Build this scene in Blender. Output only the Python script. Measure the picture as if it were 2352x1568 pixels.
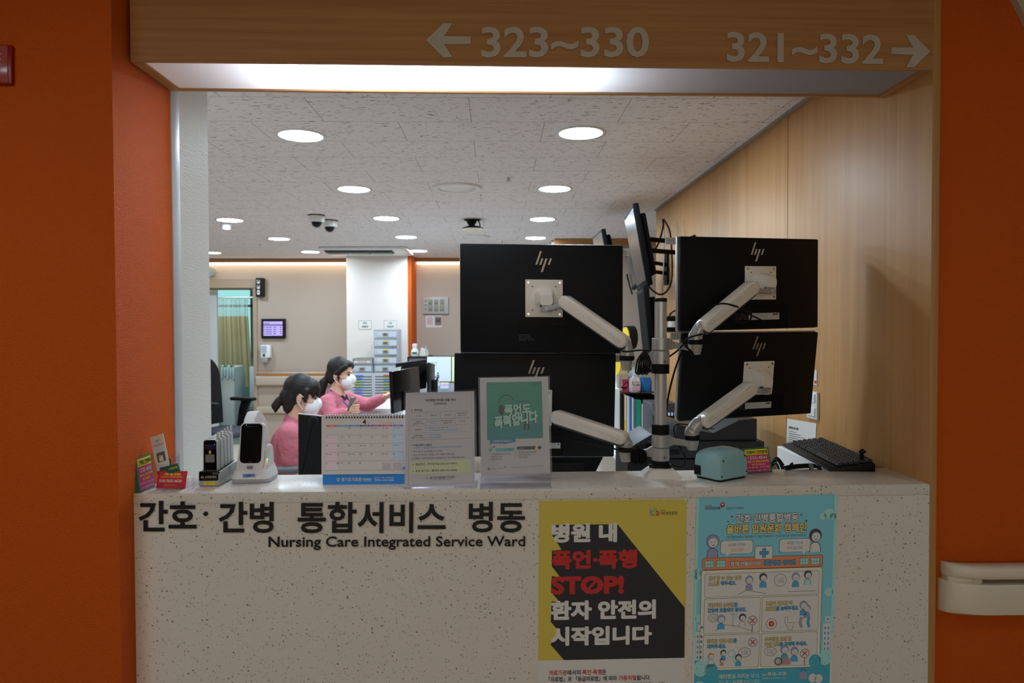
import bpy, bmesh, math, random
from mathutils import Vector, Matrix
S0 = bpy.context.scene
C = S0.collection
for o in list(bpy.data.objects):
    bpy.data.objects.remove(o)

# ------------------------------------------------------------------ camera
W, H, FPX = 2352.0, 1568.0, 1600.0
CAM = Vector((0, 0, 1.52))
YAW, PITCH, ROLL = math.atan(35 / FPX), math.atan(34 / FPX), -0.0033
fwd = Vector((math.sin(YAW) * math.cos(PITCH), math.cos(YAW) * math.cos(PITCH), -math.sin(PITCH)))
rgt = Vector((math.cos(YAW), -math.sin(YAW), 0))
upv = rgt.cross(fwd)
R_ = rgt * math.cos(ROLL) + upv * math.sin(ROLL)
U_ = upv * math.cos(ROLL) - rgt * math.sin(ROLL)
cd = bpy.data.cameras.new('camera')
cam = bpy.data.objects.new('camera', cd)
C.objects.link(cam)
cd.sensor_width = 36
cd.lens = FPX / W * 36
cd.clip_start = 0.02
cd.dof.use_dof = True
cd.dof.focus_distance = 2.25
cd.dof.aperture_fstop = 5.0
m = Matrix.Identity(4)
for i in range(3):
    m[i][0], m[i][1], m[i][2], m[i][3] = R_[i], U_[i], -fwd[i], CAM[i]
cam.matrix_world = m
S0.camera = cam

# ------------------------------------------------------------------ world, exposure, room and fill lamps outside the frame
w = bpy.data.worlds.new('world')
S0.world = w
w.use_nodes = True
w.node_tree.nodes['Background'].inputs[0].default_value = (1.0, 0.93, 0.85, 1)
w.node_tree.nodes['Background'].inputs[1].default_value = 0.03
S0.view_settings.view_transform = 'Standard'
S0.view_settings.look = 'None'
S0.view_settings.gamma = 1
S0.view_settings.exposure = 0.0
S0.view_settings.use_curve_mapping = False
try:
    S0.cycles.use_denoising = True
    S0.cycles.max_bounces = 8
    S0.cycles.transparent_max_bounces = 16
    S0.cycles.sample_clamp_indirect = 4
    S0.cycles.caustics_reflective = False
    S0.cycles.caustics_refractive = False
except Exception:
    pass


def area(name, loc, size, power, col, rot=(0, 0, 0), shape='RECTANGLE', spread=180):
    l = bpy.data.lights.new(name, 'AREA')
    l.shape = shape
    l.size, l.size_y = size
    l.energy = power
    l.color = col
    l.spread = math.radians(spread)
    o = bpy.data.objects.new(name, l)
    C.objects.link(o)
    o.location = loc
    o.rotation_euler = rot
    return o


# corridor ceiling luminaires, unseen; the right one added to brighten the right wall
area('corridor_lamp', (-1.5, 0.35, 2.42), (0.5, 0.5), 9.0, (0.78, 0.90, 1.0))
area('corridor_lamp', (2.1, 0.3, 2.42), (0.5, 0.5), 4.5, (0.78, 0.90, 1.0))
# added, unseen fill lamp behind the camera; lights the front most at mid-height
area('corridor_fill', (0.1, -1.75, 1.75), (3.4, 1.3), 44.0, (0.76, 0.90, 1.0), (math.radians(-90), 0, 0))
# lamp tube inside the box above the white diffuser of the header
area('header_lamp', (-0.33, 1.99, 2.362), (0.30, 0.1), 9.5, (0.74, 0.88, 1.0))
area('header_lamp', (-0.15, 2.0, 2.362), (0.8, 0.1), 6.0, (0.74, 0.88, 1.0))

# ------------------------------------------------------------------ measuring helpers: photo position -> point on a plane of the room
def ray(px, py):
    return fwd * FPX + R_ * (px - W / 2) - U_ * (py - H / 2)


def plane(px, py, q, n):
    d = ray(px, py)
    return CAM + d * ((Vector(q) - CAM).dot(Vector(n)) / d.dot(Vector(n)))


def PY(px, py, Y): return plane(px, py, (0, Y, 0), (0, 1, 0))
def PZ(px, py, z): return plane(px, py, (0, 0, z), (0, 0, 1))
def PX(px, py, X): return plane(px, py, (X, 0, 0), (1, 0, 0))
FK = 0.0165
F0 = 1.89
FN = Vector((-FK, 1, 0)).normalized()
def PF(px, py, off=0): return plane(px, py, (0, F0 + off, 0), FN)     # the plane of the counter front
def FY(x, off=0): return F0 + FK * x + off
ZC, ZH, ZT = 1.077, 2.223, 2.40       # ledge, header soffit, ceiling
XL, XR = PF(307, 1135).x, PF(2134, 1112).x


# ------------------------------------------------------------------ materials
def s2l(c):
    c = c / 255.0
    return c / 12.92 if c <= 0.04045 else ((c + 0.055) / 1.055) ** 2.4


def S(r, g, b): return (s2l(r), s2l(g), s2l(b), 1)


MATS = {}


def mat(name, col, rough=0.5, metal=0.0, emit=None, es=1.0, trans=0.0, alpha=1.0, ior=1.45, spec=0.5, coat=0.0):
    if name in MATS:
        return MATS[name]
    m = bpy.data.materials.new(name)
    m.use_nodes = True
    b = m.node_tree.nodes['Principled BSDF']
    if len(col) == 3:
        col = S(*col)
    b.inputs['Base Color'].default_value = col
    b.inputs['Roughness'].default_value = rough
    b.inputs['Metallic'].default_value = metal
    b.inputs['IOR'].default_value = ior
    b.inputs['Specular IOR Level'].default_value = spec
    b.inputs['Coat Weight'].default_value = coat
    b.inputs['Transmission Weight'].default_value = trans
    b.inputs['Alpha'].default_value = alpha
    if emit:
        b.inputs['Emission Color'].default_value = S(*emit)
        b.inputs['Emission Strength'].default_value = es
    MATS[name] = m
    return m


def nodes(m):
    nt = m.node_tree
    return nt, nt.nodes['Principled BSDF'], nt.nodes.new, nt.links.new


def ramp(nt, stops, interp='LINEAR'):
    r = nt.nodes.new('ShaderNodeValToRGB')
    r.color_ramp.interpolation = interp
    e = r.color_ramp.elements
    while len(e) > 1:
        e.remove(e[-1])
    e[0].position, e[0].color = stops[0]
    for p, c in stops[1:]:
        x = e.new(p)
        x.color = c
    return r


def coords(nt, scale, rot=(0, 0, 0)):
    tc = nt.nodes.new('ShaderNodeTexCoord')
    mp = nt.nodes.new('ShaderNodeMapping')
    mp.inputs['Scale'].default_value = scale
    mp.inputs['Rotation'].default_value = rot
    nt.links.new(tc.outputs['Object'], mp.inputs['Vector'])
    return mp


def wood(name, c1, c2, scale, rough=0.45):
    m = mat(name, c1, rough)
    nt, b, nn, ln = nodes(m)
    mp = coords(nt, scale)
    n1 = nn('ShaderNodeTexNoise'); n1.inputs['Scale'].default_value = 1; n1.inputs['Detail'].default_value = 6; n1.inputs['Roughness'].default_value = 0.65
    ln(mp.outputs[0], n1.inputs['Vector'])
    r = ramp(nt, [(0.3, S(*c2)), (0.7, S(*c1))])
    ln(n1.outputs['Fac'], r.inputs[0]); ln(r.outputs[0], b.inputs['Base Color'])
    return m


def bumped(name, col, rough, scale, strength, kind='noise', dist=0.002):
    m = mat(name, col, rough)
    nt, b, nn, ln = nodes(m)
    mp = coords(nt, scale)
    if kind == 'noise':
        t = nn('ShaderNodeTexNoise'); t.inputs['Scale'].default_value = 1; t.inputs['Detail'].default_value = 3
        out = t.outputs['Fac']
    else:
        t = nn('ShaderNodeTexVoronoi'); t.inputs['Scale'].default_value = 1
        out = t.outputs['Distance']
    ln(mp.outputs[0], t.inputs['Vector'])
    bp = nn('ShaderNodeBump'); bp.inputs['Strength'].default_value = strength; bp.inputs['Distance'].default_value = dist
    ln(out, bp.inputs['Height']); ln(bp.outputs[0], b.inputs['Normal'])
    return m


WOODH = wood('wood_horizontal_grain', (190, 140, 84), (166, 114, 64), (1.2, 30, 60))
WOODV = wood('wood_vertical_grain', (202, 153, 94), (184, 133, 77), (30, 22, 0.7))
ORANGE = bumped('orange_wallpaper', (206, 90, 14), 0.7, (260, 260, 360), 0.5, 'vor', 0.003)
ORANGE.node_tree.nodes['Principled BSDF'].inputs['Specular IOR Level'].default_value = 0.25
WHITEPAPER = bumped('white_wallpaper', (226, 224, 216), 0.6, (30, 30, 260), 0.45, 'noise', 0.003)
BEIGE = mat('beige_wall', (180, 163, 148), 0.6)
PILLAR = mat('pillar_white', (228, 218, 209), 0.6)
CREAM = mat('cream_plastic', (232, 222, 200), 0.35)
FLOORM = mat('floor_vinyl', (202, 188, 172), 0.35)
ALU = mat('brushed_aluminium', (198, 198, 196), 0.3, 0.3)
ALU2 = mat('satin_silver_paint', (180, 180, 178), 0.28, 0.25)
ARMW = mat('off_white_gloss_plastic', (240, 235, 224), 0.22)
BLACKP = mat('black_plastic', (17, 17, 18), 0.5, spec=0.25)
BLACKM = mat('black_matt_shell', (15, 15, 16), 0.6, spec=0.15)
BLACKG = mat('black_glass', (8, 8, 10), 0.14, spec=0.35)
RUBBER = mat('black_rubber', (14, 14, 14), 0.6, spec=0.2)
CHROME = mat('chrome', (210, 210, 210), 0.2, 1.0)
WHITEP = mat('white_plastic', (228, 228, 226), 0.35)
GREYP = mat('grey_plastic', (150, 152, 152), 0.45)
DGREY = mat('dark_grey_plastic', (66, 68, 72), 0.5)
PAPER = mat('white_paper', (226, 222, 214), 0.6)
INK = mat('black_ink', (28, 27, 26), 0.6)
INKG = mat('grey_ink', (110, 108, 106), 0.6)
INKW = mat('white_ink', (226, 220, 208), 0.6)
INKY = mat('yellow_ink', (238, 212, 40), 0.6)
INKR = mat('red_ink', (196, 38, 34), 0.6)
INKB = mat('blue_ink', (60, 120, 180), 0.6)
SKIN = mat('skin', (226, 178, 152), 0.5)
HAIR = bumped('dark_hair', (28, 21, 19), 0.55, (140, 140, 18), 0.4)
PINK = bumped('pink_uniform', (206, 116, 132), 0.75, (11, 11, 14), 0.6, 'noise', 0.03)
NAVY = mat('navy_cloth', (28, 30, 52), 0.8)

ACR = bpy.data.materials.new('clear_acrylic')
ACR.use_nodes = True
_nt = ACR.node_tree
for _n in list(_nt.nodes):
    _nt.nodes.remove(_n)
_o = _nt.nodes.new('ShaderNodeOutputMaterial')
_mx = _nt.nodes.new('ShaderNodeMixShader')
_t = _nt.nodes.new('ShaderNodeBsdfTransparent'); _t.inputs[0].default_value = (0.95, 0.95, 0.97, 1)
_g = _nt.nodes.new('ShaderNodeBsdfGlossy'); _g.inputs['Roughness'].default_value = 0.06; _g.inputs[0].default_value = (0.9, 0.9, 0.95, 1)
_lw = _nt.nodes.new('ShaderNodeLayerWeight'); _lw.inputs[0].default_value = 0.2
_pw = _nt.nodes.new('ShaderNodeMath'); _pw.operation = 'POWER'; _pw.inputs[1].default_value = 2.5
_ml = _nt.nodes.new('ShaderNodeMath'); _ml.operation = 'MULTIPLY_ADD'; _ml.inputs[1].default_value = 0.8; _ml.inputs[2].default_value = 0.012
_nt.links.new(_lw.outputs['Facing'], _pw.inputs[0]); _nt.links.new(_pw.outputs[0], _ml.inputs[0]); _nt.links.new(_ml.outputs[0], _mx.inputs[0]); _nt.links.new(_t.outputs[0], _mx.inputs[1]); _nt.links.new(_g.outputs[0], _mx.inputs[2])
_nt.links.new(_mx.outputs[0], _o.inputs[0])
MILKY = bpy.data.materials.new('frosted_clear_plastic')
MILKY.use_nodes = True
_b = MILKY.node_tree.nodes['Principled BSDF']
_b.inputs['Base Color'].default_value = S(225, 232, 240); _b.inputs['Roughness'].default_value = 0.3; _b.inputs['Alpha'].default_value = 0.55


def stone(name):
    m = mat(name, (236, 230, 220), 0.28)
    nt, b, nn, ln = nodes(m)
    mp = coords(nt, (1, 1, 1))
    col = None
    base = S(238, 233, 224)
    prev = None
    for sc, th, c, dst in ((120, 0.13, S(176, 167, 153), 1), (75, 0.105, S(156, 147, 134), 1), (210, 0.16, S(186, 176, 160), 1)):
        v = nn('ShaderNodeTexVoronoi'); v.inputs['Scale'].default_value = sc; v.inputs['Randomness'].default_value = 1
        ln(mp.outputs[0], v.inputs['Vector'])
        # only part of the cells carry a chip
        sep = nn('ShaderNodeSeparateColor'); ln(v.outputs['Color'], sep.inputs[0])
        g = nn('ShaderNodeMath'); g.operation = 'GREATER_THAN'; g.inputs[1].default_value = 0.85; ln(sep.outputs[0], g.inputs[0])
        l = nn('ShaderNodeMath'); l.operation = 'LESS_THAN'; l.inputs[1].default_value = th * 1.9; ln(v.outputs['Distance'], l.inputs[0])
        mu = nn('ShaderNodeMath'); mu.operation = 'MULTIPLY'; ln(g.outputs[0], mu.inputs[0]); ln(l.outputs[0], mu.inputs[1])
        mx = nn('ShaderNodeMix'); mx.data_type = 'RGBA'
        ln(mu.outputs[0], mx.inputs[0])
        if prev is None:
            mx.inputs[6].default_value = base
        else:
            ln(prev, mx.inputs[6])
        mx.inputs[7].default_value = c
        prev = mx.outputs[2]
    ln(prev, b.inputs['Base Color'])
    return m


STONE = stone('speckled_solid_surface')


def ceiling_mat():
    m = mat('ceiling_tile', (231, 226, 226), 0.8)
    nt, b, nn, ln = nodes(m)
    mp = coords(nt, (1, 1, 1))
    br = nn('ShaderNodeTexBrick')
    br.offset = 0.5
    br.inputs['Scale'].default_value = 1
    br.inputs['Mortar Size'].default_value = 0.0013
    br.inputs['Mortar Smooth'].default_value = 0.0
    br.inputs['Brick Width'].default_value = 0.63
    br.inputs['Row Height'].default_value = 0.315
    br.inputs['Color1'].default_value = br.inputs['Color2'].default_value = (1, 1, 1, 1)
    br.inputs['Mortar'].default_value = (0.34, 0.32, 0.3, 1)
    mpb = coords(nt, (1, 1, 1)); mpb.inputs['Location'].default_value = (0.42, -2.70, 0)
    ln(mpb.outputs[0], br.inputs['Vector'])
    # fissures: long thin marks across the tile
    mp2 = coords(nt, (34, 150, 1))
    n = nn('ShaderNodeTexNoise'); n.inputs['Scale'].default_value = 1; n.inputs['Detail'].default_value = 2; n.inputs['Distortion'].default_value = 0.4
    ln(mp2.outputs[0], n.inputs['Vector'])
    r1 = ramp(nt, [(0.325, S(104, 96, 90)), (0.365, S(231, 226, 226))])
    ln(n.outputs['Fac'], r1.inputs[0])
    mx = nn('ShaderNodeMix'); mx.data_type = 'RGBA'; mx.blend_type = 'MULTIPLY'; mx.inputs[0].default_value = 1
    ln(r1.outputs[0], mx.inputs[6]); ln(br.outputs['Color'], mx.inputs[7])
    ln(mx.outputs[2], b.inputs['Base Color'])
    return m


CEIL = ceiling_mat()
LAMP = mat('lamp_diffuser', (255, 255, 255), 0.5, emit=(218, 239, 255), es=138)
COVE = mat('cove_light', (255, 255, 255), 0.5, emit=(255, 238, 206), es=3.6)

# ------------------------------------------------------------------ mesh helpers
TCACHE = {}
TCUR = []


def text_mesh(s, bold=0.0, ext=0.0):
    k = (s, bold, ext)
    if k in TCACHE:
        return TCACHE[k]
    if not TCUR:
        TCUR.append(bpy.data.curves.new('t', 'FONT'))
        TCUR.append(bpy.data.objects.new('t', TCUR[0]))
    c = TCUR[0]
    c.body = s
    c.size = 1
    c.offset = bold
    c.extrude = ext
    c.resolution_u = 3
    me = bpy.data.meshes.new_from_object(TCUR[1])
    vs = [v.co.copy() for v in me.vertices]
    fs = [tuple(p.vertices) for p in me.polygons]
    bpy.data.meshes.remove(me)
    TCACHE[k] = (vs, fs)
    return vs, fs


class Frame:
    """a flat sheet's own axes: (x, y) measured on the sheet, y downward; n points to the viewer's side"""
    def __init__(s, a, b, d, x0, y0, x1, y1):
        s.o, s.x0, s.y0 = a, x0, y0
        s.u = (b - a) / (x1 - x0)
        s.v = (d - a) / (y1 - y0)
        s.n = s.v.cross(s.u).normalized()

    def p(s, x, y, h=0.0): return s.o + s.u * (x - s.x0) + s.v * (y - s.y0) + s.n * h


class MB:
    def __init__(s, T=None):
        s.v, s.f, s.mi, s.mats, s.T = [], [], [], [], T

    def m(s, mt):
        if mt not in s.mats:
            s.mats.append(mt)
        return s.mats.index(mt)

    def raw(s, vs, fs, mt):
        b = len(s.v)
        s.v += [Vector(v) for v in vs]
        k = s.m(mt)
        for f in fs:
            s.f.append(tuple(i + b for i in f))
            s.mi.append(k)
        return s

    def box(s, a, b, mt, bev=0.0, R=None, seg=2):
        a, b = Vector(a), Vector(b)
        bm = bmesh.new()
        bmesh.ops.create_cube(bm, size=1)
        c, d = (a + b) / 2, b - a
        for v in bm.verts:
            v.co = Vector((v.co.x * d.x, v.co.y * d.y, v.co.z * d.z))
        if bev > 0:
            bmesh.ops.bevel(bm, geom=list(bm.edges), offset=min(bev, 0.49 * min(abs(d.x), abs(d.y), abs(d.z))), segments=seg, profile=0.5, affect='EDGES')
        M = Matrix.Translation(c)
        if R is not None:
            M = R @ M
        s.bm(bm, mt, M)
        return s

    def bm(s, bm, mt, M=None):
        bm.verts.ensure_lookup_table()
        bm.verts.index_update()
        s.raw([(M @ v.co if M is not None else v.co.copy()) for v in bm.verts], [[v.index for v in f.verts] for f in bm.faces], mt)
        bm.free()

    def obox(s, c, ax, ay, az, mt, bev=0.0, seg=2):
        """box about c with half-axes ax, ay, az (vectors)"""
        lx, ly, lz = ax.length, ay.length, az.length
        M = Matrix((ax / lx, ay / ly, az / lz)).transposed().to_4x4()
        M.translation = c
        return s.box((-lx, -ly, -lz), (lx, ly, lz), mt, bev, M, seg)

    def ell(s, c, r, mt, R=None, n=20, k=12):
        vs, fs = [], []
        c = Vector(c)
        for j in range(k + 1):
            t = math.pi * j / k
            for i in range(n):
                p = 2 * math.pi * i / n
                q = Vector((r[0] * math.sin(t) * math.cos(p), r[1] * math.sin(t) * math.sin(p), r[2] * math.cos(t)))
                vs.append(c + (R @ q if R is not None else q))
        for j in range(k):
            for i in range(n):
                fs.append((j * n + i, (j + 1) * n + i, (j + 1) * n + (i + 1) % n, j * n + (i + 1) % n))
        return s.raw(vs, fs, mt)

    def tube(s, pts, r, mt, n=10, cap=True, flat=1.0):
        """round tube along pts; r a number or one per point"""
        pts = [Vector(p) for p in pts]
        N = len(pts)
        rs = r if isinstance(r, (list, tuple)) else [r] * N
        vs, fs = [], []
        x = None
        for i, p in enumerate(pts):
            t = (pts[min(i + 1, N - 1)] - pts[max(i - 1, 0)])
            t = t.normalized() if t.length > 1e-9 else Vector((0, 0, 1))
            if x is None:
                x = t.orthogonal().normalized()
            x = (x - t * x.dot(t)).normalized()
            y = t.cross(x)
            for k in range(n):
                a = 2 * math.pi * k / n
                vs.append(p + (x * math.cos(a) + y * math.sin(a) * flat) * rs[i])
        for i in range(N - 1):
            for k in range(n):
                fs.append((i * n + k, i * n + (k + 1) % n, (i + 1) * n + (k + 1) % n, (i + 1) * n + k))
        if cap:
            fs.append(tuple(range(n - 1, -1, -1)))
            fs.append(tuple(range((N - 1) * n, N * n)))
        return s.raw(vs, fs, mt)

    def cap2(s, a, b, ra, rb, mt):
        a, b = Vector(a), Vector(b)
        s.tube([a, b], [ra, rb], mt, 14)
        s.ell(a, (ra,) * 3, mt, n=14, k=8)
        return s.ell(b, (rb,) * 3, mt, n=14, k=8)

    def lathe(s, prof, o, mt, axis=(0, 0, 1), n=32, cap=True):
        """profile of (r, h) about axis through o"""
        o, t = Vector(o), Vector(axis).normalized()
        x = t.orthogonal().normalized()
        y = t.cross(x)
        vs, fs = [], []
        for r, h in prof:
            for k in range(n):
                a = 2 * math.pi * k / n
                vs.append(o + t * h + (x * math.cos(a) + y * math.sin(a)) * max(r, 1e-5))
        for j in range(len(prof) - 1):
            for k in range(n):
                fs.append((j * n + k, j * n + (k + 1) % n, (j + 1) * n + (k + 1) % n, (j + 1) * n + k))
        if cap:
            fs.append(tuple(range(n - 1, -1, -1)))
            fs.append(tuple(range((len(prof) - 1) * n, len(prof) * n)))
        return s.raw(vs, fs, mt)

    def prism(s, pts, vec, mt, bev=0.0, seg=2):
        """closed polygon pts pushed along vec"""
        pts = [Vector(p) for p in pts]
        vec = Vector(vec)
        n = len(pts)
        bm = bmesh.new()
        a = [bm.verts.new(p) for p in pts]
        b = [bm.verts.new(p + vec) for p in pts]
        bm.faces.new(a)
        bm.faces.new(b[::-1])
        for i in range(n):
            bm.faces.new((a[i], b[i], b[(i + 1) % n], a[(i + 1) % n]))
        bmesh.ops.recalc_face_normals(bm, faces=bm.faces)
        if bev:
            bmesh.ops.bevel(bm, geom=list(bm.edges), offset=bev, segments=seg, profile=0.5, affect='EDGES')
        s.bm(bm, mt)
        return s

    def loft(s, rings, mt, cap=True):
        n = len(rings[0])
        vs = [Vector(p) for r in rings for p in r]
        fs = []
        for j in range(len(rings) - 1):
            for k in range(n):
                fs.append((j * n + k, j * n + (k + 1) % n, (j + 1) * n + (k + 1) % n, (j + 1) * n + k))
        if cap:
            fs.append(tuple(range(n - 1, -1, -1)))
            fs.append(tuple(range((len(rings) - 1) * n, len(rings) * n)))
        return s.raw(vs, fs, mt)

    # ---- print on a sheet (Frame)
    def poly(s, fr, pts, mt, h=0.0003):
        vs = [fr.p(x, y, h) for x, y in pts]
        return s.raw(vs, [tuple(range(len(vs)))], mt)

    def rect(s, fr, x0, y0, x1, y1, mt, h=0.0003, r=0, n=5):
        if not r:
            return s.poly(fr, [(x0, y0), (x0, y1), (x1, y1), (x1, y0)], mt, h)
        pts = []
        for cx, cy, a0 in ((x0 + r, y0 + r, 180), (x1 - r, y0 + r, 270), (x1 - r, y1 - r, 0), (x0 + r, y1 - r, 90)):
            for i in range(n + 1):
                a = math.radians(a0 + 90 * i / n)
                pts.append((cx + r * math.cos(a), cy + r * math.sin(a)))
        return s.poly(fr, pts[::-1], mt, h)

    def disc(s, fr, x, y, rx, mt, h=0.0003, ry=None, n=24):
        ry = ry or rx
        return s.poly(fr, [(x + rx * math.cos(2 * math.pi * i / n), y - ry * math.sin(2 * math.pi * i / n)) for i in range(n)], mt, h)

    def ring(s, fr, x, y, r, wd, mt, h=0.0004, n=28, a0=0, a1=360, ry=None):
        k = (ry or r) / r
        return s.line(fr, [(x + r * math.cos(math.radians(a0 + (a1 - a0) * i / n)), y - k * r * math.sin(math.radians(a0 + (a1 - a0) * i / n))) for i in range(n + 1)], wd, mt, h)

    def line(s, fr, pts, wd, mt, h=0.0004):
        P = [Vector((x, y)) for x, y in pts]
        vs, fs = [], []
        for i, p in enumerate(P):
            t = P[min(i + 1, len(P) - 1)] - P[max(i - 1, 0)]
            t = t.normalized() if t.length > 0 else Vector((1, 0))
            q = Vector((-t.y, t.x)) * wd / 2
            vs += [fr.p(p.x + q.x, p.y + q.y, h), fr.p(p.x - q.x, p.y - q.y, h)]
        for i in range(len(P) - 1):
            fs.append((2 * i, 2 * i + 2, 2 * i + 3, 2 * i + 1))
        return s.raw(vs, fs, mt)

    def text(s, fr, t, x0, y0, x1, y1, mt, bold=0.0, h=0.0005, ext=0.0, shear=0.0, dy=0.0):
        """t filling the box x0..x1, y0..y1; dy slopes the baseline, ext thickness in metres"""
        e = max(0.0, bold - 0.018)
        vs, fs = text_mesh(t, min(bold, 0.018), 0.05 if ext else 0.0)
        if e > 0:       # heavier strokes: the same letters laid a hair apart
            n0 = len(vs)
            off = [Vector((0, 0, 0))] + [Vector((e * math.cos(a), e * math.sin(a), 0)) for a in [i * math.pi / 4 for i in range(8)]]
            fs = [tuple(i + n0 * k for i in f) for k in range(9) for f in fs]
            vs = [v + d for d in off for v in vs]
        else:
            n0 = len(vs)
        ax, bx = min(v.x for v in vs), max(v.x for v in vs)
        ay, by = min(v.y for v in vs), max(v.y for v in vs)
        out = []
        for i, v in enumerate(vs):
            a, b = (v.x - ax) / (bx - ax), (v.y - ay) / (by - ay)
            out.append(fr.p(x0 + a * (x1 - x0) + shear * b * (y1 - y0), y1 + b * (y0 - y1) + dy * a, (h + (v.z + 0.05) / 0.1 * ext if ext else h) + 0.00003 * (i // n0)))
        return s.raw(out, fs, mt)

    def build(s, name, parent=None, smooth=False, auto=None):
        me = bpy.data.meshes.new(name)
        T = s.T
        if T is None and parent is not None:
            T = None
        me.from_pydata([tuple(T @ v) if T is not None else tuple(v) for v in s.v], [], s.f)
        for mt in s.mats:
            me.materials.append(mt)
        me.polygons.foreach_set('material_index', s.mi)
        me.update()
        if auto is not None or smooth:
            bm = bmesh.new()
            bm.from_mesh(me)
            bmesh.ops.recalc_face_normals(bm, faces=bm.faces)
            ang = math.radians(auto if auto is not None else 180)
            for e in bm.edges:
                if len(e.link_faces) == 2 and e.calc_face_angle(0) > ang:
                    e.smooth = False
            for f in bm.faces:
                f.smooth = True
            bm.to_mesh(me)
            bm.free()
        o = bpy.data.objects.new(name, me)
        C.objects.link(o)
        if parent is not None:
            o.parent = parent
        return o


def thing(name, label, cat, loc=(0, 0, 0), rz=0.0, group=None):
    o = bpy.data.objects.new(name, None)
    o.empty_display_size = 0.05
    C.objects.link(o)
    o.location = loc
    o.rotation_euler = (0, 0, rz)
    o['label'] = label
    o['category'] = cat
    if group:
        o['group'] = group
    return o


def mw(o):
    """the thing's own placement, undone: turns room coordinates into the thing's"""
    return (Matrix.Translation(o.location) @ Matrix.Rotation(o.rotation_euler[2], 4, 'Z')).inverted()


def tag(o, label, cat, group=None):
    o['label'] = label
    o['category'] = cat
    if group:
        o['group'] = group
    return o


def struct(o):
    o['kind'] = 'structure'
    return o


def copy_tree(o, parent=None):
    c = o.copy()
    C.objects.link(c)
    if parent is not None:
        c.parent = parent
    for ch in [x for x in bpy.data.objects if x.parent == o]:
        copy_tree(ch, c)
    return c


def fuse(mb, name, parent, voxel, smooth=4, mt=None):
    """closed shapes of mb grown together into one continuous surface"""
    o = mb.build('tmp')
    r = o.modifiers.new('r', 'REMESH'); r.mode = 'VOXEL'; r.voxel_size = voxel
    sm = o.modifiers.new('s', 'SMOOTH'); sm.factor = 0.5; sm.iterations = smooth
    dg = bpy.context.evaluated_depsgraph_get()
    me = bpy.data.meshes.new_from_object(o.evaluated_get(dg))
    old = o.data
    bpy.data.objects.remove(o)
    bpy.data.meshes.remove(old)
    me.name = name
    me.materials.clear()
    me.materials.append(mt or mb.mats[0])
    for p in me.polygons:
        p.use_smooth = True
        p.material_index = 0
    q = bpy.data.objects.new(name, me)
    C.objects.link(q)
    q.parent = parent
    return q


def bez(pts, n=8):
    """smooth curve through pts"""
    P = [Vector(p) for p in pts]
    out = []
    for i in range(len(P) - 1):
        a, b, c, d = P[max(i - 1, 0)], P[i], P[i + 1], P[min(i + 2, len(P) - 1)]
        for k in range(n):
            t = k / n
            out.append(0.5 * (2 * b + (c - a) * t + (2 * a - 5 * b + 4 * c - d) * t * t + (3 * b - a - 3 * c + d) * t ** 3))
    out.append(P[-1])
    return out

# ================================================================== THE SETTING
YP = PX(267, 800, XL).y          # face of the orange wall left of the counter
YJ = PX(398, 800, XL).y          # end of its orange return
YS = PX(416, 800, XL).y
YW = PX(484, 700, XL).y          # end of the white return
YB = 9.1
Lx, Rx = -5.6, 3.6

MB().box((-5.6, -1.8, -0.05), (3.6, 9.1, 0), FLOORM).build('floor')
struct(bpy.data.objects['floor'])
struct(MB().box((Lx, 2.1, ZT), (Rx, YB + 0.1, ZT + 0.04), CEIL).build('ceiling'))
struct(MB().box((Lx, -1.8, 2.45), (Rx, 1.86, 2.49), mat('corridor_ceiling', (205, 198, 190), 0.8)).build('ceiling_corridor'))
struct(MB().box((Lx, -1.9, 0), (Rx, -1.8, 2.45), mat('corridor_back_wall', (190, 170, 148), 0.7)).build('wall_corridor'))
struct(MB().box((Lx, YP, 0), (XL, YJ, 2.45), ORANGE).build('wall_left'))
struct(MB().box((Lx, YJ, 0), (XL - 0.003, YW, 2.45), WHITEPAPER).build('wall_left_return'))
b = MB()
b.box((XL - 0.01, YJ, 0.9), (XL + 0.004, YS, 2.45), mat('painted_strip', (196, 197, 199), 0.45), 0.002)
struct(b.build('trim_1', auto=40))
b = MB()
b.box((XL, 2.15, ZT - 0.022), (XL + 0.035, YW + 0.08, ZT), WHITEP)
b.box((XL - 0.3, YW, ZT - 0.022), (XL, YW + 0.08, ZT), WHITEP)
struct(b.build('trim_2'))

b = MB()
b.box((XR, FY(XR) - 0.0, 0), (XR + 0.022, 5.25, 2.45), WOODV, 0.0015)
ys = PX(1809, 500, XR).y
b.box((XR - 0.0006, ys - 0.0012, 0), (XR + 0.001, ys + 0.0012, ZT), BLACKM)
ys = PX(1480, 600, XR).y
b.box((XR - 0.0006, ys - 0.0012, 0), (XR + 0.001, ys + 0.0012, ZT), BLACKM)
struct(b.build('wall_right', auto=40))
struct(MB().box((XR - 0.012, 2.12, ZT - 0.012), (XR, 5.25, ZT), mat('ceiling_bead', (150, 140, 130), 0.5)).build('trim_3'))
struct(MB().box((XR + 0.024, FY(XR) + 0.02, 0), (Rx, FY(XR) + 0.14, 2.45), ORANGE).build('wall_right_front'))
# pale bulkhead edge that comes down at the upper right
q0, q1, q2 = PY(2316, 0, 1.935), PY(2352, 72, 1.935), PY(2352, 0, 1.935)
dz = (q0 - q1) / (q1.x - q0.x)
b = MB()
b.prism([q0 + dz * -0.0 + Vector((0, 0, 0)) + (q0 - q1) * 3, q1 + (q1 - q0) * 12, Vector((q1.x + 1.2, 1.935, q1.z + (q1 - q0).z * 12)), Vector((q1.x + 1.2, 1.935, 2.449))], (0, -0.025, 0), mat('bulkhead_paint', (196, 186, 170), 0.6))
struct(b.build('trim_4'))

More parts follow.
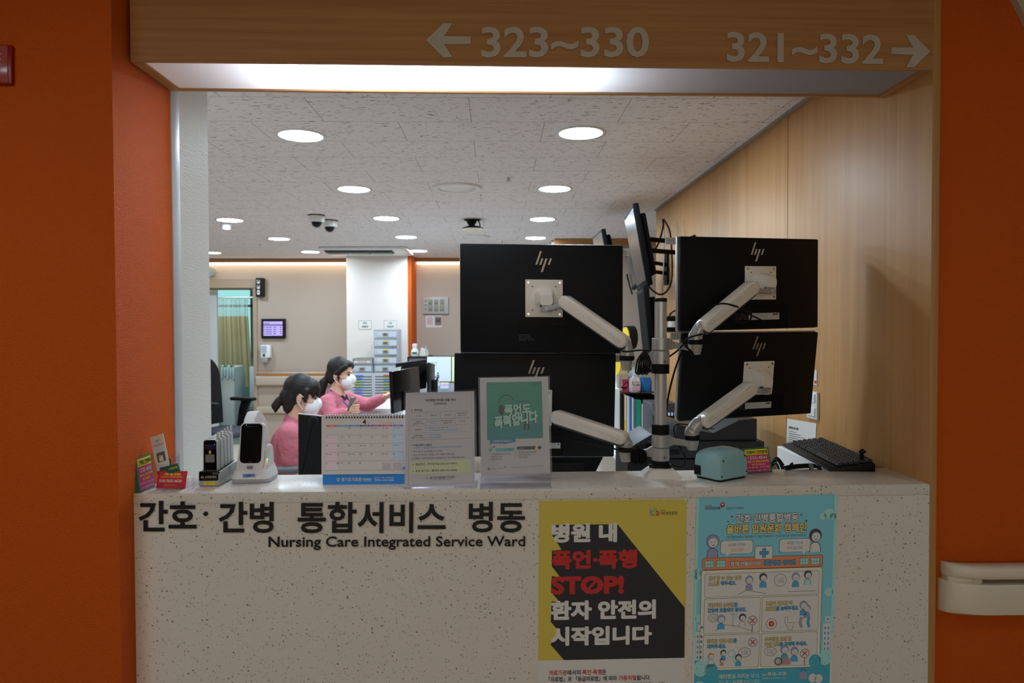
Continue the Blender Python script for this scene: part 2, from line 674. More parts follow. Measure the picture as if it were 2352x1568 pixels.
# ---------------------------------------------------------------- wooden header over the counter (hollow, open to the light panel below)
XH0, XH1 = PF(299, 143).x, XR + 0.022
HD = 0.235


def fp(x, off, z): return Vector((x, FY(x, off), z))


def fbox(mb, x0, x1, o0, o1, z0, z1, mt, bev=0.0):
    return mb.prism([fp(x0, o0, z0), fp(x1, o0, z0), fp(x1, o1, z0), fp(x0, o1, z0)], (0, 0, z1 - z0), mt, bev)


b = MB()
fbox(b, XH0, XH1, 0, 0.012, ZH, 2.45, WOODH, 0.002)
fbox(b, XH0, XH1, HD - 0.012, HD, ZH, 2.45, WOODH, 0.001)
fbox(b, XH0, XH0 + 0.028, 0.012, HD - 0.012, ZH, 2.45, WOODH)
fbox(b, XH1 - 0.05, XH1, 0.012, HD - 0.012, ZH, 2.45, WOODH)
fbox(b, XH0 + 0.028, XH1 - 0.05, 0.012, HD - 0.012, 2.37, 2.385, WHITEP)
struct(b.build('wall_header'))
DIFF = bpy.data.materials.new('opal_diffuser')
DIFF.use_nodes = True
nt = DIFF.node_tree
for n in list(nt.nodes):
    nt.nodes.remove(n)
o_ = nt.nodes.new('ShaderNodeOutputMaterial'); a_ = nt.nodes.new('ShaderNodeMixShader'); a_.inputs[0].default_value = 0.6
d_ = nt.nodes.new('ShaderNodeBsdfDiffuse'); d_.inputs[0].default_value = (0.55, 0.56, 0.58, 1)
t_ = nt.nodes.new('ShaderNodeBsdfTranslucent'); t_.inputs[0].default_value = (0.82, 0.87, 0.95, 1)
nt.links.new(d_.outputs[0], a_.inputs[1]); nt.links.new(t_.outputs[0], a_.inputs[2]); nt.links.new(a_.outputs[0], o_.inputs[0])
t = thing('light_panel', 'long white backlit diffuser panel set in the underside of the wooden header', 'light panel', fp(0.1, 0.1, ZH))
b = MB(mw(t))
x0, x1 = XH0 + 0.028, XH1 - 0.05
b.raw([fp(x0, 0.012, ZH + 0.006), fp(x1, 0.012, ZH + 0.006), fp(x1, HD - 0.012, ZH + 0.006), fp(x0, HD - 0.012, ZH + 0.006)], [(0, 1, 2, 3)], DIFF)
b.build('diffuser_sheet', t)

# ---------------------------------------------------------------- back of the ward
Y2 = 9.05
xd1 = PY(583, 800, YB).x
xp0, xp1 = PY(796, 700, 8.45).x, PY(936, 700, 8.45).x
zd = PY(540, 661, YB).z           # door opening top
zdt = PY(540, 641, YB).z
zs1, zs0 = PY(640, 602.5, YB - 0.12).z, PY(640, 607, YB - 0.12).z
b = MB()
b.box((xd1, YB, 0), (xp0 + 0.1, YB + 0.12, ZT), BEIGE)
b.box((Lx, YB, zd), (xd1, YB + 0.12, ZT), BEIGE)
b.box((Lx, YB, 0), (PY(440, 800, YB).x, YB + 0.12, zd), BEIGE)
struct(b.build('wall_back'))
xr1 = PY(1240, 700, Y2).x
struct(MB().box((xp1, Y2, 0), (xr1, Y2 + 0.12, ZT), BEIGE).build('wall_back_right'))
struct(MB().box((xr1, 7.1, 0), (Rx, 7.2, ZT), BEIGE).build('wall_alcove'))
struct(MB().box((xr1, 7.2, 0), (xr1 + 0.1, Y2 + 0.1, ZT), BEIGE).build('wall_alcove_return'))
struct(MB().box((Lx - 0.1, YJ, 0), (Lx, YB, ZT), BEIGE).build('wall_far_left'))
struct(MB().box((Rx, 5.25, 0), (Rx + 0.1, 7.1, ZT), BEIGE).build('wall_far_right'))
struct(MB().box((XR + 0.022, 5.2, 0), (Rx, 5.25, ZT), BEIGE).build('wall_side_return'))
WVAL = wood('valance_wood', (176, 128, 78), (150, 104, 60), (1, 30, 40))
b = MB()
b.box((Lx, YB - 0.13, zs1), (xp0 + 0.05, YB - 0.11, ZT), WVAL)
b.box((xp1 + 0.04, Y2 - 0.13, zs1), (xr1, Y2 - 0.11, ZT), WVAL)
b.box((xr1 + 0.02, 6.97, ZT - 0.07), (Rx, 6.99, ZT), WVAL)
struct(b.build('trim_5'))
t = thing('cove_light', 'thin glowing light strip under the wooden valance, left of the white pillar', 'light strip', (-2.6, YB - 0.11, zs1), group=None)
MB(mw(t)).box((Lx, YB - 0.11, zs0), (xp0 + 0.02, YB - 0.02, zs1), COVE).build('diffuser', t)
t = thing('cove_light', 'thin glowing light strip under the wooden valance, right of the white pillar', 'light strip', (-0.3, Y2 - 0.11, zs1))
MB(mw(t)).box((xp1 + 0.06, Y2 - 0.11, zs0), (xr1, Y2 - 0.02, zs1), COVE).build('diffuser', t)
struct(MB().box((xp0, 8.45, 0), (xp1, YB + 0.05, ZT), PILLAR).build('wall_pillar'))
struct(MB().box((xp1 + 0.002, 8.52, 0), (xp1 + 0.04, YB, ZT), ORANGE).build('trim_6'))
struct(MB().box((xd1 + 0.02, YB - 0.015, 0), (xp0, YB - 0.001, 0.1), mat('skirting', (190, 160, 128), 0.5)).build('baseboard_back'))

# door 338: frame, sliding leaf, ward behind
DFR = mat('door_frame_paint', (170, 148, 124), 0.5)
t = MB()
t.box((Lx, YB - 0.03, zd), (xd1 + 0.05, YB + 0.0, zdt), DFR)
t.box((xd1, YB - 0.02, 0), (xd1 + 0.05, YB + 0.14, zd), DFR)
t.box((Lx, YB + 0.12, zd - 0.02), (xd1, YB + 0.14, zd), DFR)
struct(t.build('door_1'))
xl0, xl1 = PY(484, 800, 9.3).x, PY(502, 800, 9.3).x
struct(MB().box((xl0, 9.26, 0), (xl1, 9.3, zd), mat('sliding_door_paint', (205, 208, 206), 0.4)).build('door_2'))
b = MB()
TEAL = mat('ward_wall', (176, 200, 196), 0.6)
b.box((Lx, 13.0, 0), (-2.2, 13.1, 0.95), TEAL)
b.box((Lx, 13.0, 0.95), (-5.4, 13.1, 2.6), TEAL)
b.box((-2.2, YB + 0.12, 0), (-2.1, 13.1, 2.6), TEAL)
b.box((Lx - 0.6, YB + 0.12, 0), (Lx - 0.5, 13.1, 2.6), TEAL)
b.box((Lx - 0.6, YB + 0.12, 2.6), (-2.1, 13.1, 2.65), mat('ward_ceiling', (200, 206, 204), 0.7))
struct(b.build('wall_ward'))
struct(MB().box((Lx - 0.6, YB, -0.05), (-2.1, 13.1, 0), mat('ward_floor', (120, 132, 126), 0.3)).build('floor_ward'))
b = MB()
SKY = mat('daylight_glass', (180, 225, 225), 0.3, emit=(150, 214, 214), es=1.0)
b.box((-5.4, 13.03, 0.95), (-2.2, 13.05, 2.5), SKY)
for x in (-5.38, -4.55, -4.2, -3.6, -2.9, -2.25):
    b.box((x, 12.98, 0.95), (x + 0.05, 13.03, 2.5), GREYP)
b.box((-5.4, 12.98, 1.9), (-2.2, 13.03, 1.94), GREYP)
struct(b.build('window_1'))
area('ward_lamp', (-4.0, 9.75, 2.55), (0.8, 0.6), 22, (0.85, 1.0, 0.98))

# ================================================================== CEILING FITTINGS
def downlight(px, py, label, r=0.098):
    p = PZ(px, py, ZT)
    t = thing('ceiling_downlight', label, 'ceiling light', (p.x, p.y, ZT), group='round ceiling downlights')
    MB().lathe([(r, -0.004), (r + 0.016, -0.007), (r + 0.018, 0.0)], (0, 0, 0), WHITEP, n=40, cap=False).build('trim_ring', t, smooth=True)
    MB().lathe([(0.0, -0.0035), (r, -0.0035)], (0, 0, 0), LAMP, n=40, cap=False).build('diffuser', t)
    return t


for px, py, lb in (
        (691, 311, 'large bright round downlight nearest to the header, left of centre'),
        (1334, 305, 'large bright round downlight nearest to the header, right of centre'),
        (813, 434, 'round downlight in the second row, left of the ceiling speaker'),
        (1274, 433, 'round downlight in the second row, right of the ceiling speaker'),
        (528, 505, 'round downlight beside the white smoke detector near the left wall'),
        (887, 501, 'round downlight right of the two dome cameras'),
        (1246, 503, 'round downlight right of the black hanging camera, third in the right column'),
        (641, 548, 'round downlight below and left of the two dome cameras'),
        (933, 544, 'round downlight just above the right end of the air conditioner'),
        (1230, 546, 'small round downlight just above the upper left black monitor'),
        (486, 580, 'round downlight half hidden behind the white wall edge'),
        (713, 578, 'small round downlight just left of the air conditioner'),
        (961, 576, 'small round downlight right of the air conditioner, by the pillar top')):
    downlight(px, py, lb)
for x, y in ((-2.6, 4.4), (-4.2, 5.7), (-4.2, 3.2)):      # the same fittings over the part of the room left of the opening
    p = Vector((x, y, ZT))
    l = area('downlight_lamp', (x, y, ZT - 0.01), (0.2, 0.2), 9, (0.74, 0.87, 1.0), shape='DISK')


def speaker(px, py, r, label, hole):
    p = PZ(px, py, ZT)
    t = thing('ceiling_speaker', label, 'ceiling speaker', (p.x, p.y, ZT), group='round ceiling vents')
    MB().lathe([(r * 0.74, 0.0), (r * 0.76, -0.012), (r * 0.9, -0.016), (r, -0.008), (r, 0.0)], (0, 0, 0), WHITEP, n=40, cap=False).build('rim', t, smooth=True)
    MB().lathe([(0, -0.016), (r * 0.4, -0.015), (r * 0.66, -0.009), (r * 0.74, -0.0005)], (0, 0, 0), WHITEP, n=40, cap=False).build('cone', t, smooth=True)


speaker(1050, 430, 0.155, 'round white ceiling diffuser in the second row, unlit', 1)
speaker(1090, 543, 0.15, 'far round white ceiling diffuser just under the black hanging camera', 1)


def sprinkler(px, py, label):
    p = PZ(px, py, ZT)
    t = thing('sprinkler_head', label, 'sprinkler', (p.x, p.y, ZT), group='ceiling sprinklers')
    MB().lathe([(0.0, -0.006), (0.03, -0.006), (0.036, 0)], (0, 0, 0), WHITEP, n=24, cap=False).build('plate', t, smooth=True)
    MB().lathe([(0.008, -0.005), (0.008, -0.022), (0.016, -0.024), (0.016, -0.027), (0, -0.027)], (0, 0, 0), ALU, n=16, cap=False).build('nozzle', t)


sprinkler(1168, 406, 'small ceiling sprinkler right of the near ceiling diffuser')
sprinkler(597, 558, 'tiny ceiling sprinkler left of the air conditioner, near the left downlights')
sprinkler(1154, 552, 'tiny ceiling sprinkler just above the upper left black monitor')

p = PZ(520, 514, ZT)
t = thing('smoke_detector', 'small white smoke detector on the ceiling near the left wall', 'smoke detector', p)
MB().lathe([(0.05, 0), (0.05, -0.012), (0.042, -0.018)], (0, 0, 0), WHITEP, n=24, cap=False).build('base', t, smooth=True)
MB().lathe([(0.036, -0.016), (0.034, -0.045), (0.026, -0.052), (0, -0.052)], (0, 0, 0), WHITEP, n=24, cap=False).build('sensor_cap', t, auto=30)


def dome(px, py, label, s=1.0):
    p = PZ(px, py, ZT)
    t = thing('dome_camera', label, 'security camera', p, group='ceiling dome cameras')
    MB().lathe([(0.066 * s, 0), (0.066 * s, -0.008 * s)], (0, 0, 0), BLACKP, n=32).build('gasket', t)
    b = MB().lathe([(0.064 * s, -0.008 * s), (0.062 * s, -0.05 * s), (0.055 * s, -0.056 * s), (0.046 * s, -0.056 * s)], (0, 0, 0), WHITEP, n=32, cap=False)
    b.build('housing', t, auto=30)
    q = MB()
    q.lathe([(0.047 * s, -0.055 * s)] + [(0.047 * s * math.cos(a), -0.06 * s - 0.05 * s * math.sin(a)) for a in [i * math.pi / 16 for i in range(9)]], (0, 0, 0), ACR, n=32, cap=False)
    q.build('clear_dome', t, smooth=True)
    MB().lathe([(0.04 * s, -0.054 * s)] + [(0.037 * s * math.cos(a), -0.06 * s - 0.036 * s * math.sin(a)) for a in [i * math.pi / 12 for i in range(7)]], (0, 0, 0), BLACKP, n=24).build('camera_ball', t, smooth=True)
    MB().tube([(0.0, -0.018 * s, -0.08 * s), (0.0, -0.034 * s, -0.086 * s)], 0.011 * s, BLACKG).build('lens', t)


dome(727, 494, 'left one of the two white dome security cameras on the ceiling')
dome(757, 506, 'right one of the two white dome security cameras, slightly behind the other')

p = PZ(1086, 504, ZT)
t = thing('hanging_camera', 'black wide ceiling camera with a pale lens plate hanging from a bracket', 'camera', p)
MB().box((-0.07, -0.03, -0.008), (0.06, 0.03, 0), BLACKP, 0.002).build('bracket', t)
MB().lathe([(0.05, -0.006), (0.024, -0.05), (0.024, -0.058)], (-0.01, 0, 0), BLACKP, n=20).build('stem', t, auto=40)
MB().lathe([(0.05, -0.056), (0.088, -0.07), (0.09, -0.078)], (0, 0, 0), BLACKP, n=32).build('housing', t, auto=40)
MB().lathe([(0.088, -0.078), (0.07, -0.092), (0.03, -0.105), (0, -0.108)], (0, 0, 0), CREAM, n=32, cap=False).build('lens_plate', t, smooth=True)
MB().tube(bez([(0.04, 0, 0), (0.055, 0, -0.03), (0.06, 0, -0.062)]), 0.005, BLACKP).build('wire', t)

# ceiling air conditioner
q = [PZ(718, 566, ZT), PZ(908, 564, ZT), PZ(944, 580, ZT), PZ(740, 583, ZT)]
cx = sum((v.x for v in q)) / 4
t = thing('air_conditioner', 'long white ceiling air conditioner with a dark louvre in front of the pillar', 'air conditioner', (cx, q[0].y, ZT))
x0, x1, y0, y1 = PZ(730, 566, ZT).x, PZ(940, 572, ZT).x, q[0].y, 8.38
T = mw(t)
MB(T).box((x0, y0, ZT - 0.03), (x1, y1, ZT - 0.001), WHITEP, 0.012).build('panel', t, auto=40)
b = MB(T)
xa, xb = PZ(748, 570, ZT).x, PZ(902, 570, ZT).x
b.box((xa, y0 + 0.10, ZT - 0.045), (xb, y0 + 0.32, ZT - 0.028), DGREY, 0.004)
b.build('louvre_opening', t)
for k in range(3):
    a_ = xa + (xb - xa) * k / 3 + 0.01
    MB(T).box((a_, y0 + 0.13, ZT - 0.056), (xa + (xb - xa) * (k + 1) / 3 - 0.01, y0 + 0.30, ZT - 0.05), mat('louvre_grey', (120, 124, 118), 0.5), 0.002).build('louvre', t)

# ================================================================== COUNTER, SIGNS, POSTERS
t = thing('service_counter', 'speckled off-white reception counter with black ward lettering on its front', 'counter', fp(0.1, 0.1, 0))
T = mw(t)
LD = 0.222
b = MB(T)
fbox(b, XL - 0.005, XR + 0.004, 0, 0.03, 0, ZC - 0.03, STONE)
fbox(b, XL - 0.005, XR + 0.004, LD - 0.02, LD, 0, ZC - 0.03, STONE)
b.build('front_panel', t)
b = MB(T)
fbox(b, XL - 0.005, XR + 0.004, 0, LD, ZC - 0.03, ZC, STONE, 0.002)
b.build('ledge_top', t, auto=40)


PI2 = 2 * math.pi


def front_frame(x0, y0, x1, y1, off=0.0):
    return Frame(PF(x0, y0, off), PF(x1, y0, off), PF(x0, y1, off), x0, y0, x1, y1)


CF = front_frame(300, 1140, 1300, 1280)
LT = mat('black_acrylic_letters', (30, 29, 28), 0.45)
for s, x0, y0, x1, y1 in (('간호', 320, 1149.5, 449, 1219), ('간병', 500, 1152, 624, 1223), ('통합서비스', 679, 1152, 1019, 1224), ('병동', 1073, 1152, 1204, 1223)):
    b = MB(T)
    b.text(CF, s, x0, y0, x1, y1, LT, 0.020, 0.0005, 0.004)
    b.build('lettering', t)
MB(T).prism([CF.p(470 + 5 * math.cos(k * PI2 / 20), 1179 + 5 * math.sin(k * PI2 / 20), 0.0005) for k in range(20)], CF.n * 0.004, LT).build('lettering_dot', t)
b = MB(T)
b.text(CF, 'Nursing Care Integrated Service Ward', 613, 1232, 1205, 1263, LT, 0.008, 0.0005, 0.004, dy=0)
b.build('english_lettering', t)

# header signs
SIL = mat('pale_metal_letters', (196, 186, 170), 0.4, 0.2)
HF = front_frame(1000, 60, 2100, 140)
t = thing('direction_sign', 'pale 323~330 lettering with a left arrow on the wooden header', 'sign', HF.p(1230, 120))
T = mw(t)
b = MB(T)
b.text(HF, '323~330', 1103, 63, 1483, 134, SIL, 0.022, 0.0005, 0.004)
b.build('numerals', t)
b = MB(T)


def arrow(mb, fr, x, y, d, L, hh, th, mt):
    """arrow with its tip at x, pointing along d"""
    pts = [(x, y), (x + d * hh, y - hh), (x + d * (hh + th * 1.2), y - hh), (x + d * (hh * 0.9 + th * 0.0 + 6), y - th / 2 - 1), (x + d * L, y - th / 2), (x + d * L, y + th / 2), (x + d * (hh * 0.9 + 6), y + th / 2 + 1), (x + d * (hh + th * 1.2), y + hh), (x + d * hh, y + hh)]
    P = [fr.p(a, c, 0.0005) for a, c in pts]
    mb.prism(P, fr.n * 0.004, mt)


arrow(b, HF, 979, 94, 1, 100, 39, 17, SIL)
b.build('arrow', t)
HF2 = Frame(PF(1660, 75), PF(2140, 84), PF(1660, 145), 1660, 75, 2140, 145)
t = thing('direction_sign', 'pale 321~332 lettering with a right arrow on the wooden header', 'sign', HF2.p(1860, 120))
T = mw(t)
b = MB(T)
b.text(HF2, '321~332', 1668, 74, 2025, 143, SIL, 0.022, 0.0005, 0.004)
b.build('numerals', t)
b = MB(T)
arrow(b, HF2, 2134, 111, -1, 89, 37, 15, SIL)
b.build('arrow', t)

# fire alarm on the left orange wall
AF = Frame(PY(0, 105, YP), PY(36, 105, YP), PY(0, 198, YP), 0, 105, 36, 198)
t = thing('fire_alarm', 'red glossy fire alarm box on the orange wall at the left edge', 'fire alarm', AF.p(0, 150))
T = mw(t)
RED = mat('fire_red', (150, 26, 16), 0.3)
b = MB(T)
c = AF.p(-24, 152, 0.0065)
b.obox(c, AF.u * 59, AF.n * 0.0065, AF.v * 46, RED, 0.006)
b.build('housing', t, auto=40)
b = MB(T)
b.obox(AF.p(-24, 152, 0.0135), AF.u * 51, AF.n * 0.002, AF.v * 42, mat('clear_red_window', (176, 84, 80), 0.15), 0.001)
b.build('front_plate', t, auto=40)
b = MB(T)
for k, ch in enumerate('FIRE'):
    w_ = 6 if ch != 'I' else 1.4
    b.text(AF, ch, 10.5 - w_ / 2, 127.5 + 11 * k, 10.5 + w_ / 2, 133.5 + 11 * k, mat('pale_red_ink', (226, 180, 176), 0.5), 0, 0.0158)
b.build('lettering', t)

# handrail on the right orange wall
yw = FY(XR) + 0.02
t = thing('handrail', 'cream hospital handrail with a grooved end on the right orange wall', 'handrail', PY(2260, 1400, yw))
T = mw(t)


def rail_profile(z0, z1, d0, d1, r, n=5):
    pts = []
    for cy, cz, a0 in ((d0, z0, 0),):
        pass
    return pts


def sweep(mb, prof, xs, mt, z0):
    """prof of (depth, z) swept along x; xs lists (x, squeeze)"""
    rings = []
    for x, k in xs:
        rings.append([Vector((x, yw - d * k, z0 + z)) for d, z in prof])
    mb.loft(rings, mt)


ztop, zmid, zgap, zbot = PY(2252, 1304, yw - 0.07).z, PY(2252, 1335, yw - 0.07).z, PY(2252, 1346, yw - 0.07).z, PY(2252, 1421, yw - 0.07).z
xa = PY(2158, 1350, yw).x
xs = [(xa, 0.12), (xa + 0.004, 0.42), (xa + 0.014, 0.62), (xa + 0.035, 0.80), (xa + 0.065, 0.94), (xa + 0.1, 1.0), (Rx - 0.3, 1.0)]
b = MB(T)
h = ztop - zmid
prof = [(0.012, 0.006), (0.05, 0.0)] + [(0.056 + 0.018 * math.sin(a), h / 2 - h / 2 * math.cos(a)) for a in [i * math.pi / 8 for i in range(1, 9)]] + [(0.03, h), (0.012, h - 0.012)]
sweep(b, prof, xs, CREAM, zmid)
b.build('grip', t, auto=40)
b = MB(T)
h = zgap - zbot
prof = [(0.0, 0.0), (0.05, 0.0), (0.066, 0.008), (0.07, 0.025), (0.07, h - 0.01), (0.064, h), (0.0, h)]
sweep(b, prof, [(x - 0.006 if i == 0 else x, k) for i, (x, k) in enumerate(xs)], CREAM, zbot)
b.build('bumper', t, auto=40)
b = MB(T)
h = zmid - zgap
sweep(b, [(0.0, 0), (0.05, 0), (0.054, h / 2), (0.05, h), (0.0, h)], [(xa + 0.006, 0.5), (xa + 0.03, 0.85), (xa + 0.085, 1.0), (PY(2236, 1340, yw - 0.05).x, 1.0)], CREAM, zgap)
b.box((PY(2236, 1340, yw - 0.05).x, yw - 0.012, zgap), (Rx - 0.3, yw, zmid), mat('rail_core', (170, 120, 64), 0.5))
b.build('end_cap', t, auto=40)


# colours of print: what the photo shows of a patch where white paper shows as lit
def ink(name, r, g, b_, lit=(158, 150, 136), rough=0.5):
    q = [min(0.92, s2l(c) / s2l(l) * 0.86) for c, l in zip((r, g, b_), lit)]
    return mat(name, (q[0], q[1], q[2], 1), rough)


# ---------------------------------------------------------------- yellow poster
t = thing('poster', 'yellow and black poster with white and red Korean headline on the counter front', 'poster', PF(1405, 1500, -0.002))
T = mw(t)
PFm = Frame(PF(1238, 1149.5, -0.001), PF(1577, 1146, -0.001), PF(1236, 1568, -0.001), 1238, 1149.5, 1577, 1568)
# on this sheet x runs 1238..1577 and y 1149.5..1568
b = MB(T)
WP = ink('poster_white', 158, 150, 136)
PYEL = ink('poster_yellow', 152, 132, 50)
PBLK = ink('poster_black', 30, 29, 28)
PRED = ink('poster_red', 138, 30, 26)
pts = [(1238, 1149.5), (1571, 1149.5), (1577, 1157), (1577, 1660), (1238, 1660)]
b.prism([PFm.p(x, y, 0) for x, y in pts], PFm.n * 0.0004, WP)
b.build('sheet', t)
b = MB(T)
b.poly(PFm, [(1238, 1149.5), (1571, 1149.5), (1577, 1157), (1577, 1516), (1238, 1516)], PYEL, 0.0006)
b.build('yellow_field', t)
b = MB(T)
# long shadow of the headline
b.poly(PFm, [(1268, 1205), (1418, 1205), (1575, 1400), (1575, 1516), (1297, 1516), (1266, 1480), (1283, 1447), (1266, 1427), (1268, 1380), (1288, 1384), (1266, 1358), (1268, 1322), (1288, 1326), (1268, 1300), (1268, 1264), (1290, 1262), (1268, 1228)], PBLK, 0.0008)
b.build('black_shadow_field', t)
b = MB(T)
for s, x0, y0, x1, y1, mt in (('병원 내', 1267, 1200, 1417, 1244, WP), ('폭언·폭행', 1267, 1261, 1464, 1305, PRED),
                              ('STOP!', 1266, 1321, 1434, 1363, PRED), ('환자 안전의', 1266, 1377, 1508, 1422, WP), ('시작입니다', 1266, 1437, 1499, 1481, WP)):
    b.text(PFm, s, x0, y0 + 2, x1, y1 + 2, mt, 0.05, 0.0011)
b.line(PFm, [(1345, 1361), (1376, 1327)], 6, PRED, 0.0012)
b.build('headline', t)
b = MB(T)
for s, x0, y0, x1, y1, mt in (('k', 1493, 1170, 1501, 1183, ink('logo_blue', 60, 90, 140)), ('h', 1501, 1166, 1509, 1178, ink('logo_green', 80, 130, 60)), ('a', 1506, 1175, 1514, 1187, PRED),
                              ('대한병원협회', 1516, 1177, 1555, 1185, PBLK), ('사단법인', 1516, 1173, 1528, 1175.5, PBLK), ('KOREAN HOSPITAL', 1494, 1184, 1504, 1186.5, PBLK)):
    b.text(PFm, s, x0, y0, x1, y1, mt, 0.01, 0.0009)
b.build('association_logo', t)
b = MB(T)
for s, x0, y0, x1, y1, mt in (('의료기관', 1263, 1539, 1303, 1551, PRED), ('에서의', 1304, 1539, 1335, 1551, PBLK), ('폭언·폭행', 1339, 1539, 1384, 1551, PRED), ('은', 1385, 1539, 1394, 1551, PBLK),
                              ('「의료법」과 「응급의료법」에 따라', 1262, 1554, 1419, 1566, PBLK), ('가중처벌', 1423, 1554, 1464, 1566, PRED), ('됩니다.', 1465, 1554, 1497, 1566, PBLK),
                              ('누구든지 의료기관에서 의료인 또는 환자를 폭행·협박하는 사람', 1275, 1571, 1530, 1579, INKG)):
    b.text(PFm, s, x0, y0, x1, y1, mt, 0.02, 0.0009)
b.build('small_print', t)

# ---------------------------------------------------------------- blue poster
t = thing('poster', 'sky blue campaign poster with cartoon panels on the right of the counter front', 'poster', PF(1755, 1500, -0.002))
T = mw(t)
B = Frame(PF(1600, 1143, -0.001), PF(1923, 1134.5, -0.001), PF(1589, 1568, -0.001), 1600, 1143, 1923, 1568)
# sheet axes: x 1600..1923 along the top edge, y 1143..1568 down the left edge
LW = (158, 150, 136)
BLU = ink('sky_blue_print', 92, 140, 152)
BLU2 = ink('light_blue_print', 118, 156, 164)
TEA = ink('teal_print', 52, 118, 126)
ORG = ink('terracotta_print', 164, 96, 58)
YEL2 = ink('pale_yellow_print', 186, 180, 128)
LIN = ink('outline_print', 52, 50, 56)
LIL = ink('lilac_print', 112, 106, 122)
GOLD = ink('gold_print', 178, 142, 80)
TBL = ink('title_blue_print', 50, 116, 150)
b = MB(T)
b.prism([B.p(x, y, 0) for x, y in [(1600, 1143), (1923, 1143), (1923, 1640), (1600, 1640)]], B.n * 0.0004, BLU)
b.build('sheet', t)
b = MB(T)
b.rect(B, 1600, 1143, 1606, 1460, BLU2, 0.0006)
b.rect(B, 1917, 1143, 1923, 1460, BLU2, 0.0006)
b.rect(B, 1600, 1462, 1605, 1640, WP, 0.0006)
b.rect(B, 1918, 1462, 1923, 1640, WP, 0.0006)
for x, y, r in ((1607, 1318, 13), (1618, 1314, 9), (1905, 1188, 12), (1892, 1193, 8), (1915, 1194, 8), (1612, 1420, 8), (1910, 1368, 10)):
    b.disc(B, x, y, r, BLU2, 0.0006)
b.rect(B, 1605, 1516, 1918, 1640, TEA, 0.0006)
for x0, x1, yt in ((1606, 1630, 1450), (1899, 1917, 1440)):
    b.rect(B, x0, yt, x1, 1516, WP, 0.0007)
    b.rect(B, x0 + 4, yt - 16, x1 - 1, yt - 3, WP, 0.0007)
    b.line(B, [((x0 + x1) / 2 - 2, yt - 9.5), ((x0 + x1) / 2 + 5, yt - 9.5)], 2, TBL, 0.0009)
    b.line(B, [((x0 + x1) / 2 + 1.5, yt - 13), ((x0 + x1) / 2 + 1.5, yt - 6)], 2, TBL, 0.0009)
    for k in range(5):
        for j in range(2):
            b.rect(B, x0 + 3 + 8 * j, yt + 8 + 12 * k, x0 + 6.5 + 8 * j, yt + 14.5 + 12 * k, TBL, 0.0009)
for x, y, r, mt in ((1619, 1535, 16, BLU2), (1643, 1540, 15, TEA), (1617, 1580, 14, BLU2), (1882, 1527, 14, TEA), (1906, 1520, 15, BLU2), (1878, 1566, 9, WP), (1892, 1568, 9, WP)):
    b.disc(B, x, y, r, mt, 0.0013, r * 1.15)
    for k in range(7):
        a = k * 2.4
        px_, py_ = x + r * 0.6 * math.cos(a), y + r * 0.7 * math.sin(a)
        b.line(B, [(px_, py_), (px_ + 0.7, py_ + 2.6)], 0.7, LIN if mt is BLU2 else WP, 0.0015)
b.build('landscape_print', t)
b = MB(T)
for s, x0, y0, x1, y1, mt in (('간호·간병통합병동', 1691, 1182.5, 1835, 1203, WP), ('올바른 입원문화 캠페인', 1670, 1206, 1853, 1228, GOLD)):
    b.text(B, s, x0 - 1, y0 - 1, x1 + 1, y1 + 1, LIN, 0.085, 0.0008)
    b.text(B, s, x0, y0, x1, y1, mt, 0.035, 0.0011)
b.text(B, '간호간병통합서비스는 일반병동보다 더 많은 인력배치로 더 나은 입원서비스를 제공하는 개념입니다', 1670, 1232, 1854, 1238, LIN, 0, 0.0008)
b.text(B, '국민건강보험', 1619, 1164, 1654, 1171, LIN, 0.02, 0.0008)
b.text(B, 'h-well', 1619, 1159.5, 1634, 1163, PRED, 0.02, 0.0008)
b.text(B, '인천경기지역본부', 1668, 1166, 1708, 1172, LIN, 0, 0.0008)
b.disc(B, 1659.5, 1160, 5.6, PRED, 0.0008)
b.poly(B, [(1656, 1163), (1663, 1163), (1657, 1168)], PRED, 0.0008)
b.disc(B, 1658.3, 1159, 1.6, WP, 0.001); b.disc(B, 1660.9, 1159, 1.6, WP, 0.001); b.poly(B, [(1656.8, 1159.4), (1659.6, 1162.6), (1662.4, 1159.4)], WP, 0.001)
for x, y, r in ((1682, 1188, 4), (1673, 1199, 3), (1841, 1188, 3), (1853, 1202, 4)):
    b.poly(B, [(x, y - r), (x - r * 0.25, y - r * 0.25), (x - r, y), (x - r * 0.25, y + r * 0.25), (x, y + r), (x + r * 0.25, y + r * 0.25), (x + r, y), (x + r * 0.25, y - r * 0.25)], LIN, 0.0008)
b.build('title', t)


def bubble(mb, x0, y0, x1, y1, r=6):
    mb.rect(B, x0 - 0.8, y0 - 0.8, x1 + 0.8, y1 + 0.8, LIN, 0.0008, r)
    mb.rect(B, x0, y0, x1, y1, WP, 0.001, r)


b = MB(T)
bubble(b, 1658, 1243, 1731, 1273)
b.poly(B, [(1670, 1272), (1680, 1272), (1671, 1280)], WP, 0.0009)
bub2 = MB(T)
bubble(bub2, 1793, 1243, 1864, 1273)
bub2.poly(B, [(1845, 1272), (1854, 1272), (1849, 1279)], WP, 0.0009)
for s, x0, y0, x1, y1, mt in (('서로를', 1675, 1249, 1692, 1256, LIN), ('존중', 1694, 1249, 1704, 1256, TBL), ('하는', 1705, 1249, 1716, 1256, LIN), ('입원생활!', 1682, 1260, 1711, 1268, ORG),
                              ('여러분', 1810, 1249, 1826, 1256, LIN), ('덕분에', 1829, 1249, 1846, 1256, TBL), ('힘', 1810, 1260, 1815, 1267, ORG), ('이 납니다!', 1817, 1260, 1846, 1267, LIN)):
    (b if x0 < 1760 else bub2).text(B, s, x0, y0, x1, y1, mt, 0.0, 0.0012)
b.build('speech_bubble', t)
bub2.build('speech_bubble', t)
b = MB(T)
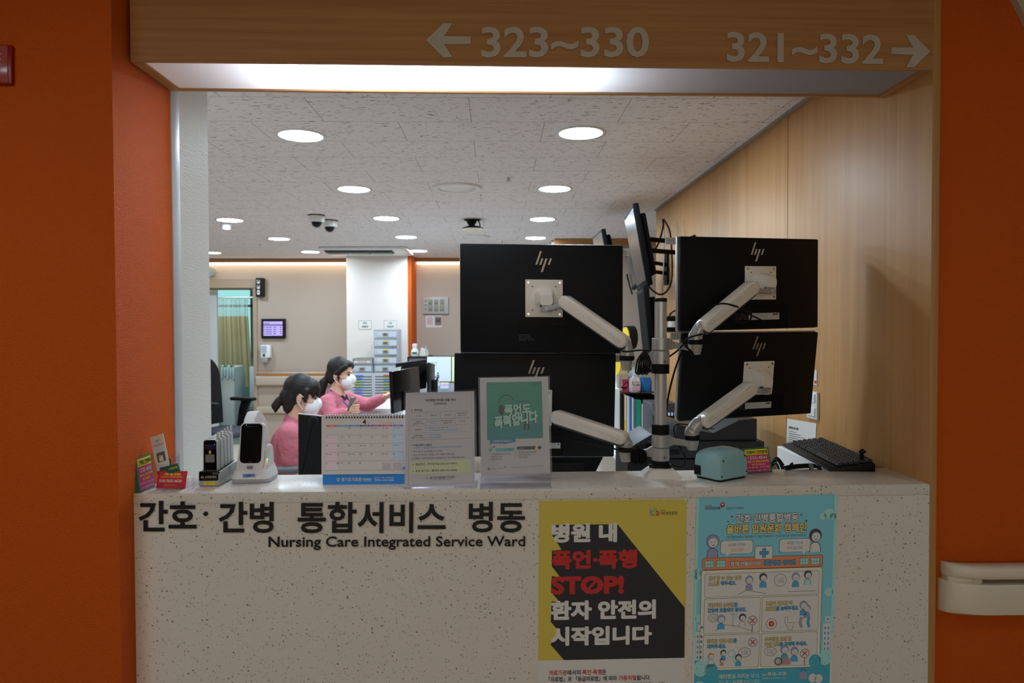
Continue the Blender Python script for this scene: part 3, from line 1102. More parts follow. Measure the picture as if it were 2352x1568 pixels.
b.rect(B, 1616, 1281, 1894, 1309, LIN, 0.0008, 6)
b.rect(B, 1617, 1282, 1893, 1308, ORG, 0.001, 5)
b.rect(B, 1736, 1257, 1778, 1288, LIN, 0.0012, 4); b.rect(B, 1737, 1258, 1777, 1287, WP, 0.0014, 3)
for wd, mt, hh in ((8, LIN, 0.0016), (5.5, TBL, 0.0018)):
    b.line(B, [(1748 - (wd > 6) , 1273), (1767 + (wd > 6), 1273)], wd, mt, hh); b.line(B, [(1757.5, 1263 - (wd > 6)), (1757.5, 1283 + (wd > 6))], wd, mt, hh)
for x in (1622, 1649, 1840, 1866):
    b.rect(B, x, 1287, x + 21, 1304, GREYP, 0.0012); b.rect(B, x + 1.5, 1288.5, x + 19.5, 1302.5, BLU2, 0.0014)
    for k in (1, 2):
        b.line(B, [(x + 1.5 + 6 * k, 1288.5), (x + 1.5 + 6 * k, 1302.5)], 0.7, LIN, 0.0016)
    b.line(B, [(x + 1.5, 1295.5), (x + 19.5, 1295.5)], 0.7, LIN, 0.0016)
b.text(B, '함께 만들어가는', 1680, 1290, 1753, 1303, LIN, 0.075, 0.0012); b.text(B, '함께 만들어가는', 1681, 1291, 1752, 1302, WP, 0.03, 0.0015)
b.text(B, '통합병동 에티켓', 1757, 1290, 1831, 1303, LIN, 0.075, 0.0012); b.text(B, '통합병동 에티켓', 1758, 1291, 1830, 1302, TBL, 0.03, 0.0015)
b.build('terracotta_banner', t)
b = MB(T)
b.rect(B, 1615, 1309, 1894, 1541, LIN, 0.0007, 6)
b.rect(B, 1616, 1310, 1893, 1540, YEL2, 0.0009, 5)
PAN = [(1624, 1318, 1886, 1371), (1624, 1375, 1752, 1455), (1757, 1375, 1886, 1455), (1624, 1459, 1752, 1535), (1757, 1459, 1886, 1535)]
for x0, y0, x1, y1 in PAN:
    b.rect(B, x0 - 0.7, y0 - 0.7, x1 + 0.7, y1 + 0.7, LIN, 0.0010, 4)
    b.rect(B, x0, y0, x1, y1, WP, 0.0012, 4)
b.build('panel_grid', t)
caps = {}
for s, x0, y0, x1, y1, mt in (('혼자 할 수 있는 일은', 1632, 1323, 1707, 1333, GOLD), ('스스로', 1632, 1335, 1657, 1345, GOLD), ('해주세요.', 1660, 1335, 1695, 1345, TBL),
                              ('개인적인 심부름', 1632, 1385, 1691, 1395, GOLD), ('은', 1692, 1385, 1700, 1395, TBL), ('간호에 포함되지 않아요.', 1632, 1397, 1720, 1407, TBL),
                              ('도움이 필요할 때', 1765, 1385, 1826, 1395, GOLD), ('호출벨', 1765, 1397, 1788, 1407, GOLD), ('을 눌러주세요.', 1789, 1397, 1841, 1407, TBL),
                              ('정해진 면회시간', 1632, 1468, 1691, 1478, GOLD), ('을', 1692, 1468, 1700, 1478, TBL), ('지켜주세요.', 1632, 1480, 1676, 1490, TBL),
                              ('부적절한 호칭 및', 1765, 1468, 1826, 1478, GOLD), ('거친 언행', 1765, 1480, 1799, 1490, GOLD), ('을 자제해 주세요.', 1800, 1480, 1862, 1490, TBL)):
    b = caps.setdefault((x0 > 1750, y0 // 75), MB(T))
    b.text(B, s, x0 - 0.5, y0 - 0.5, x1 + 0.5, y1 + 0.5, LIN, 0.07, 0.0014)
    b.text(B, s, x0, y0, x1, y1, mt, 0.02, 0.0017)
for b in caps.values():
    b.build('caption', t)


def toon(mb, x, y, s, hair, top, back=False):
    """small line figure: head at (x, y), hair, shoulders below"""
    mb.poly(B, [(x - 7 * s, y + 20 * s), (x - 6 * s, y + 11 * s), (x - 2 * s, y + 8 * s), (x + 2 * s, y + 8 * s), (x + 6 * s, y + 11 * s), (x + 7 * s, y + 20 * s)], LIN, 0.0014)
    mb.poly(B, [(x - 6.3 * s, y + 20 * s), (x - 5.4 * s, y + 11.5 * s), (x - 2 * s, y + 8.7 * s), (x + 2 * s, y + 8.7 * s), (x + 5.4 * s, y + 11.5 * s), (x + 6.3 * s, y + 20 * s)], top, 0.0016)
    mb.disc(B, x, y, 7.6 * s, LIN, 0.0018, 8.2 * s)
    mb.disc(B, x, y, 7.0 * s, hair, 0.0020, 7.6 * s)
    mb.disc(B, x + 0.6 * s, y + 1.8 * s, 5.4 * s, WP, 0.0022, 5.6 * s)
    mb.disc(B, x - 1.4 * s, y + 1 * s, 0.6 * s, LIN, 0.0024); mb.disc(B, x + 2.4 * s, y + 1 * s, 0.6 * s, LIN, 0.0024)
    mb.line(B, [(x - 1 * s, y + 4.2 * s), (x + 0.7 * s, y + 5 * s), (x + 2.4 * s, y + 4.2 * s)], 0.7 * s, LIN, 0.0024)


def cross_sign(x, y, r, pole=None):
    mb = MB(T)
    mb.ring(B, x, y, r, 1.1, LIN, 0.0016)
    mb.line(B, [(x - r * 0.55, y - r * 0.55), (x + r * 0.55, y + r * 0.55)], 2, PRED, 0.0018)
    mb.line(B, [(x + r * 0.55, y - r * 0.55), (x - r * 0.55, y + r * 0.55)], 2, PRED, 0.0018)
    if pole:
        mb.line(B, [(x, y + r), (x, pole)], 1.6, LIN, 0.0014)
    mb.build('prohibition_sign', t)


for x, y, s, hc, tc in ((1639, 1243, 1.9, LIL, LIL), (1875, 1236, 1.9, LIN, WP), (1725, 1334, 1.2, LIL, LIL), (1757, 1329, 1.2, LIN, TBL), (1832, 1330, 1.2, LIL, TEA), (1860, 1326, 1.2, LIN, BLU2),
                        (1663, 1422, 1.2, LIL, TBL), (1712, 1420, 1.1, LIN, WP), (1852, 1396, 1.2, LIL, TBL), (1860, 1404, 1.1, LIL, LIL),
                        (1642, 1507, 0.9, ORG, WP), (1670, 1500, 0.9, LIN, TBL), (1667, 1518, 0.6, LIN, ORG), (1705, 1512, 1.0, LIN, TBL),
                        (1811, 1497, 1.25, LIL, TEA), (1834, 1502, 1.2, LIL, TBL)):
    b = MB(T)
    toon(b, x, y, s, hc, tc)
    b.build('cartoon_figure', t)
b = MB(T)
for x in (1848, 1866):
    b.line(B, [(x, 1424), (x - 3, 1436), (x + 1, 1448)], 6, LIN, 0.0015); b.line(B, [(x, 1424), (x - 3, 1436), (x + 1, 1448)], 5, TBL if x > 1850 else LIL, 0.0017)
b.build('standing_legs', t)
for q in (((1700, 1367), (1720, 1358), (1765, 1367)), ((1815, 1364), (1880, 1364)), ((1650, 1450), (1672, 1436), (1700, 1440), (1735, 1452))):
    b = MB(T); b.line(B, q, 0.9, LIN, 0.0014); b.build('blanket_line', t)
b = MB(T)
b.line(B, [(1690, 1412), (1690, 1440)], 0.9, LIN, 0.0014); b.line(B, [(1683, 1412), (1700, 1412)], 0.9, LIN, 0.0014); b.rect(B, 1694, 1414, 1699, 1422, BLU2, 0.0014)
cross_sign(1735, 1428, 10, 1455); cross_sign(1737, 1478, 10); cross_sign(1858, 1508, 10, 1535)
b.build('drip_stand', t)
b = MB(T)
b.ring(B, 1779, 1437, 12, 1, LIN, 0.0014); b.disc(B, 1779, 1437, 6.5, PRED, 0.0014)
b.text(B, '호출', 1775, 1434.5, 1783, 1439.5, WP, 0, 0.0017)
b.build('call_button', t)
b = MB(T)
b.line(B, [(1810, 1422), (1816, 1422), (1816, 1436), (1832, 1436), (1828, 1446), (1828, 1452), (1818, 1452), (1816, 1444), (1810, 1436), (1810, 1422)], 0.9, LIN, 0.0014)
b.build('toilet_drawing', t)
for x, y, rx, ry in ((1797, 1337, 14, 14), (1645, 1419, 12, 9), (1719, 1501, 14, 11), (1778, 1501, 14, 10)):
    b = MB(T)
    b.ring(B, x, y, rx, 0.9, LIN, 0.0014, ry=ry)
    for k in (-1, 0, 1):
        b.text(B, ('나는 왜 식사', '안 주세요', '그냥 호칭에')[k + 1], x - 8, y - 1.5 + 4 * k, x + 8, y + 1.5 + 4 * k, LIN, 0, 0.0014)
    b.build('speech_bubble', t)
b = MB(T)
b.ring(B, 1797, 1524, 8, 2.2, LIN, 0.0026); b.ring(B, 1797, 1524, 4, 0.6, LIN, 0.0026)
b.poly(B, [(1803, 1518), (1824, 1518), (1826, 1533), (1803, 1533)], ink('plaid_print', 134, 100, 96), 0.0018)
b.build('wheelchair_drawing', t)
b = MB(T)
b.ring(B, 1689, 1503, 8, 1, TBL, 0.0014)
for x in (1628, 1690):
    b.poly(B, [(x, 1510), (x + 14, 1506), (x + 22, 1533), (x + 8, 1533)], BLU2, 0.0013)
b.build('bed_drawing', t)
b = MB(T)
for s, x0, y0, x1, y1, mt in (('에티켓', 1661, 1550, 1690, 1561, YEL2), ('을', 1691, 1550, 1700, 1561, BLU2), ('지키는', 1704, 1550, 1732, 1561, YEL2), ('당신,', 1735, 1550, 1756, 1561, BLU2),
                              ('2023.', 1761, 1552, 1772, 1557, YEL2), ('09.18.~10.20.', 1774, 1549, 1818, 1557, YEL2), ('캠페인을 보고 퀴즈를 풀어 주세요', 1761, 1561, 1816, 1565, BLU2),
                              ('퀴즈 풀고', 1661, 1564, 1690, 1575, BLU2), ('보냉백', 1693, 1564, 1716, 1575, YEL2), ('받아가세요!', 1719, 1564, 1757, 1575, BLU2)):
    b.text(B, s, x0, y0, x1, y1, mt, 0.02, 0.0012)
b.rect(B, 1847, 1550, 1865, 1568, LIL, 0.0012); b.ring(B, 1856, 1551, 5, 1, LIN, 0.0014, a0=0, a1=180, ry=8)
b.build('footer_print', t)


# ================================================================== THINGS ON AND BEHIND THE COUNTER
def pbox(mb, x0, y0, x1, y1, Y, d, mt, bev=0.0):
    """box whose front face, at distance Y, was measured on the photo"""
    a, c = PY(x0, y1, Y), PY(x1, y0, Y)
    return mb.box((a.x, Y, a.z), (c.x, Y + d, c.z), mt, bev)


def sheet(x0, y0, x1, y1, Y0, Y1=None):
    """a frame facing the camera; top edge may lie deeper (Y1)"""
    Y1 = Y0 if Y1 is None else Y1
    a, c, d = PY(x0, y0, Y1), PY(x1, y0, Y1), PY(x0, y1, Y0)
    return Frame(a, a + Vector((c.x - a.x, 0, 0)), d, x0, y0, x1, y1)


def quad(tl, tr, bl, x1=100.0, y1=100.0):
    return Frame(Vector(tl), Vector(tr), Vector(bl), 0, 0, x1, y1)


def slab(mb, fr, x0, y0, x1, y1, th, mt, bev=0.0, h=0.0):
    """flat board on a frame, th thick, its front at height h"""
    c = fr.p((x0 + x1) / 2, (y0 + y1) / 2, h - th / 2)
    return mb.obox(c, fr.u * (x1 - x0) / 2, fr.n * th / 2, fr.v * (y1 - y0) / 2, mt, bev)


LT2 = (172, 168, 164)
# ---------------------------------------------------------------- desks and shelves carrying everything
DESK = mat('white_laminate', (226, 224, 222), 0.4)
XD = PZ(1418, 1050, 0.74).x
t = thing('work_desk', 'white work desk hidden behind the counter ledge', 'desk', (0, 2.4, 0))
T = mw(t)
b = MB(T); b.box((XL + 0.02, 2.145, 0.71), (XR - 0.01, 2.80, 0.74), DESK, 0.003); b.build('top', t)
for x in (XL + 0.05, 0.1, XD + 0.02):
    MB(T).box((x, 2.16, 0), (x + 0.03, 2.76, 0.71), DESK).build('side_panel', t)
t = thing('side_desk', 'white side desk along the wooden wall, carrying printers and folders', 'desk', (XD + 0.2, 4, 0))
T = mw(t)
MB(T).box((XD, 2.802, 0.71), (XR - 0.01, 5.18, 0.74), DESK, 0.003).build('top', t)
for y in (2.85, 3.9, 5.1):
    MB(T).box((XD + 0.02, y, 0), (XR - 0.03, y + 0.03, 0.71), DESK).build('side_panel', t)
for k in range(3):
    MB(T).box((XD + 0.012, 3.3, 0.05 + 0.21 * k), (XD + 0.03, 3.88, 0.24 + 0.21 * k), DESK, 0.002).build('drawer', t)

# ---------------------------------------------------------------- desk calendar
t = thing('desk_calendar', 'white April desk calendar with a blue foot, standing on the ledge', 'calendar', PZ(838, 1112, ZC))
T = mw(t)
Yb = PZ(838, 1112, ZC).y
CAL = sheet(741, 955, 936, 1112, Yb, Yb + 0.055)
CBL = ink('calendar_blue', 20, 110, 180, (190, 190, 188))
b = MB(T)
slab(b, CAL, 741, 960, 936, 1112, 0.002, CBL, 0, -0.001)
b.build('front_board', t)
b = MB(T)
d = PZ(741, 1112, ZC)
back = Frame(CAL.p(741, 958), CAL.p(936, 958), CAL.p(741, 958) + Vector((0, 0.075, ZC - CAL.p(741, 958).z)), 0, 0, 100, 100)
slab(b, back, 0, 0, 100, 100, 0.002, CBL)
b.build('back_board', t)
b = MB(T)
CW = ink('calendar_paper', 182, 177, 171, (190, 188, 184))
slab(b, CAL, 739, 954, 936, 1090, 0.003, CW, 0, 0.0025)
b.build('page_block', t)
b = MB(T)
H1 = 0.0030
CP = [ink('cal_%d' % i, *c, (182, 177, 171)) for i, c in enumerate([(186, 72, 48), (46, 142, 150), (44, 120, 170), (86, 62, 130), (130, 66, 130), (176, 60, 100), (92, 96, 168)])]
CR = ink('cal_pink', 190, 168, 168, (182, 177, 171)); CB = ink('cal_pale_blue', 158, 168, 186, (182, 177, 171))
b.rect(CAL, 749, 1000, 775, 1080, CR, H1)
b.rect(CAL, 900, 985, 925, 1062, CB, H1)
for k in range(7):
    x = 750 + 25.3 * k
    b.rect(CAL, x, 977, x + 24.3, 980.5, CP[k], H1 + 0.0002)
    b.text(CAL, ('일요일', '월요일', '화요일', '수요일', '목요일', '금요일', '토요일')[k], x + 7, 977.7, x + 18, 979.8, CW, 0, H1 + 0.0004)
b.text(CAL, '4', 833, 964, 841, 976, INK, 0.02, H1)
b.text(CAL, 'April', 844, 970, 849, 972, INKG, 0, H1); b.text(CAL, '2025', 844, 973, 849, 975, INKG, 0, H1)
b.text(CAL, '경기도의료원이천병원 홈페이지', 880, 972, 909, 974, INKG, 0, H1)
n = 1
for r in range(5):
    for k in range(7):
        if (r == 0 and k < 2) or n > 30:
            continue
        x, y = 751 + 25.3 * k - r * 0.8, 983 + 20 * r
        mt = INKR if k == 0 else INKB if k == 6 else INKG
        wd = 2.0 if n < 10 else 4.2
        b.text(CAL, str(n), x, y, x + wd, y + 3.4, mt, 0.01, H1 + 0.0003)
        if n in (3, 4, 5, 7, 11, 16, 19, 20, 22, 25, 28):
            b.rect(CAL, x + 6, y + 1.3, x + 14, y + 2.1, INKG, H1 + 0.0003)
        n += 1
    if r:
        b.line(CAL, [(749, 980 + 20 * r), (925, 980 + 20 * r)], 0.35, INKG, H1 + 0.0003)
b.line(CAL, [(748, 1081), (925, 1081)], 0.4, INKG, H1 + 0.0003)
for x0 in (876, 901):
    for r in range(5):
        for k in range(7):
            b.rect(CAL, x0 + 2.7 * k, 1066 + 3 * r, x0 + 2.7 * k + 1.2, 1067.2 + 3 * r, INKG, H1 + 0.0003)
b.build('page_print', t)
b = MB(T)
for s, x0, y0, x1, y1 in (('경기도의료원', 783, 1097, 828, 1106), ('이천병원', 830, 1098.5, 850, 1106), ('경기도 이천시 경충대로', 857, 1096.5, 901, 1100), ('☎031-630-4200', 857, 1101, 901, 1106.5)):
    b.text(CAL, s, x0, y0, x1, y1, CW, 0.015, 0.0004)
b.ring(CAL, 776, 1101.5, 3.6, 1.6, CW, 0.0004, n=4)
b.build('foot_print', t)
for k in range(28):
    x = 750 + 6.45 * k
    b = MB(T)
    c = CAL.p(x, 955, 0.0)
    for o_ in (0, 0.0022):
        b.tube([c + Vector((o_, 0.0 + 0.0055 * math.cos(a) + 0.002, -0.001 + 0.0055 * math.sin(a))) for a in [i * PI2 / 12 for i in range(13)]], 0.0006, CHROME, 6, False)
    b.rect(CAL, x - 1.2, 957.5, x + 2, 961.5, INK, 0.0032)
    b.build('ring', t)
t = thing('blue_clip', 'small bright blue pointed clip between the calendar and the parking notice', 'clip', CAL.p(930, 1077, 0.004))
b = MB(mw(t))
b.prism([CAL.p(x, y, 0.003) for x, y in ((920, 1077), (929, 1071.5), (938, 1070), (938, 1083), (929, 1082))], CAL.n * 0.004, mat('clip_blue', (40, 130, 210), 0.3), 0.001)
b.build('jaw', t)
MB(mw(t)).rect(CAL, 931, 1076, 936, 1078, INK, 0.0075).build('slot', t)


# ---------------------------------------------------------------- parking notice in a clear stand
t = thing('notice_stand', 'clear acrylic stand holding the white parking fee notice beside the calendar', 'notice stand', PZ(1012, 1121, ZC))
T = mw(t)
Yn = PZ(1012, 1121, ZC).y
a_, c_, d_ = PY(931, 901, Yn + 0.05), PY(1090, 897, Yn + 0.05), PY(929, 1122, Yn)
NT = Frame(a_, Vector((c_.x, a_.y, c_.z)), d_, 931, 901, 1090, 1122)
b = MB(T); slab(b, NT, 929, 898, 1094, 1123, 0.003, ACR, 0.0, 0.0052); b.build('acrylic_front', t)
b = MB(T); slab(b, NT, 929, 898, 1094, 1123, 0.0015, ACR, 0.0, -0.002); b.build('acrylic_back', t)
b = MB(T)
p0 = NT.p(929, 1123, 0.004); p1 = NT.p(1094, 1123, 0.004)
b.box((p0.x, p0.y, ZC), (p1.x, p0.y + 0.09, ZC + 0.002), ACR)
b.build('acrylic_foot', t)
b = MB(T)
NL = (180, 172, 168)
NWP = ink('notice_paper', 180, 172, 166, (196, 188, 182))
slab(b, NT, 932, 902, 1089, 1119, 0.0008, NWP, 0, 0.0)
b.build('notice_sheet', t)
b = MB(T)
NB = ink('notice_blue_ink', 92, 122, 156, NL); NK = ink('notice_ink', 48, 46, 46, NL); NGY = ink('notice_grey_ink', 120, 114, 112, NL); NG = ink('notice_green', 168, 170, 128, NL)
def nx(x): return 920 + x / 6.53
def ny(y): return 890 + y / 6.53
def ntext(s, x0, y0, x1, y1, mt, bold=0.0):
    b.text(NT, s, nx(x0), ny(y0), nx(x1), ny(y1), mt, bold, 0.0008)
def nline(x0, y0, x1, y1, w_=0.5, mt=None):
    b.line(NT, [(nx(x0), ny(y0)), (nx(x1), ny(y1))], w_, mt or NGY, 0.0008)
b.poly(NT, [(nx(155), ny(1120)), (nx(1045), ny(1108)), (nx(1043), ny(1298)), (nx(155), ny(1312))], NG, 0.0006)
for q in (((132, 112), (1058, 102)), ((1058, 102), (1083, 1450)), ((1083, 1450), (128, 1470)), ((128, 1470), (132, 112))):
    nline(*q[0], *q[1], 0.5, NB)
ntext('이천병원 주차장 이용 안내', 372, 182, 822, 222, NK, 0.03)
ntext('(입원환자용)', 500, 243, 694, 275, NK, 0.02)
for x, y, s, xe in ((160, 335, '▣', 186), (160, 865, '▣', 186), (186, 1154, '▣', 208), (186, 1253, '▣', 208)):
    ntext(s, x, y, xe, y + 24, NK)
ntext('주차요금', 205, 332, 328, 362, NK, 0.03)
ntext('아래 문제가 있을시', 200, 860, 466, 892, NK, 0.03)
for y, x1 in ((380, 1032), (486, 1036), (585, 1038), (690, 1038), (796, 1040)):
    nline(160, y + 4, x1, y - 4, 0.7 if y in (380, 486, 796) else 0.4)
for x, y0, y1 in ((380, 382, 796), (598, 380, 585), (815, 378, 584)):
    nline(x, y0, x, y1, 0.4)
for s, x0, y0, x1, y1, mt in (('차  종', 232, 424, 304, 446, NK), ('기본요금', 438, 420, 536, 444, NK), ('초과요금', 658, 418, 752, 442, NK), ('당일 정액주차', 846, 400, 1002, 420, NK), ('(당일 기준)', 860, 432, 988, 454, NK),
                              ('승용차', 234, 512, 304, 534, NK), ('(15인승 이하)', 190, 544, 350, 566, NK), ('31분~60분까지', 398, 510, 580, 532, NB), ('500원', 454, 542, 522, 562, NB),
                              ('매 10분 초과 시', 614, 508, 800, 530, NK), ('200원 추가', 644, 540, 772, 562, NK), ('5,000원', 880, 518, 972, 542, NB),
                              ('입원환자', 222, 632, 318, 654, NK), ('※ 입원일, 퇴원일 당일 무료', 398, 608, 716, 632, NB), ('(입, 퇴원일 이외에는 주차요금 발생)', 432, 644, 850, 670, NB),
                              ('정기주차요금', 196, 718, 340, 744, NK), ('(환자 및 보호자)', 172, 752, 362, 776, NK), ('※ 15일 40,000원', 398, 714, 606, 738, NB), ('※ 30일 80,000원', 398, 752, 606, 778, NB),
                              ('[요금정산기 콜벨 호출(주,야간) 및 주차관리실 연락(주간)]', 196, 900, 914, 932, NB), ('1. 주차 차단기 및 요금정산기 오작동', 170, 958, 626, 984, NK),
                              ('2. 경차, 하이브리드, 장애인, 국가유공자 차량 감면', 170, 1008, 802, 1036, NK), ('3. 입원환자 보호자 정기주차 요금문의 및 기타 주차장관련 문의', 170, 1060, 956, 1088, NK)):
    ntext(s, x0, y0, x1, y1, mt, 0.012)
ntext('평일주간 : 주차관리실 (031-637-0991)', 232, 1146, 840, 1182, NK, 0.02)
ntext('휴일 및 야간 : 콜센터 (080-703-6000)', 232, 1244, 842, 1280, NK, 0.02)
ntext('경기도의료원', 440, 1346, 668, 1386, NK, 0.02); ntext('이천병원', 680, 1344, 810, 1380, NK, 0.01)
nline(438, 1400, 780, 1394, 0.5, NK)
b.ring(NT, nx(400), ny(1367), 2.7, 1.3, ink('logo_teal', 60, 120, 150, NL), 0.0008, n=4)
b.build('notice_print', t)

# ---------------------------------------------------------------- green poster in a clear stand
t = thing('poster_stand', 'taller clear acrylic stand holding a green headphone poster', 'poster stand', PZ(1182, 1112, ZC))
T = mw(t)
Yg = PZ(1182, 1105, ZC).y
a_, c_, d_ = PY(1100, 867, Yg + 0.035), PY(1262, 864, Yg + 0.035), PY(1103, 1094, Yg)
GT = Frame(a_, Vector((c_.x, a_.y + 0.004, c_.z)), d_, 1100, 867, 1262, 1094)
b = MB(T)
notch = [(1098, 866), (1172, 866)] + [(1182 - 10 * math.cos(a), 866 + 5 * math.sin(a)) for a in [i * math.pi / 8 for i in range(9)]] + [(1263, 866), (1263, 1092), (1098, 1095)]
b.prism([GT.p(x, y, 0.004) for x, y in notch], GT.n * 0.003, ACR)
b.build('acrylic_front', t)
b = MB(T); slab(b, GT, 1098, 866, 1263, 1094, 0.003, ACR, 0, -0.003); b.build('acrylic_back', t)
b = MB(T)
p0, p1, p2, p3 = PZ(1102, 1124, ZC), PZ(1266, 1117, ZC), GT.p(1263, 1088, -0.006), GT.p(1102, 1090, -0.006)
p2, p3 = Vector((p2.x, p2.y, p2.z)), Vector((p3.x, p3.y, p3.z))
b.prism([p0, p1, p2, p3], (0, 0.002, 0.003), ACR)
b.prism([PZ(1102, 1100, ZC), PZ(1266, 1096, ZC), p2, p3], (0, 0.003, 0), ACR)
b.box((p0.x, p0.y, ZC), (p1.x, p0.y + 0.07, ZC + 0.002), ACR)
b.build('acrylic_foot', t)
b = MB(T)
GL = (176, 168, 152)
GP = ink('cream_poster_paper', 172, 164, 146, (190, 182, 166))
slab(b, GT, 1102, 868, 1259, 1092, 0.0008, GP, 0, 0.0)
b.build('poster_sheet', t)
GG = ink('poster_green', 40, 112, 84, GL); GD = ink('poster_dark_green', 24, 50, 44, GL); GLt = ink('poster_pale_green', 130, 164, 132, GL); GTl = ink('poster_teal', 32, 96, 112, GL); GMt = ink('poster_mint', 62, 134, 120, GL)
def gx(x): return 1090 + x / 6.03
def gy(y): return 860 + y / 6.03
b = MB(T)
b.rect(GT, gx(163), gy(112), gx(930), gy(905), GG, 0.0006, 1.5)
b.poly(GT, [(gx(163), gy(760)), (gx(930), gy(690)), (gx(930), gy(895)), (gx(163), gy(915))], ink('poster_green_floor', 36, 104, 92, GL), 0.0007)
b.text(GT, '고객 응대근로자 폭언으로부터 보호합시다', gx(178), gy(132), gx(372), gy(148), GD, 0, 0.0009)
for q in ((790, 125, 912, 155),):
    b.line(GT, [(gx(q[0]), gy(q[1])), (gx(q[2]), gy(q[1])), (gx(q[2]), gy(q[3])), (gx(q[0]), gy(q[3])), (gx(q[0]), gy(q[1]))], 0.5, GD, 0.0009)
b.text(GT, '안전 일터', gx(798), gy(130), gx(900), gy(150), GD, 0, 0.0009)
b.ring(GT, gx(435), gy(395), 16.5, 1.8, GD, 0.0009, a0=10, a1=190)
b.disc(GT, gx(362), gy(500), 6, GD, 0.0009, 12)
b.text(GT, '감정노동자에게는', gx(580), gy(375), gx(745), gy(402), GD, 0, 0.0009)
random.seed(4)
for k in range(26):
    x, y = gx(190 + random.random() * 130), gy(420 + random.random() * 190)
    s_ = 0.8 + random.random() * 2.4
    b.poly(GT, [(x, y), (x + s_, y + 0.5), (x + s_ * 0.8, y + s_ * 0.7), (x + 0.2, y + s_ * 0.5)], GD, 0.0009)
for s, x0, y0, x1, y1, dy in (('폭언도', 400, 428, 770, 572, -2), ('폭력입니다', 262, 592, 862, 764, -13)):
    yy = (-dy if s != '폭언도' else 0) * 0
    for sx, sy in ((-2.4, 0.6), (-1.2, 0.3)):
        b.text(GT, s, gx(x0) + sx, gy(y0) + sy, gx(x1) + sx, gy(y1) + sy - abs(dy) * 0, GD, 0.06, 0.0010, dy=dy)
    b.text(GT, s, gx(x0), gy(y0), gx(x1), gy(y1), GLt, 0.05, 0.0013, dy=dy)
b.disc(GT, gx(598), gy(612), 3.2, GLt, 0.0015); b.disc(GT, gx(628), gy(608), 3.2, GLt, 0.0015); b.poly(GT, [(gx(574), gy(620)), (gx(610), gy(660)), (gx(646), gy(615))], GLt, 0.0015)
for x in (682, 735):
    b.disc(GT, gx(x), gy(685), 1.3, GD, 0.0016)
    b.poly(GT, [(gx(x - 14), gy(697)), (gx(x + 14), gy(697)), (gx(x + 10), gy(785)), (gx(x - 12), gy(785))], GD, 0.0016)
b.line(GT, [(gx(690), gy(712)), (gx(728), gy(702))], 1.2, GD, 0.0016)
b.build('green_artwork', t)
b = MB(T)
b.poly(GT, [(gx(206), gy(888)), (gx(380), gy(902)), (gx(560), gy(882)), (gx(545), gy(925)), (gx(558), gy(948)), (gx(400), gy(972)), (gx(218), gy(960)), (gx(212), gy(988)), (gx(200), gy(970))], GTl, 0.0009)
b.text(GT, '이것만은 꼭 지킵시다', gx(240), gy(915), gx(490), gy(950), GP, 0.03, 0.0011)
b.rect(GT, gx(182), gy(1030), gx(528), gy(1074), GMt, 0.0008, 3.4); b.rect(GT, gx(566), gy(1012), gx(905), gy(1056), GD, 0.0008, 3.4)
b.text(GT, '사업주', gx(420), gy(1034), gx(495), gy(1060), GD, 0, 0.001); b.text(GT, '근로자', gx(595), gy(1028), gx(668), gy(1050), GMt, 0, 0.001)
SKI = ink('poster_skin', 196, 160, 130, GL); HEL = ink('poster_helmet', 196, 148, 60, GL)
b.disc(GT, gx(252), gy(1034), 2.8, SKI, 0.0012); b.disc(GT, gx(252), gy(1018), 2.6, GD, 0.0011); b.disc(GT, gx(252), gy(1066), 5.4, GLt, 0.001, 3.2)
b.disc(GT, gx(838), gy(1014), 2.6, SKI, 0.0012); b.disc(GT, gx(838), gy(995), 3.0, HEL, 0.0013); b.disc(GT, gx(838), gy(1044), 3.8, HEL, 0.001, 2.6)
b.line(GT, [(gx(546), gy(1020)), (gx(546), gy(1172))], 0.4, GD, 0.0008)
for i, (s, x0, y0, x1) in enumerate((('✓ 고객 응대 업무매뉴얼 수립·시행', 195, 1100, 472), ('✓ 치료 및 상담 지원', 195, 1136, 358), ('✓ 담당자 휴식 부여', 195, 1170, 355),
                                    ('✓ 폭언 발생 시 일시적 업무 중단', 570, 1082, 832), ('✓ 법적조치 가능 안내', 570, 1118, 748), ('✓ 업무규정 설명', 570, 1150, 706))):
    b.text(GT, s, gx(x0), gy(y0), gx(x1), gy(y0 + 22), GD, 0.01, 0.0008)
b.ring(GT, gx(180), gy(1311), 2.2, 1.3, GD, 0.0008); b.text(GT, '고용노동부', gx(210), gy(1302), gx(282), gy(1318), GD, 0, 0.0008)
b.text(GT, '안전보건공단', gx(302), gy(1298), gx(385), gy(1312), GD, 0, 0.0008)
b.line(GT, [(gx(390), gy(1290)), (gx(416), gy(1284))], 1.8, GMt, 0.0008); b.line(GT, [(gx(403), gy(1272)), (gx(405), gy(1304))], 1.8, GMt, 0.0008)
b.line(GT, [(gx(475), gy(1302)), (gx(922), gy(1280))], 0.5, GD, 0.0008)
b.build('lower_print', t)


# ---------------------------------------------------------------- caregiver cards and leaflets at the left end
CM = ink('card_magenta', 178, 36, 96, (196, 190, 186)); CY = ink('card_yellow', 226, 210, 40, (196, 190, 186)); CG = ink('card_green', 26, 104, 74, (196, 190, 186)); CRD = ink('card_red', 176, 34, 46, (196, 190, 186)); CDG = ink('card_dark_green', 22, 74, 58, (196, 190, 186))


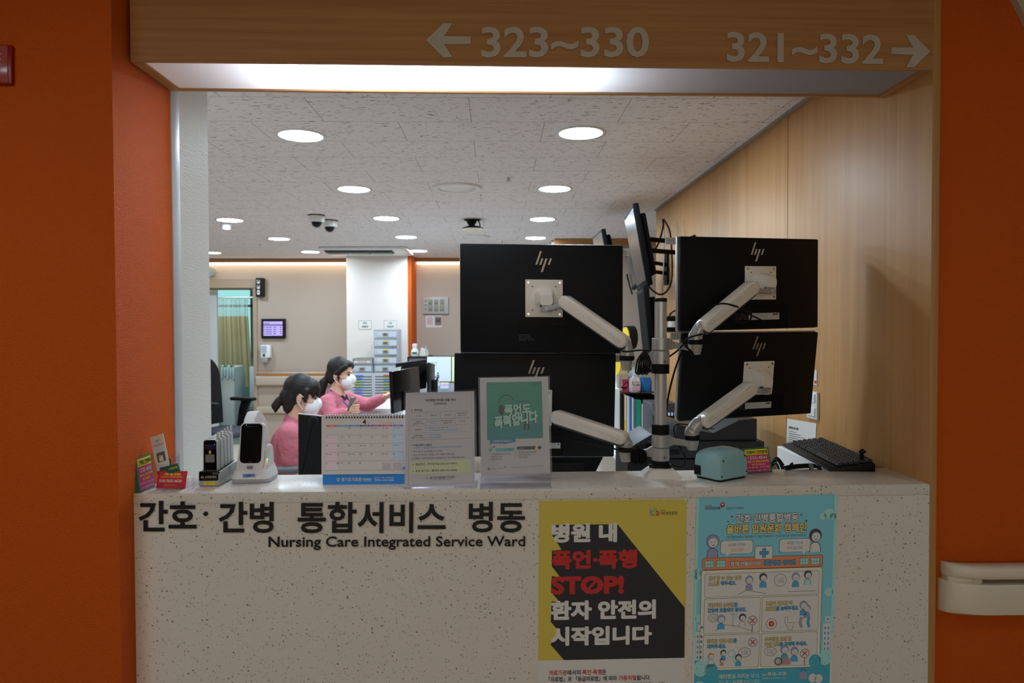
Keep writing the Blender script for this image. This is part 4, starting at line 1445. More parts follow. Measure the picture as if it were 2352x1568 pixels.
def magenta_card(name, label, tl, tr, bl, th, clip):
    t = thing(name, label, 'card display', (bl[0], bl[1] + 0.012, ZC))
    T = mw(t)
    fr = quad(tl, tr, bl)
    b = MB(T); slab(b, fr, 0, 0, 100, 100, th, CG); b.build('card_stack', t)
    b = MB(T)
    b.rect(fr, 6, 5, 95, 96, CM, 0.0004); b.rect(fr, 7, 5, 95, 29, INKR, 0.0005, 4); b.rect(fr, 8, 6, 94, 28, CY, 0.0006, 4)
    b.text(fr, '간병비', 12, 10, 44, 25, INK, 0.03, 0.0009); b.text(fr, '12', 47, 10, 58, 25, INKR, 0.03, 0.0009); b.text(fr, '만원대', 59, 10, 91, 25, INK, 0.03, 0.0009)
    b.text(fr, '1533-4541', 16, 33, 88, 46, INKW, 0.03, 0.0009)
    b.text(fr, '교통사고,산재,간병보험', 10, 50, 92, 58, CY, 0.02, 0.0009); b.text(fr, '처리 해 드립니다', 25, 62, 76, 70, CY, 0.02, 0.0009)
    b.text(fr, '카드,할부됨, 수수료 없음', 9, 74, 93, 81, INKW, 0.01, 0.0009); b.text(fr, '저렴 하고 확실히 행복드림', 8, 86, 93, 93, INKW, 0.01, 0.0009)
    b.build('print', t)
    b = MB(T)
    slab(b, fr, -4, 82, 104, 101, 0.0015, ACR, 0, 0.004)
    slab(b, fr, -4, 10, 104, 102, 0.0015, ACR, 0, -th - 0.001)
    slab(b, fr, -4, 99, 104, 101, th + 0.006, ACR, 0, 0.004)
    b.build('clear_holder', t)
    return t


bl, br = PZ(321, 1132, ZC), PZ(356, 1117, ZC)
hgt = 0.093
lean = Vector((-0.013, 0.006, hgt))
magenta_card('card_display', 'green-edged magenta 1533-4541 card stack leaning by the left orange wall', bl + lean, br + lean, bl, 0.012, 1)
bl, br = PZ(1713, 1088, ZC), PZ(1774, 1083.5, ZC)
lean = Vector((-0.004, 0.022, 0.072))
magenta_card('card_display', 'magenta 1533-4541 card stack half hidden behind the mint toaster-shaped device', bl + lean, br + lean, bl, 0.004, 0)

t = thing('leaflet_holder', 'clear plastic leaflet holder with pockets between the orange wall and the ledge', 'leaflet holder', PZ(392, 1108, ZC))
T = mw(t)
yl = 1.968
x0, x1 = max(PY(349, 1090, yl).x, XL + 0.003), PY(412, 1090, yl).x
zt = PY(400, 1042, yl).z
b = MB(T); b.box((x0, yl, ZC), (x1, yl + 0.002, zt + 0.006), ACR); b.build('back_plate', t)
b = MB(T)
b.prism([(x0, yl, zt), (x0, yl - 0.055, zt - 0.016), (x0, yl - 0.035, ZC), (x0, yl, ZC)], (0.002, 0, 0), ACR)
b.prism([(x1, yl, zt), (x1, yl - 0.045, zt - 0.016), (x1, yl - 0.035, ZC), (x1, yl, ZC)], (0.002, 0, 0), ACR)
b.build('side_plate', t)
b = MB(T)
b.prism([(x0, yl - 0.055, zt - 0.012), (x1, yl - 0.045, zt - 0.022), (x1, yl - 0.03, ZC + 0.02), (x0, yl - 0.03, ZC + 0.02)], (0, -0.002, 0), ACR)
b.box((x0, yl - 0.035, ZC), (x1, yl, ZC + 0.003), ACR)
b.build('front_pocket', t)
Yq = yl - 0.030
fr = Frame(PY(345, 1004.5, Yq + 0.004), PY(374, 995, Yq + 0.010), PY(361, 1082, Yq - 0.008), 0, 0, 100, 100)
t = thing('leaflet', 'tall white leaflet with a building picture standing tilted in the clear holder', 'leaflet', fr.p(50, 100))
T = mw(t)
b = MB(T); slab(b, fr, 0, 0, 100, 100, 0.003, PAPER); b.build('sheet', t)
b = MB(T)
b.text(fr, '고객헌장 소개', 32, 12, 72, 20, INK, 0.0, 0.0004); b.rect(fr, 8, 26, 92, 27.5, INKG, 0.0004); b.rect(fr, 20, 31, 85, 32, INKG, 0.0004)
b.rect(fr, 28, 38, 80, 52, ink('sky_picture', 150, 172, 186, (190, 190, 190)), 0.0003); b.rect(fr, 20, 50, 84, 78, ink('hill_picture', 60, 70, 60, (190, 190, 190)), 0.0004, 4)
b.rect(fr, 34, 60, 66, 76, ink('building_picture', 176, 168, 150, (190, 190, 190)), 0.0006); b.rect(fr, 40, 56, 50, 64, ink('roof_picture', 150, 110, 80, (190, 190, 190)), 0.0008)
b.build('print', t)


def plain_card(label, px, Y, mt, rows, th=0.003):
    fr = Frame(PY(*px[0], Y), PY(*px[1], Y), PY(*px[2], Y - 0.004), 0, 0, 100, 100)
    t = thing('business_card', label, 'business card', fr.p(50, 100))
    T = mw(t)
    b = MB(T); slab(b, fr, 0, 0, 100, 100, th, mt); b.build('card', t)
    b = MB(T)
    for s, x0, y0, x1, y1, m_ in rows:
        b.text(fr, s, x0, y0, x1, y1, m_, 0.02, 0.0004)
    b.build('print', t)
    return t


plain_card('dark green card with yellow print standing upright in the clear leaflet holder', ((361, 1052), (392, 1054), (361, 1088)), yl - 0.025, CDG, (('고려제일 간병', 20, 8, 92, 28, CY), ('요양보호사 가정간병', 14, 32, 92, 48, CY), ('010-7', 14, 56, 50, 78, INKW)))
plain_card('white edged dark green card lying slanted in the holder above the red card', ((366, 1074), (407, 1064), (372, 1092)), yl - 0.036, CDG, (('고려제일 간병', 46, 30, 94, 56, CY),), 0.005)

t = thing('card_holder', 'clear card holder carrying red 010-7635-4636 cards at the left end of the ledge', 'card holder', PZ(395, 1122, ZC))
T = mw(t)
yr = PZ(395, 1124, ZC).y
RC = Frame(PY(363.5, 1081, yr + 0.01), PY(427, 1081.5, yr + 0.01), PY(358.5, 1120.5, yr), 0, 0, 100, 100)
b = MB(T); slab(b, RC, -4, 0, 104, 102, 0.002, ACR, 0, -0.013); slab(b, RC, -4, 99, 110, 102, 0.02, ACR, 0, 0.006); b.build('holder', t)
b = MB(T); slab(b, RC, -5, 72, 104, 102, 0.0015, ACR, 0, 0.004); b.build('front_lip', t)
b = MB(T)
q0 = RC.p(104, 50, -0.005)
b.box((q0.x, q0.y, ZC), (q0.x + 0.0015, q0.y + 0.05, ZC + 0.028), ACR); b.box((q0.x + 0.014, q0.y, ZC), (q0.x + 0.0155, q0.y + 0.05, ZC + 0.028), ACR)
b.build('side_rib', t)
t = thing('business_card', 'red caregiver card with white phone number 010-7635-4636, front of its stack', 'business card', RC.p(50, 100))
T = mw(t)
b = MB(T); slab(b, RC, 0, 0, 100, 100, 0.010, CRD); b.build('card_stack', t)
b = MB(T)
b.text(RC, '사랑나눔 간병인', 22, 12, 84, 26, CY, 0.03, 0.0004); b.text(RC, '(요양보호사, 가정간병 상담환영)', 12, 30, 90, 40, CY, 0.01, 0.0004)
b.text(RC, '010-7635-4636', 8, 49, 90, 66, INKW, 0.03, 0.0004); b.text(RC, '친절히 돌봐드립니다', 26, 77, 72, 89, ink('card_gold', 196, 140, 40, (190, 190, 190)), 0.01, 0.0004)
b.build('print', t)
fr = quad(PZ(352, 1121, ZC + 0.0006), PZ(447, 1119, ZC + 0.0006), PZ(336, 1133, ZC + 0.0006))
t = thing('notice_slip', 'printed white slip lying flat on the ledge under the card holders', 'paper slip', (fr.p(50, 50).x, fr.p(50, 50).y, ZC))
T = mw(t)
b = MB(T); b.prism([fr.p(0, 0), fr.p(100, 0), fr.p(86, 100), fr.p(0, 100)], (0, 0, 0.0005), PAPER); b.build('sheet', t)
b = MB(T)
b.raw([], [], INK)
for s, x0, y0, x1, y1, m_ in (('사랑나눔 간병협회', 28, 12, 80, 34, INKR), ('간병인 무료 상담', 26, 42, 74, 60, INK), ('친절상담', 30, 68, 46, 86, INKR), ('간병문의', 50, 68, 68, 86, INK)):
    vs, fs = text_mesh(s, 0.0, 0.0)
    ax, bx, ay, by = min(v.x for v in vs), max(v.x for v in vs), min(v.y for v in vs), max(v.y for v in vs)
    b.raw([fr.p(x0 + (v.x - ax) / (bx - ax) * (x1 - x0), y1 + (v.y - ay) / (by - ay) * (y0 - y1)) + Vector((0, 0, 0.0009)) for v in vs], fs, m_)
b.build('print', t)

# ---------------------------------------------------------------- charging dock with five call handsets
SHELL = mat('pale_grey_shell', (196, 200, 200), 0.35)
p = PZ(479.5, 1117, ZC)
wd, dp = 0.0285, 0.135
t = thing('charging_dock', 'silver charging dock with black front, holding a row of call handsets', 'charger', (p.x, p.y + dp / 2, ZC))
T = mw(t)
b = MB(T)
b.prism([(p.x - wd, p.y, ZC + 0.001), (p.x - wd, p.y + dp, ZC + 0.001), (p.x - wd, p.y + dp, ZC + 0.047), (p.x - wd, p.y + 0.012, ZC + 0.040), (p.x - wd, p.y, ZC + 0.036)], (2 * wd, 0, 0), ALU2, 0.003)
b.build('body', t, auto=40)
b = MB(T)
b.box((p.x - wd * 0.97, p.y - 0.0015, ZC + 0.015), (p.x + wd * 0.97, p.y + 0.012, ZC + 0.0425), BLACKG, 0.004)
b.prism([(p.x - wd * 0.85, p.y + 0.01, ZC + 0.041), (p.x - wd * 0.85, p.y + dp - 0.005, ZC + 0.0485), (p.x + wd * 0.85, p.y + dp - 0.005, ZC + 0.0485), (p.x + wd * 0.85, p.y + 0.01, ZC + 0.041)], (0, 0, 0.001), BLACKP)
b.build('black_front', t, auto=40)
fr = Frame(Vector((p.x - wd, p.y - 0.0016, ZC + 0.0425)), Vector((p.x + wd, p.y - 0.0016, ZC + 0.0425)), Vector((p.x - wd, p.y - 0.0016, ZC)), 0, 0, 100, 100)
b = MB(T)
b.text(fr, '스마트케어', 34, 28, 88, 44, INKW, 0.0, 0.0005); b.line(fr, [(14, 42), (20, 28), (27, 42), (14, 42)], 3, INKW, 0.0005)
b.build('logo', t)
b = MB(T)
fr2 = Frame(fr.p(0, 0, -0.0015), fr.p(100, 0, -0.0015), fr.p(0, 100, -0.0015), 0, 0, 100, 100)
b.rect(fr2, 28, 68, 80, 90, INKY, 0.0004); b.text(fr2, 'CHARGE STATION', 35, 74, 70, 78, INK, 0, 0.0006); b.text(fr2, '충전기', 35, 81, 52, 85, INK, 0, 0.0006)
b.build('yellow_sticker', t)
hs = None
for k in range(5):
    lb = ('front call handset of the dock, showing its black face and grey button', 'second call handset in the dock, just behind the front one', 'middle call handset of the five standing in the dock',
          'fourth call handset in the dock, second from the rear', 'rearmost call handset in the dock, its aerial highest in the photo')[k]
    loc = (p.x, p.y + 0.022 + 0.0245 * k, ZC + 0.0415 + 0.0016 * k)
    if hs is None:
        hs = t = thing('call_handset', lb, 'handset', loc, group='call handsets in the dock')
        b = MB()
        out = [(-0.0215, 0.0), (0.0215, 0.0), (0.0205, 0.078)] + [(0.0125 + 0.008 * math.cos(a), 0.079 + 0.009 * math.sin(a)) for a in [i * math.pi / 12 for i in range(1, 7)]] + [(-0.0125 - 0.008 * math.sin(a), 0.079 + 0.009 * math.cos(a)) for a in [i * math.pi / 12 for i in range(0, 6)]] + [(-0.0205, 0.078)]
        b.prism([(x, -0.009, z) for x, z in out], (0, 0.0185, 0), SHELL, 0.002)
        b.build('shell', t, auto=40)
        b = MB()
        b.tube([(0.0165, 0.003, 0.08), (0.0165, 0.003, 0.104), (0.0165, 0.003, 0.107)], [0.0035, 0.003, 0.0012], SHELL, 10)
        b.build('aerial', t, smooth=True)
        b = MB()
        b.prism([(x * 0.83, -0.0095, 0.002 + z * 0.955) for x, z in out], (0, -0.0008, 0), BLACKG)
        b.build('face_plate', t)
        b = MB(); b.box((-0.014, -0.0108, 0.060), (0.014, -0.0102, 0.073), mat('handset_display', (40, 36, 52), 0.2), 0.0002); b.build('display', t)
        b = MB(); b.box((-0.0125, -0.0122, 0.024), (0.0125, -0.0102, 0.046), mat('grey_button', (126, 126, 120), 0.5), 0.0008); b.build('button', t)
        b = MB(); b.box((-0.0028, -0.0112, 0.048), (0.0028, -0.0102, 0.057), INKY); b.build('number_sticker', t)
        b = MB(); b.ell((0.0125, -0.0102, 0.0745), (0.001, 0.0006, 0.001), mat('blue_led', (60, 80, 255), 0.4, emit=(60, 80, 255), es=4)); b.build('status_light', t)
    else:
        c = copy_tree(hs)
        c.location = loc
        c['label'] = lb

# ---------------------------------------------------------------- handheld terminal in its cradle
p = PZ(572, 1110, ZC)
t = thing('terminal_cradle', 'white desktop cradle with a pale blue ward sticker, holding a handheld terminal', 'cradle', (p.x, p.y + 0.05, ZC))
T = mw(t)
b = MB(T)
def rrect(cx, cy, hx, hy, r, z, n=6):
    out = []
    for sx, sy, a0 in ((1, 1, 0), (-1, 1, 90), (-1, -1, 180), (1, -1, 270)):
        for i in range(n + 1):
            a = math.radians(a0 + 90 * i / n)
            out.append(Vector((cx + sx * (hx - r) + r * math.cos(a), cy + sy * (hy - r) + r * math.sin(a), z)))
    return out
cy = p.y + 0.052
b.loft([rrect(p.x, cy, 0.053, 0.050, 0.018, ZC + 0.001), rrect(p.x, cy, 0.0545, 0.052, 0.018, ZC + 0.012)], mat('cradle_base', (170, 174, 178), 0.4))
b.build('foot', t, auto=40)
b = MB(T)
b.loft([rrect(p.x, cy, 0.0545, 0.052, 0.018, ZC + 0.012), rrect(p.x, cy + 0.002, 0.050, 0.048, 0.018, ZC + 0.03), rrect(p.x, cy + 0.012, 0.045, 0.036, 0.016, ZC + 0.042), rrect(p.x, cy + 0.014, 0.043, 0.034, 0.016, ZC + 0.046)], WHITEP)
b.build('body', t, auto=50)
for sx in (-1, 1):
    b = MB(T)
    prof = [(0.012, 0.02), (0.082, 0.02), (0.080, 0.075), (0.072, 0.098), (0.060, 0.104), (0.048, 0.096), (0.038, 0.07), (0.026, 0.048)]
    b.prism([(p.x + sx * 0.031, p.y + y, ZC + z) for y, z in prof], (sx * 0.015, 0, 0), WHITEP, 0.005, 3)
    b.build('wing', t, auto=50)
b = MB(T)
for k, c_ in enumerate(((210, 220, 60), (40, 210, 110), (255, 60, 60))):
    b.ell((p.x + 0.0435, p.y + 0.026, ZC + 0.076 - 0.006 * k - 0.012), (0.0016, 0.0016, 0.0016), mat('led_%d' % k, c_, 0.4, emit=c_, es=2.5))
b.build('status_lights', t)
b = MB(T)
fr = Frame(Vector((p.x - 0.054, p.y - 0.0008, ZC + 0.03)), Vector((p.x + 0.054, p.y - 0.0008, ZC + 0.03)), Vector((p.x - 0.054, p.y - 0.0015, ZC)), 0, 0, 100, 100)
b.poly(fr, [(34, 10), (66, 5), (66, 36), (34, 42)], mat('pale_blue_label', (120, 150, 216), 0.6), 0.001)
b.text(fr, '32병동 A', 40, 13, 62, 33, INK, 0.01, 0.0014)
b.build('ward_sticker', t)
t = thing('handheld_terminal', 'white handheld terminal with a black touch screen standing in the cradle', 'handheld terminal', (p.x, p.y + 0.02, ZC + 0.03))
T = mw(t)
lean = math.radians(10)
ux, uz, un = Vector((1, 0, 0)), Vector((0, math.sin(lean), math.cos(lean))), Vector((0, -math.cos(lean), math.sin(lean)))
o0 = Vector((p.x - 0.002, p.y + 0.012, ZC + 0.022))
def tp(x, z, h=0.0): return o0 + ux * x + uz * z + un * h
def rpoly(hx, z0, z1, r0, r1, n=6):
    out = []
    for cx, cz, a0, r in ((hx - r1, z1 - r1, 0, r1), (-hx + r1, z1 - r1, 90, r1), (-hx + r0, z0 + r0, 180, r0), (hx - r0, z0 + r0, 270, r0)):
        for i in range(n + 1):
            a = math.radians(a0 + 90 * i / n)
            out.append((cx + r * math.cos(a), cz + r * math.sin(a)))
    return out
b = MB(T); b.prism([tp(x, z, 0) for x, z in rpoly(0.0345, 0.0, 0.149, 0.016, 0.014)], -un * 0.02, WHITEP, 0.004, 3); b.build('housing', t, auto=50)
b = MB(T); b.prism([tp(x, z, 0.0002) for x, z in rpoly(0.030, 0.033, 0.145, 0.012, 0.011)], un * 0.0012, BLACKG); b.build('touch_screen', t)
b = MB(T); b.prism([tp(x, z, 0.0002) for x, z in rpoly(0.009, 0.016, 0.0255, 0.003, 0.003)], un * 0.0012, mat('grey_button', (126, 126, 120), 0.5), 0.0005); b.build('home_button', t)
fr = Frame(tp(-0.030, 0.145, 0.0014), tp(0.030, 0.145, 0.0014), tp(-0.030, 0.033, 0.0014), 0, 0, 100, 100)
b = MB(T)
b.text(fr, '32병동 모바일 간호', 26, 5, 74, 8, mat('dim_blue_ink', (50, 70, 120), 0.5), 0, 0.0004); b.text(fr, 'mobile', 42, 95, 58, 97, INKG, 0, 0.0004)
b.disc(fr, 23, 3.5, 1.2, mat('led_green', (40, 220, 110), 0.4, emit=(40, 220, 110), es=2), 0.0006)
b.build('screen_print', t)

# ================================================================== MONITORS ON THE POLE STAND
MSH = bumped('matt_black_back', (15, 15, 16), 0.5, (900, 900, 900), 0.12, 'noise', 0.0005)
MSH.node_tree.nodes['Principled BSDF'].inputs['Specular IOR Level'].default_value = 0.2
GOLDL = mat('warm_logo_metal', (170, 158, 138), 0.35, 0.5)
SILL = mat('silver_logo_metal', (214, 212, 208), 0.3, 0.4)


def monitor(label, tl, tr, bl, px, logo, lm, tagpos, tagtext, sticker, plate):
    """wide office monitor seen from behind; corners in the room, px = photo box of the same corners"""
    x0, y0, x1, y1 = px
    fr = Frame(tl, tr, bl, x0, y0, x1, y1)
    t = thing('office_monitor', label, 'monitor', fr.p((x0 + x1) / 2, y1), group='monitors on the pole stand')
    T = mw(t)
    b = MB(T); slab(b, fr, x0, y0, x1, y1, 0.016, MSH, 0.004, 0.0); b.build('back_shell', t, auto=40)
    b = MB(T); slab(b, fr, x0 - 1.2, y0 - 1.2, x1 + 1.2, y1 + 1.2, 0.012, mat('silver_bezel', (176, 176, 178), 0.35, 0.6), 0.002, -0.016); b.build('bezel', t, auto=40)
    b = MB(T); slab(b, fr, x0 + 4, y0 + 4, x1 - 4, y1 - 6, 0.001, BLACKG, 0, -0.028); b.build('screen', t)
    b = MB(T)
    lx, ly, sx, sy = logo
    for q in (((10.8, 0), (15, 0), (4.2, 31), (0, 31)), ((14.1, 16.6), (18.3, 16.6), (13.3, 31.3), (9.1, 31.3)), ((23.2, 16.6), (27.7, 16.6), (16.7, 48), (12.2, 48)), ((33.7, 16.6), (37.9, 16.6), (32.6, 31.3), (28.4, 31.3))):
        b.poly(fr, [(lx + a * sx, ly + c * sy) for a, c in q], lm, 0.0008)
    b.build('logo', t)
    b = MB(T)
    w_, h_ = x1 - x0, y1 - y0
    cx = plate[0]
    slab(b, fr, cx - 62, y0 + h_ * 0.74, cx + 68, y1 - 4, 0.003, BLACKM, 0.001, 0.002)
    slab(b, fr, plate[0] - plate[2] - 3, plate[1] - plate[3] - 3, plate[0] + plate[2] + 3, plate[1] + plate[3] + 3, 0.002, BLACKP, 0.0006, 0.0015)
    b.build('connector_cover', t)
    b = MB(T)
    k = sticker
    if k:
        b.rect(fr, k[0], k[1], k[2], k[3], mat('pale_sticker', (196, 194, 188), 0.5), 0.0028)
        for j in range(4):
            b.rect(fr, k[0] + 2, k[1] + 1.5 + j * (k[3] - k[1]) / 4.6, k[0] + (k[2] - k[0]) * 0.62, k[1] + 2.1 + j * (k[3] - k[1]) / 4.6, INKG, 0.0032)
        b.rect(fr, k[2] - (k[2] - k[0]) * 0.22, k[1] + 2, k[2] - 3, k[1] + 5, INK, 0.0032)
        b.build('asset_sticker', t)
        b = MB(T)
    for j in range(4):
        b.text(fr, ('MODEL', 'INPUT 100-240V', 'REGULATORY', 'CE FC')[j], cx - 58, y0 + h_ * 0.83 + 4 * j, cx - 34 + 4 * j, y0 + h_ * 0.83 + 1.9 + 4 * j, INKG, 0, 0.0028)
    b.build('rating_label', t)
    if tagpos:
        b = MB(T)
        u0, v0, u1, v1 = tagpos
        slab(b, fr, u0, v0, u1, v1, 0.003, mat('white_tag', (206, 204, 200), 0.4), 0.0008, -0.016)
        b.text(fr, tagtext, u1 - 3, v0 + 4, u0 + 3, v1 - 4, mat('tag_ink', (150, 148, 146), 0.6), 0.0, -0.0155)
        b.build('number_tag', t)
    return fr


Y0 = 2.28
UL = monitor('upper left black monitor seen from behind, right end tagged 1', PY(1056, 559, Y0), PY(1431, 563, Y0 + 0.0), PY(1058, 809, Y0 + 0.006), (1056, 559, 1431, 809), (1229, 574.5, 1, 1), GOLDL,
             (1431, 565, 1450, 583), '1번', None, (1248.5, 683, 43, 43))
Y1 = 2.30
LL = monitor('lower left black monitor seen from behind, partly hidden by the acrylic stands', PY(1044, 811, Y1), PY(1415, 812, Y1), PY(1042, 1049, Y1 + 0.01), (1044, 811, 1415, 1049), (1213, 826, 1, 1), GOLDL,
             (1414, 813, 1431, 831), '2번', (1264, 1016, 1290, 1029), (1228, 935, 41, 41))
UR = monitor('upper right black monitor seen from behind, left end tagged 3', PY(1563, 542, 2.19), PY(1880, 549, 2.35), PY(1563, 760, 2.19), (1563, 542, 1880, 760), (1718.5, 553, 0.82, 0.95), SILL,
             (1537, 544, 1559, 560), '3번', (1713, 722, 1784, 738), (1739, 650, 36, 40))
LR = monitor('lower right black monitor seen from behind, left end tagged 4, leaning back at the foot', PY(1570, 766.5, 2.19), PY(1880, 762.5, 2.35), PY(1560, 968, 2.245), (1570, 766, 1880, 968), (1724.5, 774, 0.82, 0.97), GOLDL,
             (1548, 764, 1570, 782), '4번', (1716, 931, 1778, 946), (1741, 872, 35, 40))

# ---------------------------------------------------------------- the stand itself
YPOLE = 2.05
base = PY(1517, 1095, YPOLE)
t = thing('monitor_stand', 'silver pole stand with four white jointed arms on a white base plate', 'monitor stand', (base.x, YPOLE, ZC))
T = mw(t)
bx = base.x


def pz(y): return PY(1517, y, YPOLE).z


def rr(h, r, z, rot=0.0):
    out = rrect(0, 0, h, h, r, 0)
    return [Vector((bx + v.x * math.cos(rot) - v.y * math.sin(rot), YPOLE + v.x * math.sin(rot) + v.y * math.cos(rot), z)) for v in out]


b = MB(T)
b.loft([rr(0.050, 0.012, ZC), rr(0.050, 0.012, ZC + 0.005), rr(0.046, 0.012, ZC + 0.010), rr(0.036, 0.018, ZC + 0.022), rr(0.032, 0.030, ZC + 0.026)], ARMW)
b.build('base_plate', t, auto=35)
b = MB(T); b.lathe([(0.0178, ZC + 0.02), (0.0178, pz(691))], (bx, YPOLE, 0), ALU, n=40); b.build('pole', t, auto=40)
b = MB(T); b.lathe([(0.0188, pz(693)), (0.0188, pz(686)), (0.017, pz(684.5))], (bx, YPOLE, 0), BLACKP, n=40); b.build('pole_cap', t, auto=40)
for y0, y1 in ((836, 857), (974, 996), (1057, 1086)):
    b = MB(T); b.lathe([(0.0255, pz(y1)), (0.0255, pz(y0))], (bx, YPOLE, 0), RUBBER, n=40); b.build('lock_ring', t, auto=40)
for y0, y1 in ((776, 804), (805, 836), (996, 1026), (1027, 1057)):
    b = MB(T); b.lathe([(0.0235, pz(y1)), (0.0262, pz(y1) + 0.002), (0.0255, pz(y0) - 0.002), (0.0235, pz(y0))], (bx, YPOLE, 0), ALU2, n=40)
    b.build('collar', t, auto=40)
for y in (830, 1051):
    b = MB(T)
    c = PY(1526, y, YPOLE - 0.024)
    b.tube([c, c + Vector((0.0005, -0.003, 0))], 0.004, CHROME, 16)
    b.build('set_screw', t)


def stadium(A, Bv, ra, rb, th, mb, mt, bev=0.007):
    ax = (Bv - A).normalized()
    n = ax.cross(Vector((0, 0, 1))).normalized()
    if n.y > 0:
        n = -n
    pp = n.cross(ax).normalized()
    a = []
    for i in range(13):
        g = math.pi / 2 + math.pi * i / 12
        a.append(A + (ax * math.cos(g) + pp * math.sin(g)) * ra)
    for i in range(13):
        g = -math.pi / 2 + math.pi * i / 12
        a.append(Bv + (ax * math.cos(g) + pp * math.sin(g)) * rb)
    mb.prism([q + n * th / 2 for q in a], -n * th, mt, bev, 3)
    return n, ax, pp


def arm(A, Ya, Bq, Yb_, cup, collar, vesa, fr, side, ra=0.0205, rb=0.0195, word=False, knuckle=None):
    A_, B_ = PY(A[0], A[1], Ya), PY(Bq[0], Bq[1], Yb_)
    b = MB(T)
    n, ax, pp = stadium(A_, B_, ra, rb, 0.044, b, ARMW)
    o = b.build('arm', t, auto=50)
    b = MB(T)
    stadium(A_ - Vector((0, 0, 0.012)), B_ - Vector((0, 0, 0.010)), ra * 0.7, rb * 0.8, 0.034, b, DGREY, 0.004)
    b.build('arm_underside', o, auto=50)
    b = MB(T)
    c = B_ + n * 0.0223 - ax * 0.012
    b.tube([c + (ax * math.cos(g) + pp * math.sin(g)) * 0.0105 for g in [math.pi + i * math.pi / 10 for i in range(11)]], 0.0006, mat('arm_seam', (190, 182, 170), 0.4), 6)
    b.tube([c + ax * 0.0 + pp * 0.004 + ax * -0.12, c + pp * 0.001 + ax * -0.02, c + ax * 0.012 - pp * 0.002], 0.0005, mat('arm_seam', (190, 182, 170), 0.4), 6)
    b.build('seam', o)
    if word:
        b = MB(T)
        s_ = 1 if side > 0 else -1
        q = A_ + ax * 0.008 * 1 + n * 0.0224 - pp * (ra - 0.0045)
        u = -ax
        f2 = Frame(q - u * 0.026 + pp * 0.0075, q + pp * 0.0075, q - u * 0.026, 0, 0, 100, 100)
        b.text(f2, 'aceluxe', 0, 10, 100, 90, INK, 0.02, 0.0005)
        b.build('lettering', o)
    # elbow: silver bend from the arm's low end down to the cup
    cp = PY(cup[0], cup[1], Yb_ + 0.0)
    b = MB(T)
    cc = Vector((cp.x, cp.y, PY(cup[0], cup[2], Yb_).z))
    b.tube(bez([B_, B_ * 0.55 + Vector((cc.x, cc.y, B_.z)) * 0.45 - Vector((0, 0, 0.004)), cc + Vector((0, 0, 0.012)), cc], 6), [0.0175] * 6 + [0.019] * 6 + [0.021] * 7, ALU2, 20)
    e = b.build('elbow', t, smooth=True)
    z0 = cc.z
    b = MB(T); b.lathe([(0.0215, z0), (0.0225, z0 - 0.001), (0.0225, z0 - 0.013), (0.021, z0 - 0.014)], (cc.x, cc.y, 0), RUBBER, n=32); b.build('swivel_ring', t, auto=40)
    b = MB(T); b.lathe([(0.0195, z0 - 0.014), (0.019, z0 - 0.02), (0.0135, z0 - 0.044), (0.0, z0 - 0.045)], (cc.x, cc.y, 0), ALU2, n=32, cap=False); b.build('cup', t, auto=40)
    # link from cup to collar
    zc_ = pz(collar)
    d = Vector((bx - cc.x, YPOLE - cc.y, 0)).normalized()
    p0, p1 = Vector((cc.x, cc.y, z0 - 0.026)) + d * 0.008, Vector((bx, YPOLE, zc_)) - d * 0.02
    pe = Vector((-d.y, d.x, 0))
    b = MB(T)
    rings = []
    for f, w_, h_ in ((0, 0.009, 0.012), (0.3, 0.008, 0.008), (0.75, 0.010, 0.010), (1, 0.016, 0.018)):
        c = p0.lerp(p1, f)
        rings.append([c + pe * w_ + Vector((0, 0, h_)), c - pe * w_ + Vector((0, 0, h_)), c - pe * w_ - Vector((0, 0, h_)), c + pe * w_ - Vector((0, 0, h_))])
    b.loft(rings, ALU2)
    b.build('link', t)
    if not vesa:
        return A_, B_, n
    vx, vy, hw, hh = vesa
    b = MB(T)
    slab(b, fr, vx - hw, vy - hh, vx + hw, vy + hh, 0.004, ARMW, 0.0015, 0.0068)
    v_ = b.build('mount_plate', t, auto=40)
    b = MB(T)
    for sx, sy in ((-1, -1), (1, -1), (-1, 1), (1, 1)):
        c = fr.p(vx + sx * hw * 0.84, vy + sy * hh * 0.84, 0.0068)
        b.tube([c, c + fr.n * 0.0015], 0.0042, CHROME, 14)
        c = fr.p(vx + sx * hw * 0.63, vy + sy * hh * 0.63, 0.0068)
        b.tube([c, c + fr.n * 0.0004], 0.0022, INK, 12)
    b.build('screw', v_)
    b = MB(T)
    c = fr.p(vx, vy, 0.0068)
    b.lathe([(0.0405, 0), (0.0405, 0.0035), (0.037, 0.005), (0, 0.005)], c, ARMW, axis=fr.n, n=36, cap=False)
    b.build('turntable', v_, auto=40)
    # tilting head, knuckle and arm-end hinge
    kx, ky = knuckle
    kc = fr.p(kx, ky, 0.040)
    b = MB(T)
    un = fr.u.normalized(); vn = fr.v.normalized()
    off = (fr.p(kx, ky) - fr.p(vx, vy))
    def ringp(cn, hx, hyu, hyd, r, h):
        o = []
        for q in rrect(0, 0, hx, (hyu + hyd) / 2, r, 0):
            o.append(cn + un * q.x - vn * (q.y - (hyd - hyu) / 2 * -1 * -1) + fr.n * h)
        return o
    b.loft([ringp(c, 0.032, 0.032, 0.026, 0.014, 0.005), ringp(c + off * 0.35, 0.028, 0.030, 0.022, 0.013, 0.020), ringp(c + off * 0.8, 0.022, 0.026, 0.012, 0.011, 0.036), ringp(c + off, 0.020, 0.022, 0.010, 0.010, 0.042)], ARMW)
    b.build('tilt_head', v_, auto=50)
    b = MB(T)
    b.obox(kc - fr.n * 0.002, un * 0.0165, vn * 0.0175, fr.n * 0.0095, ALU2, 0.005, 3)
    b.build('knuckle', v_, auto=50)
    b = MB(T)
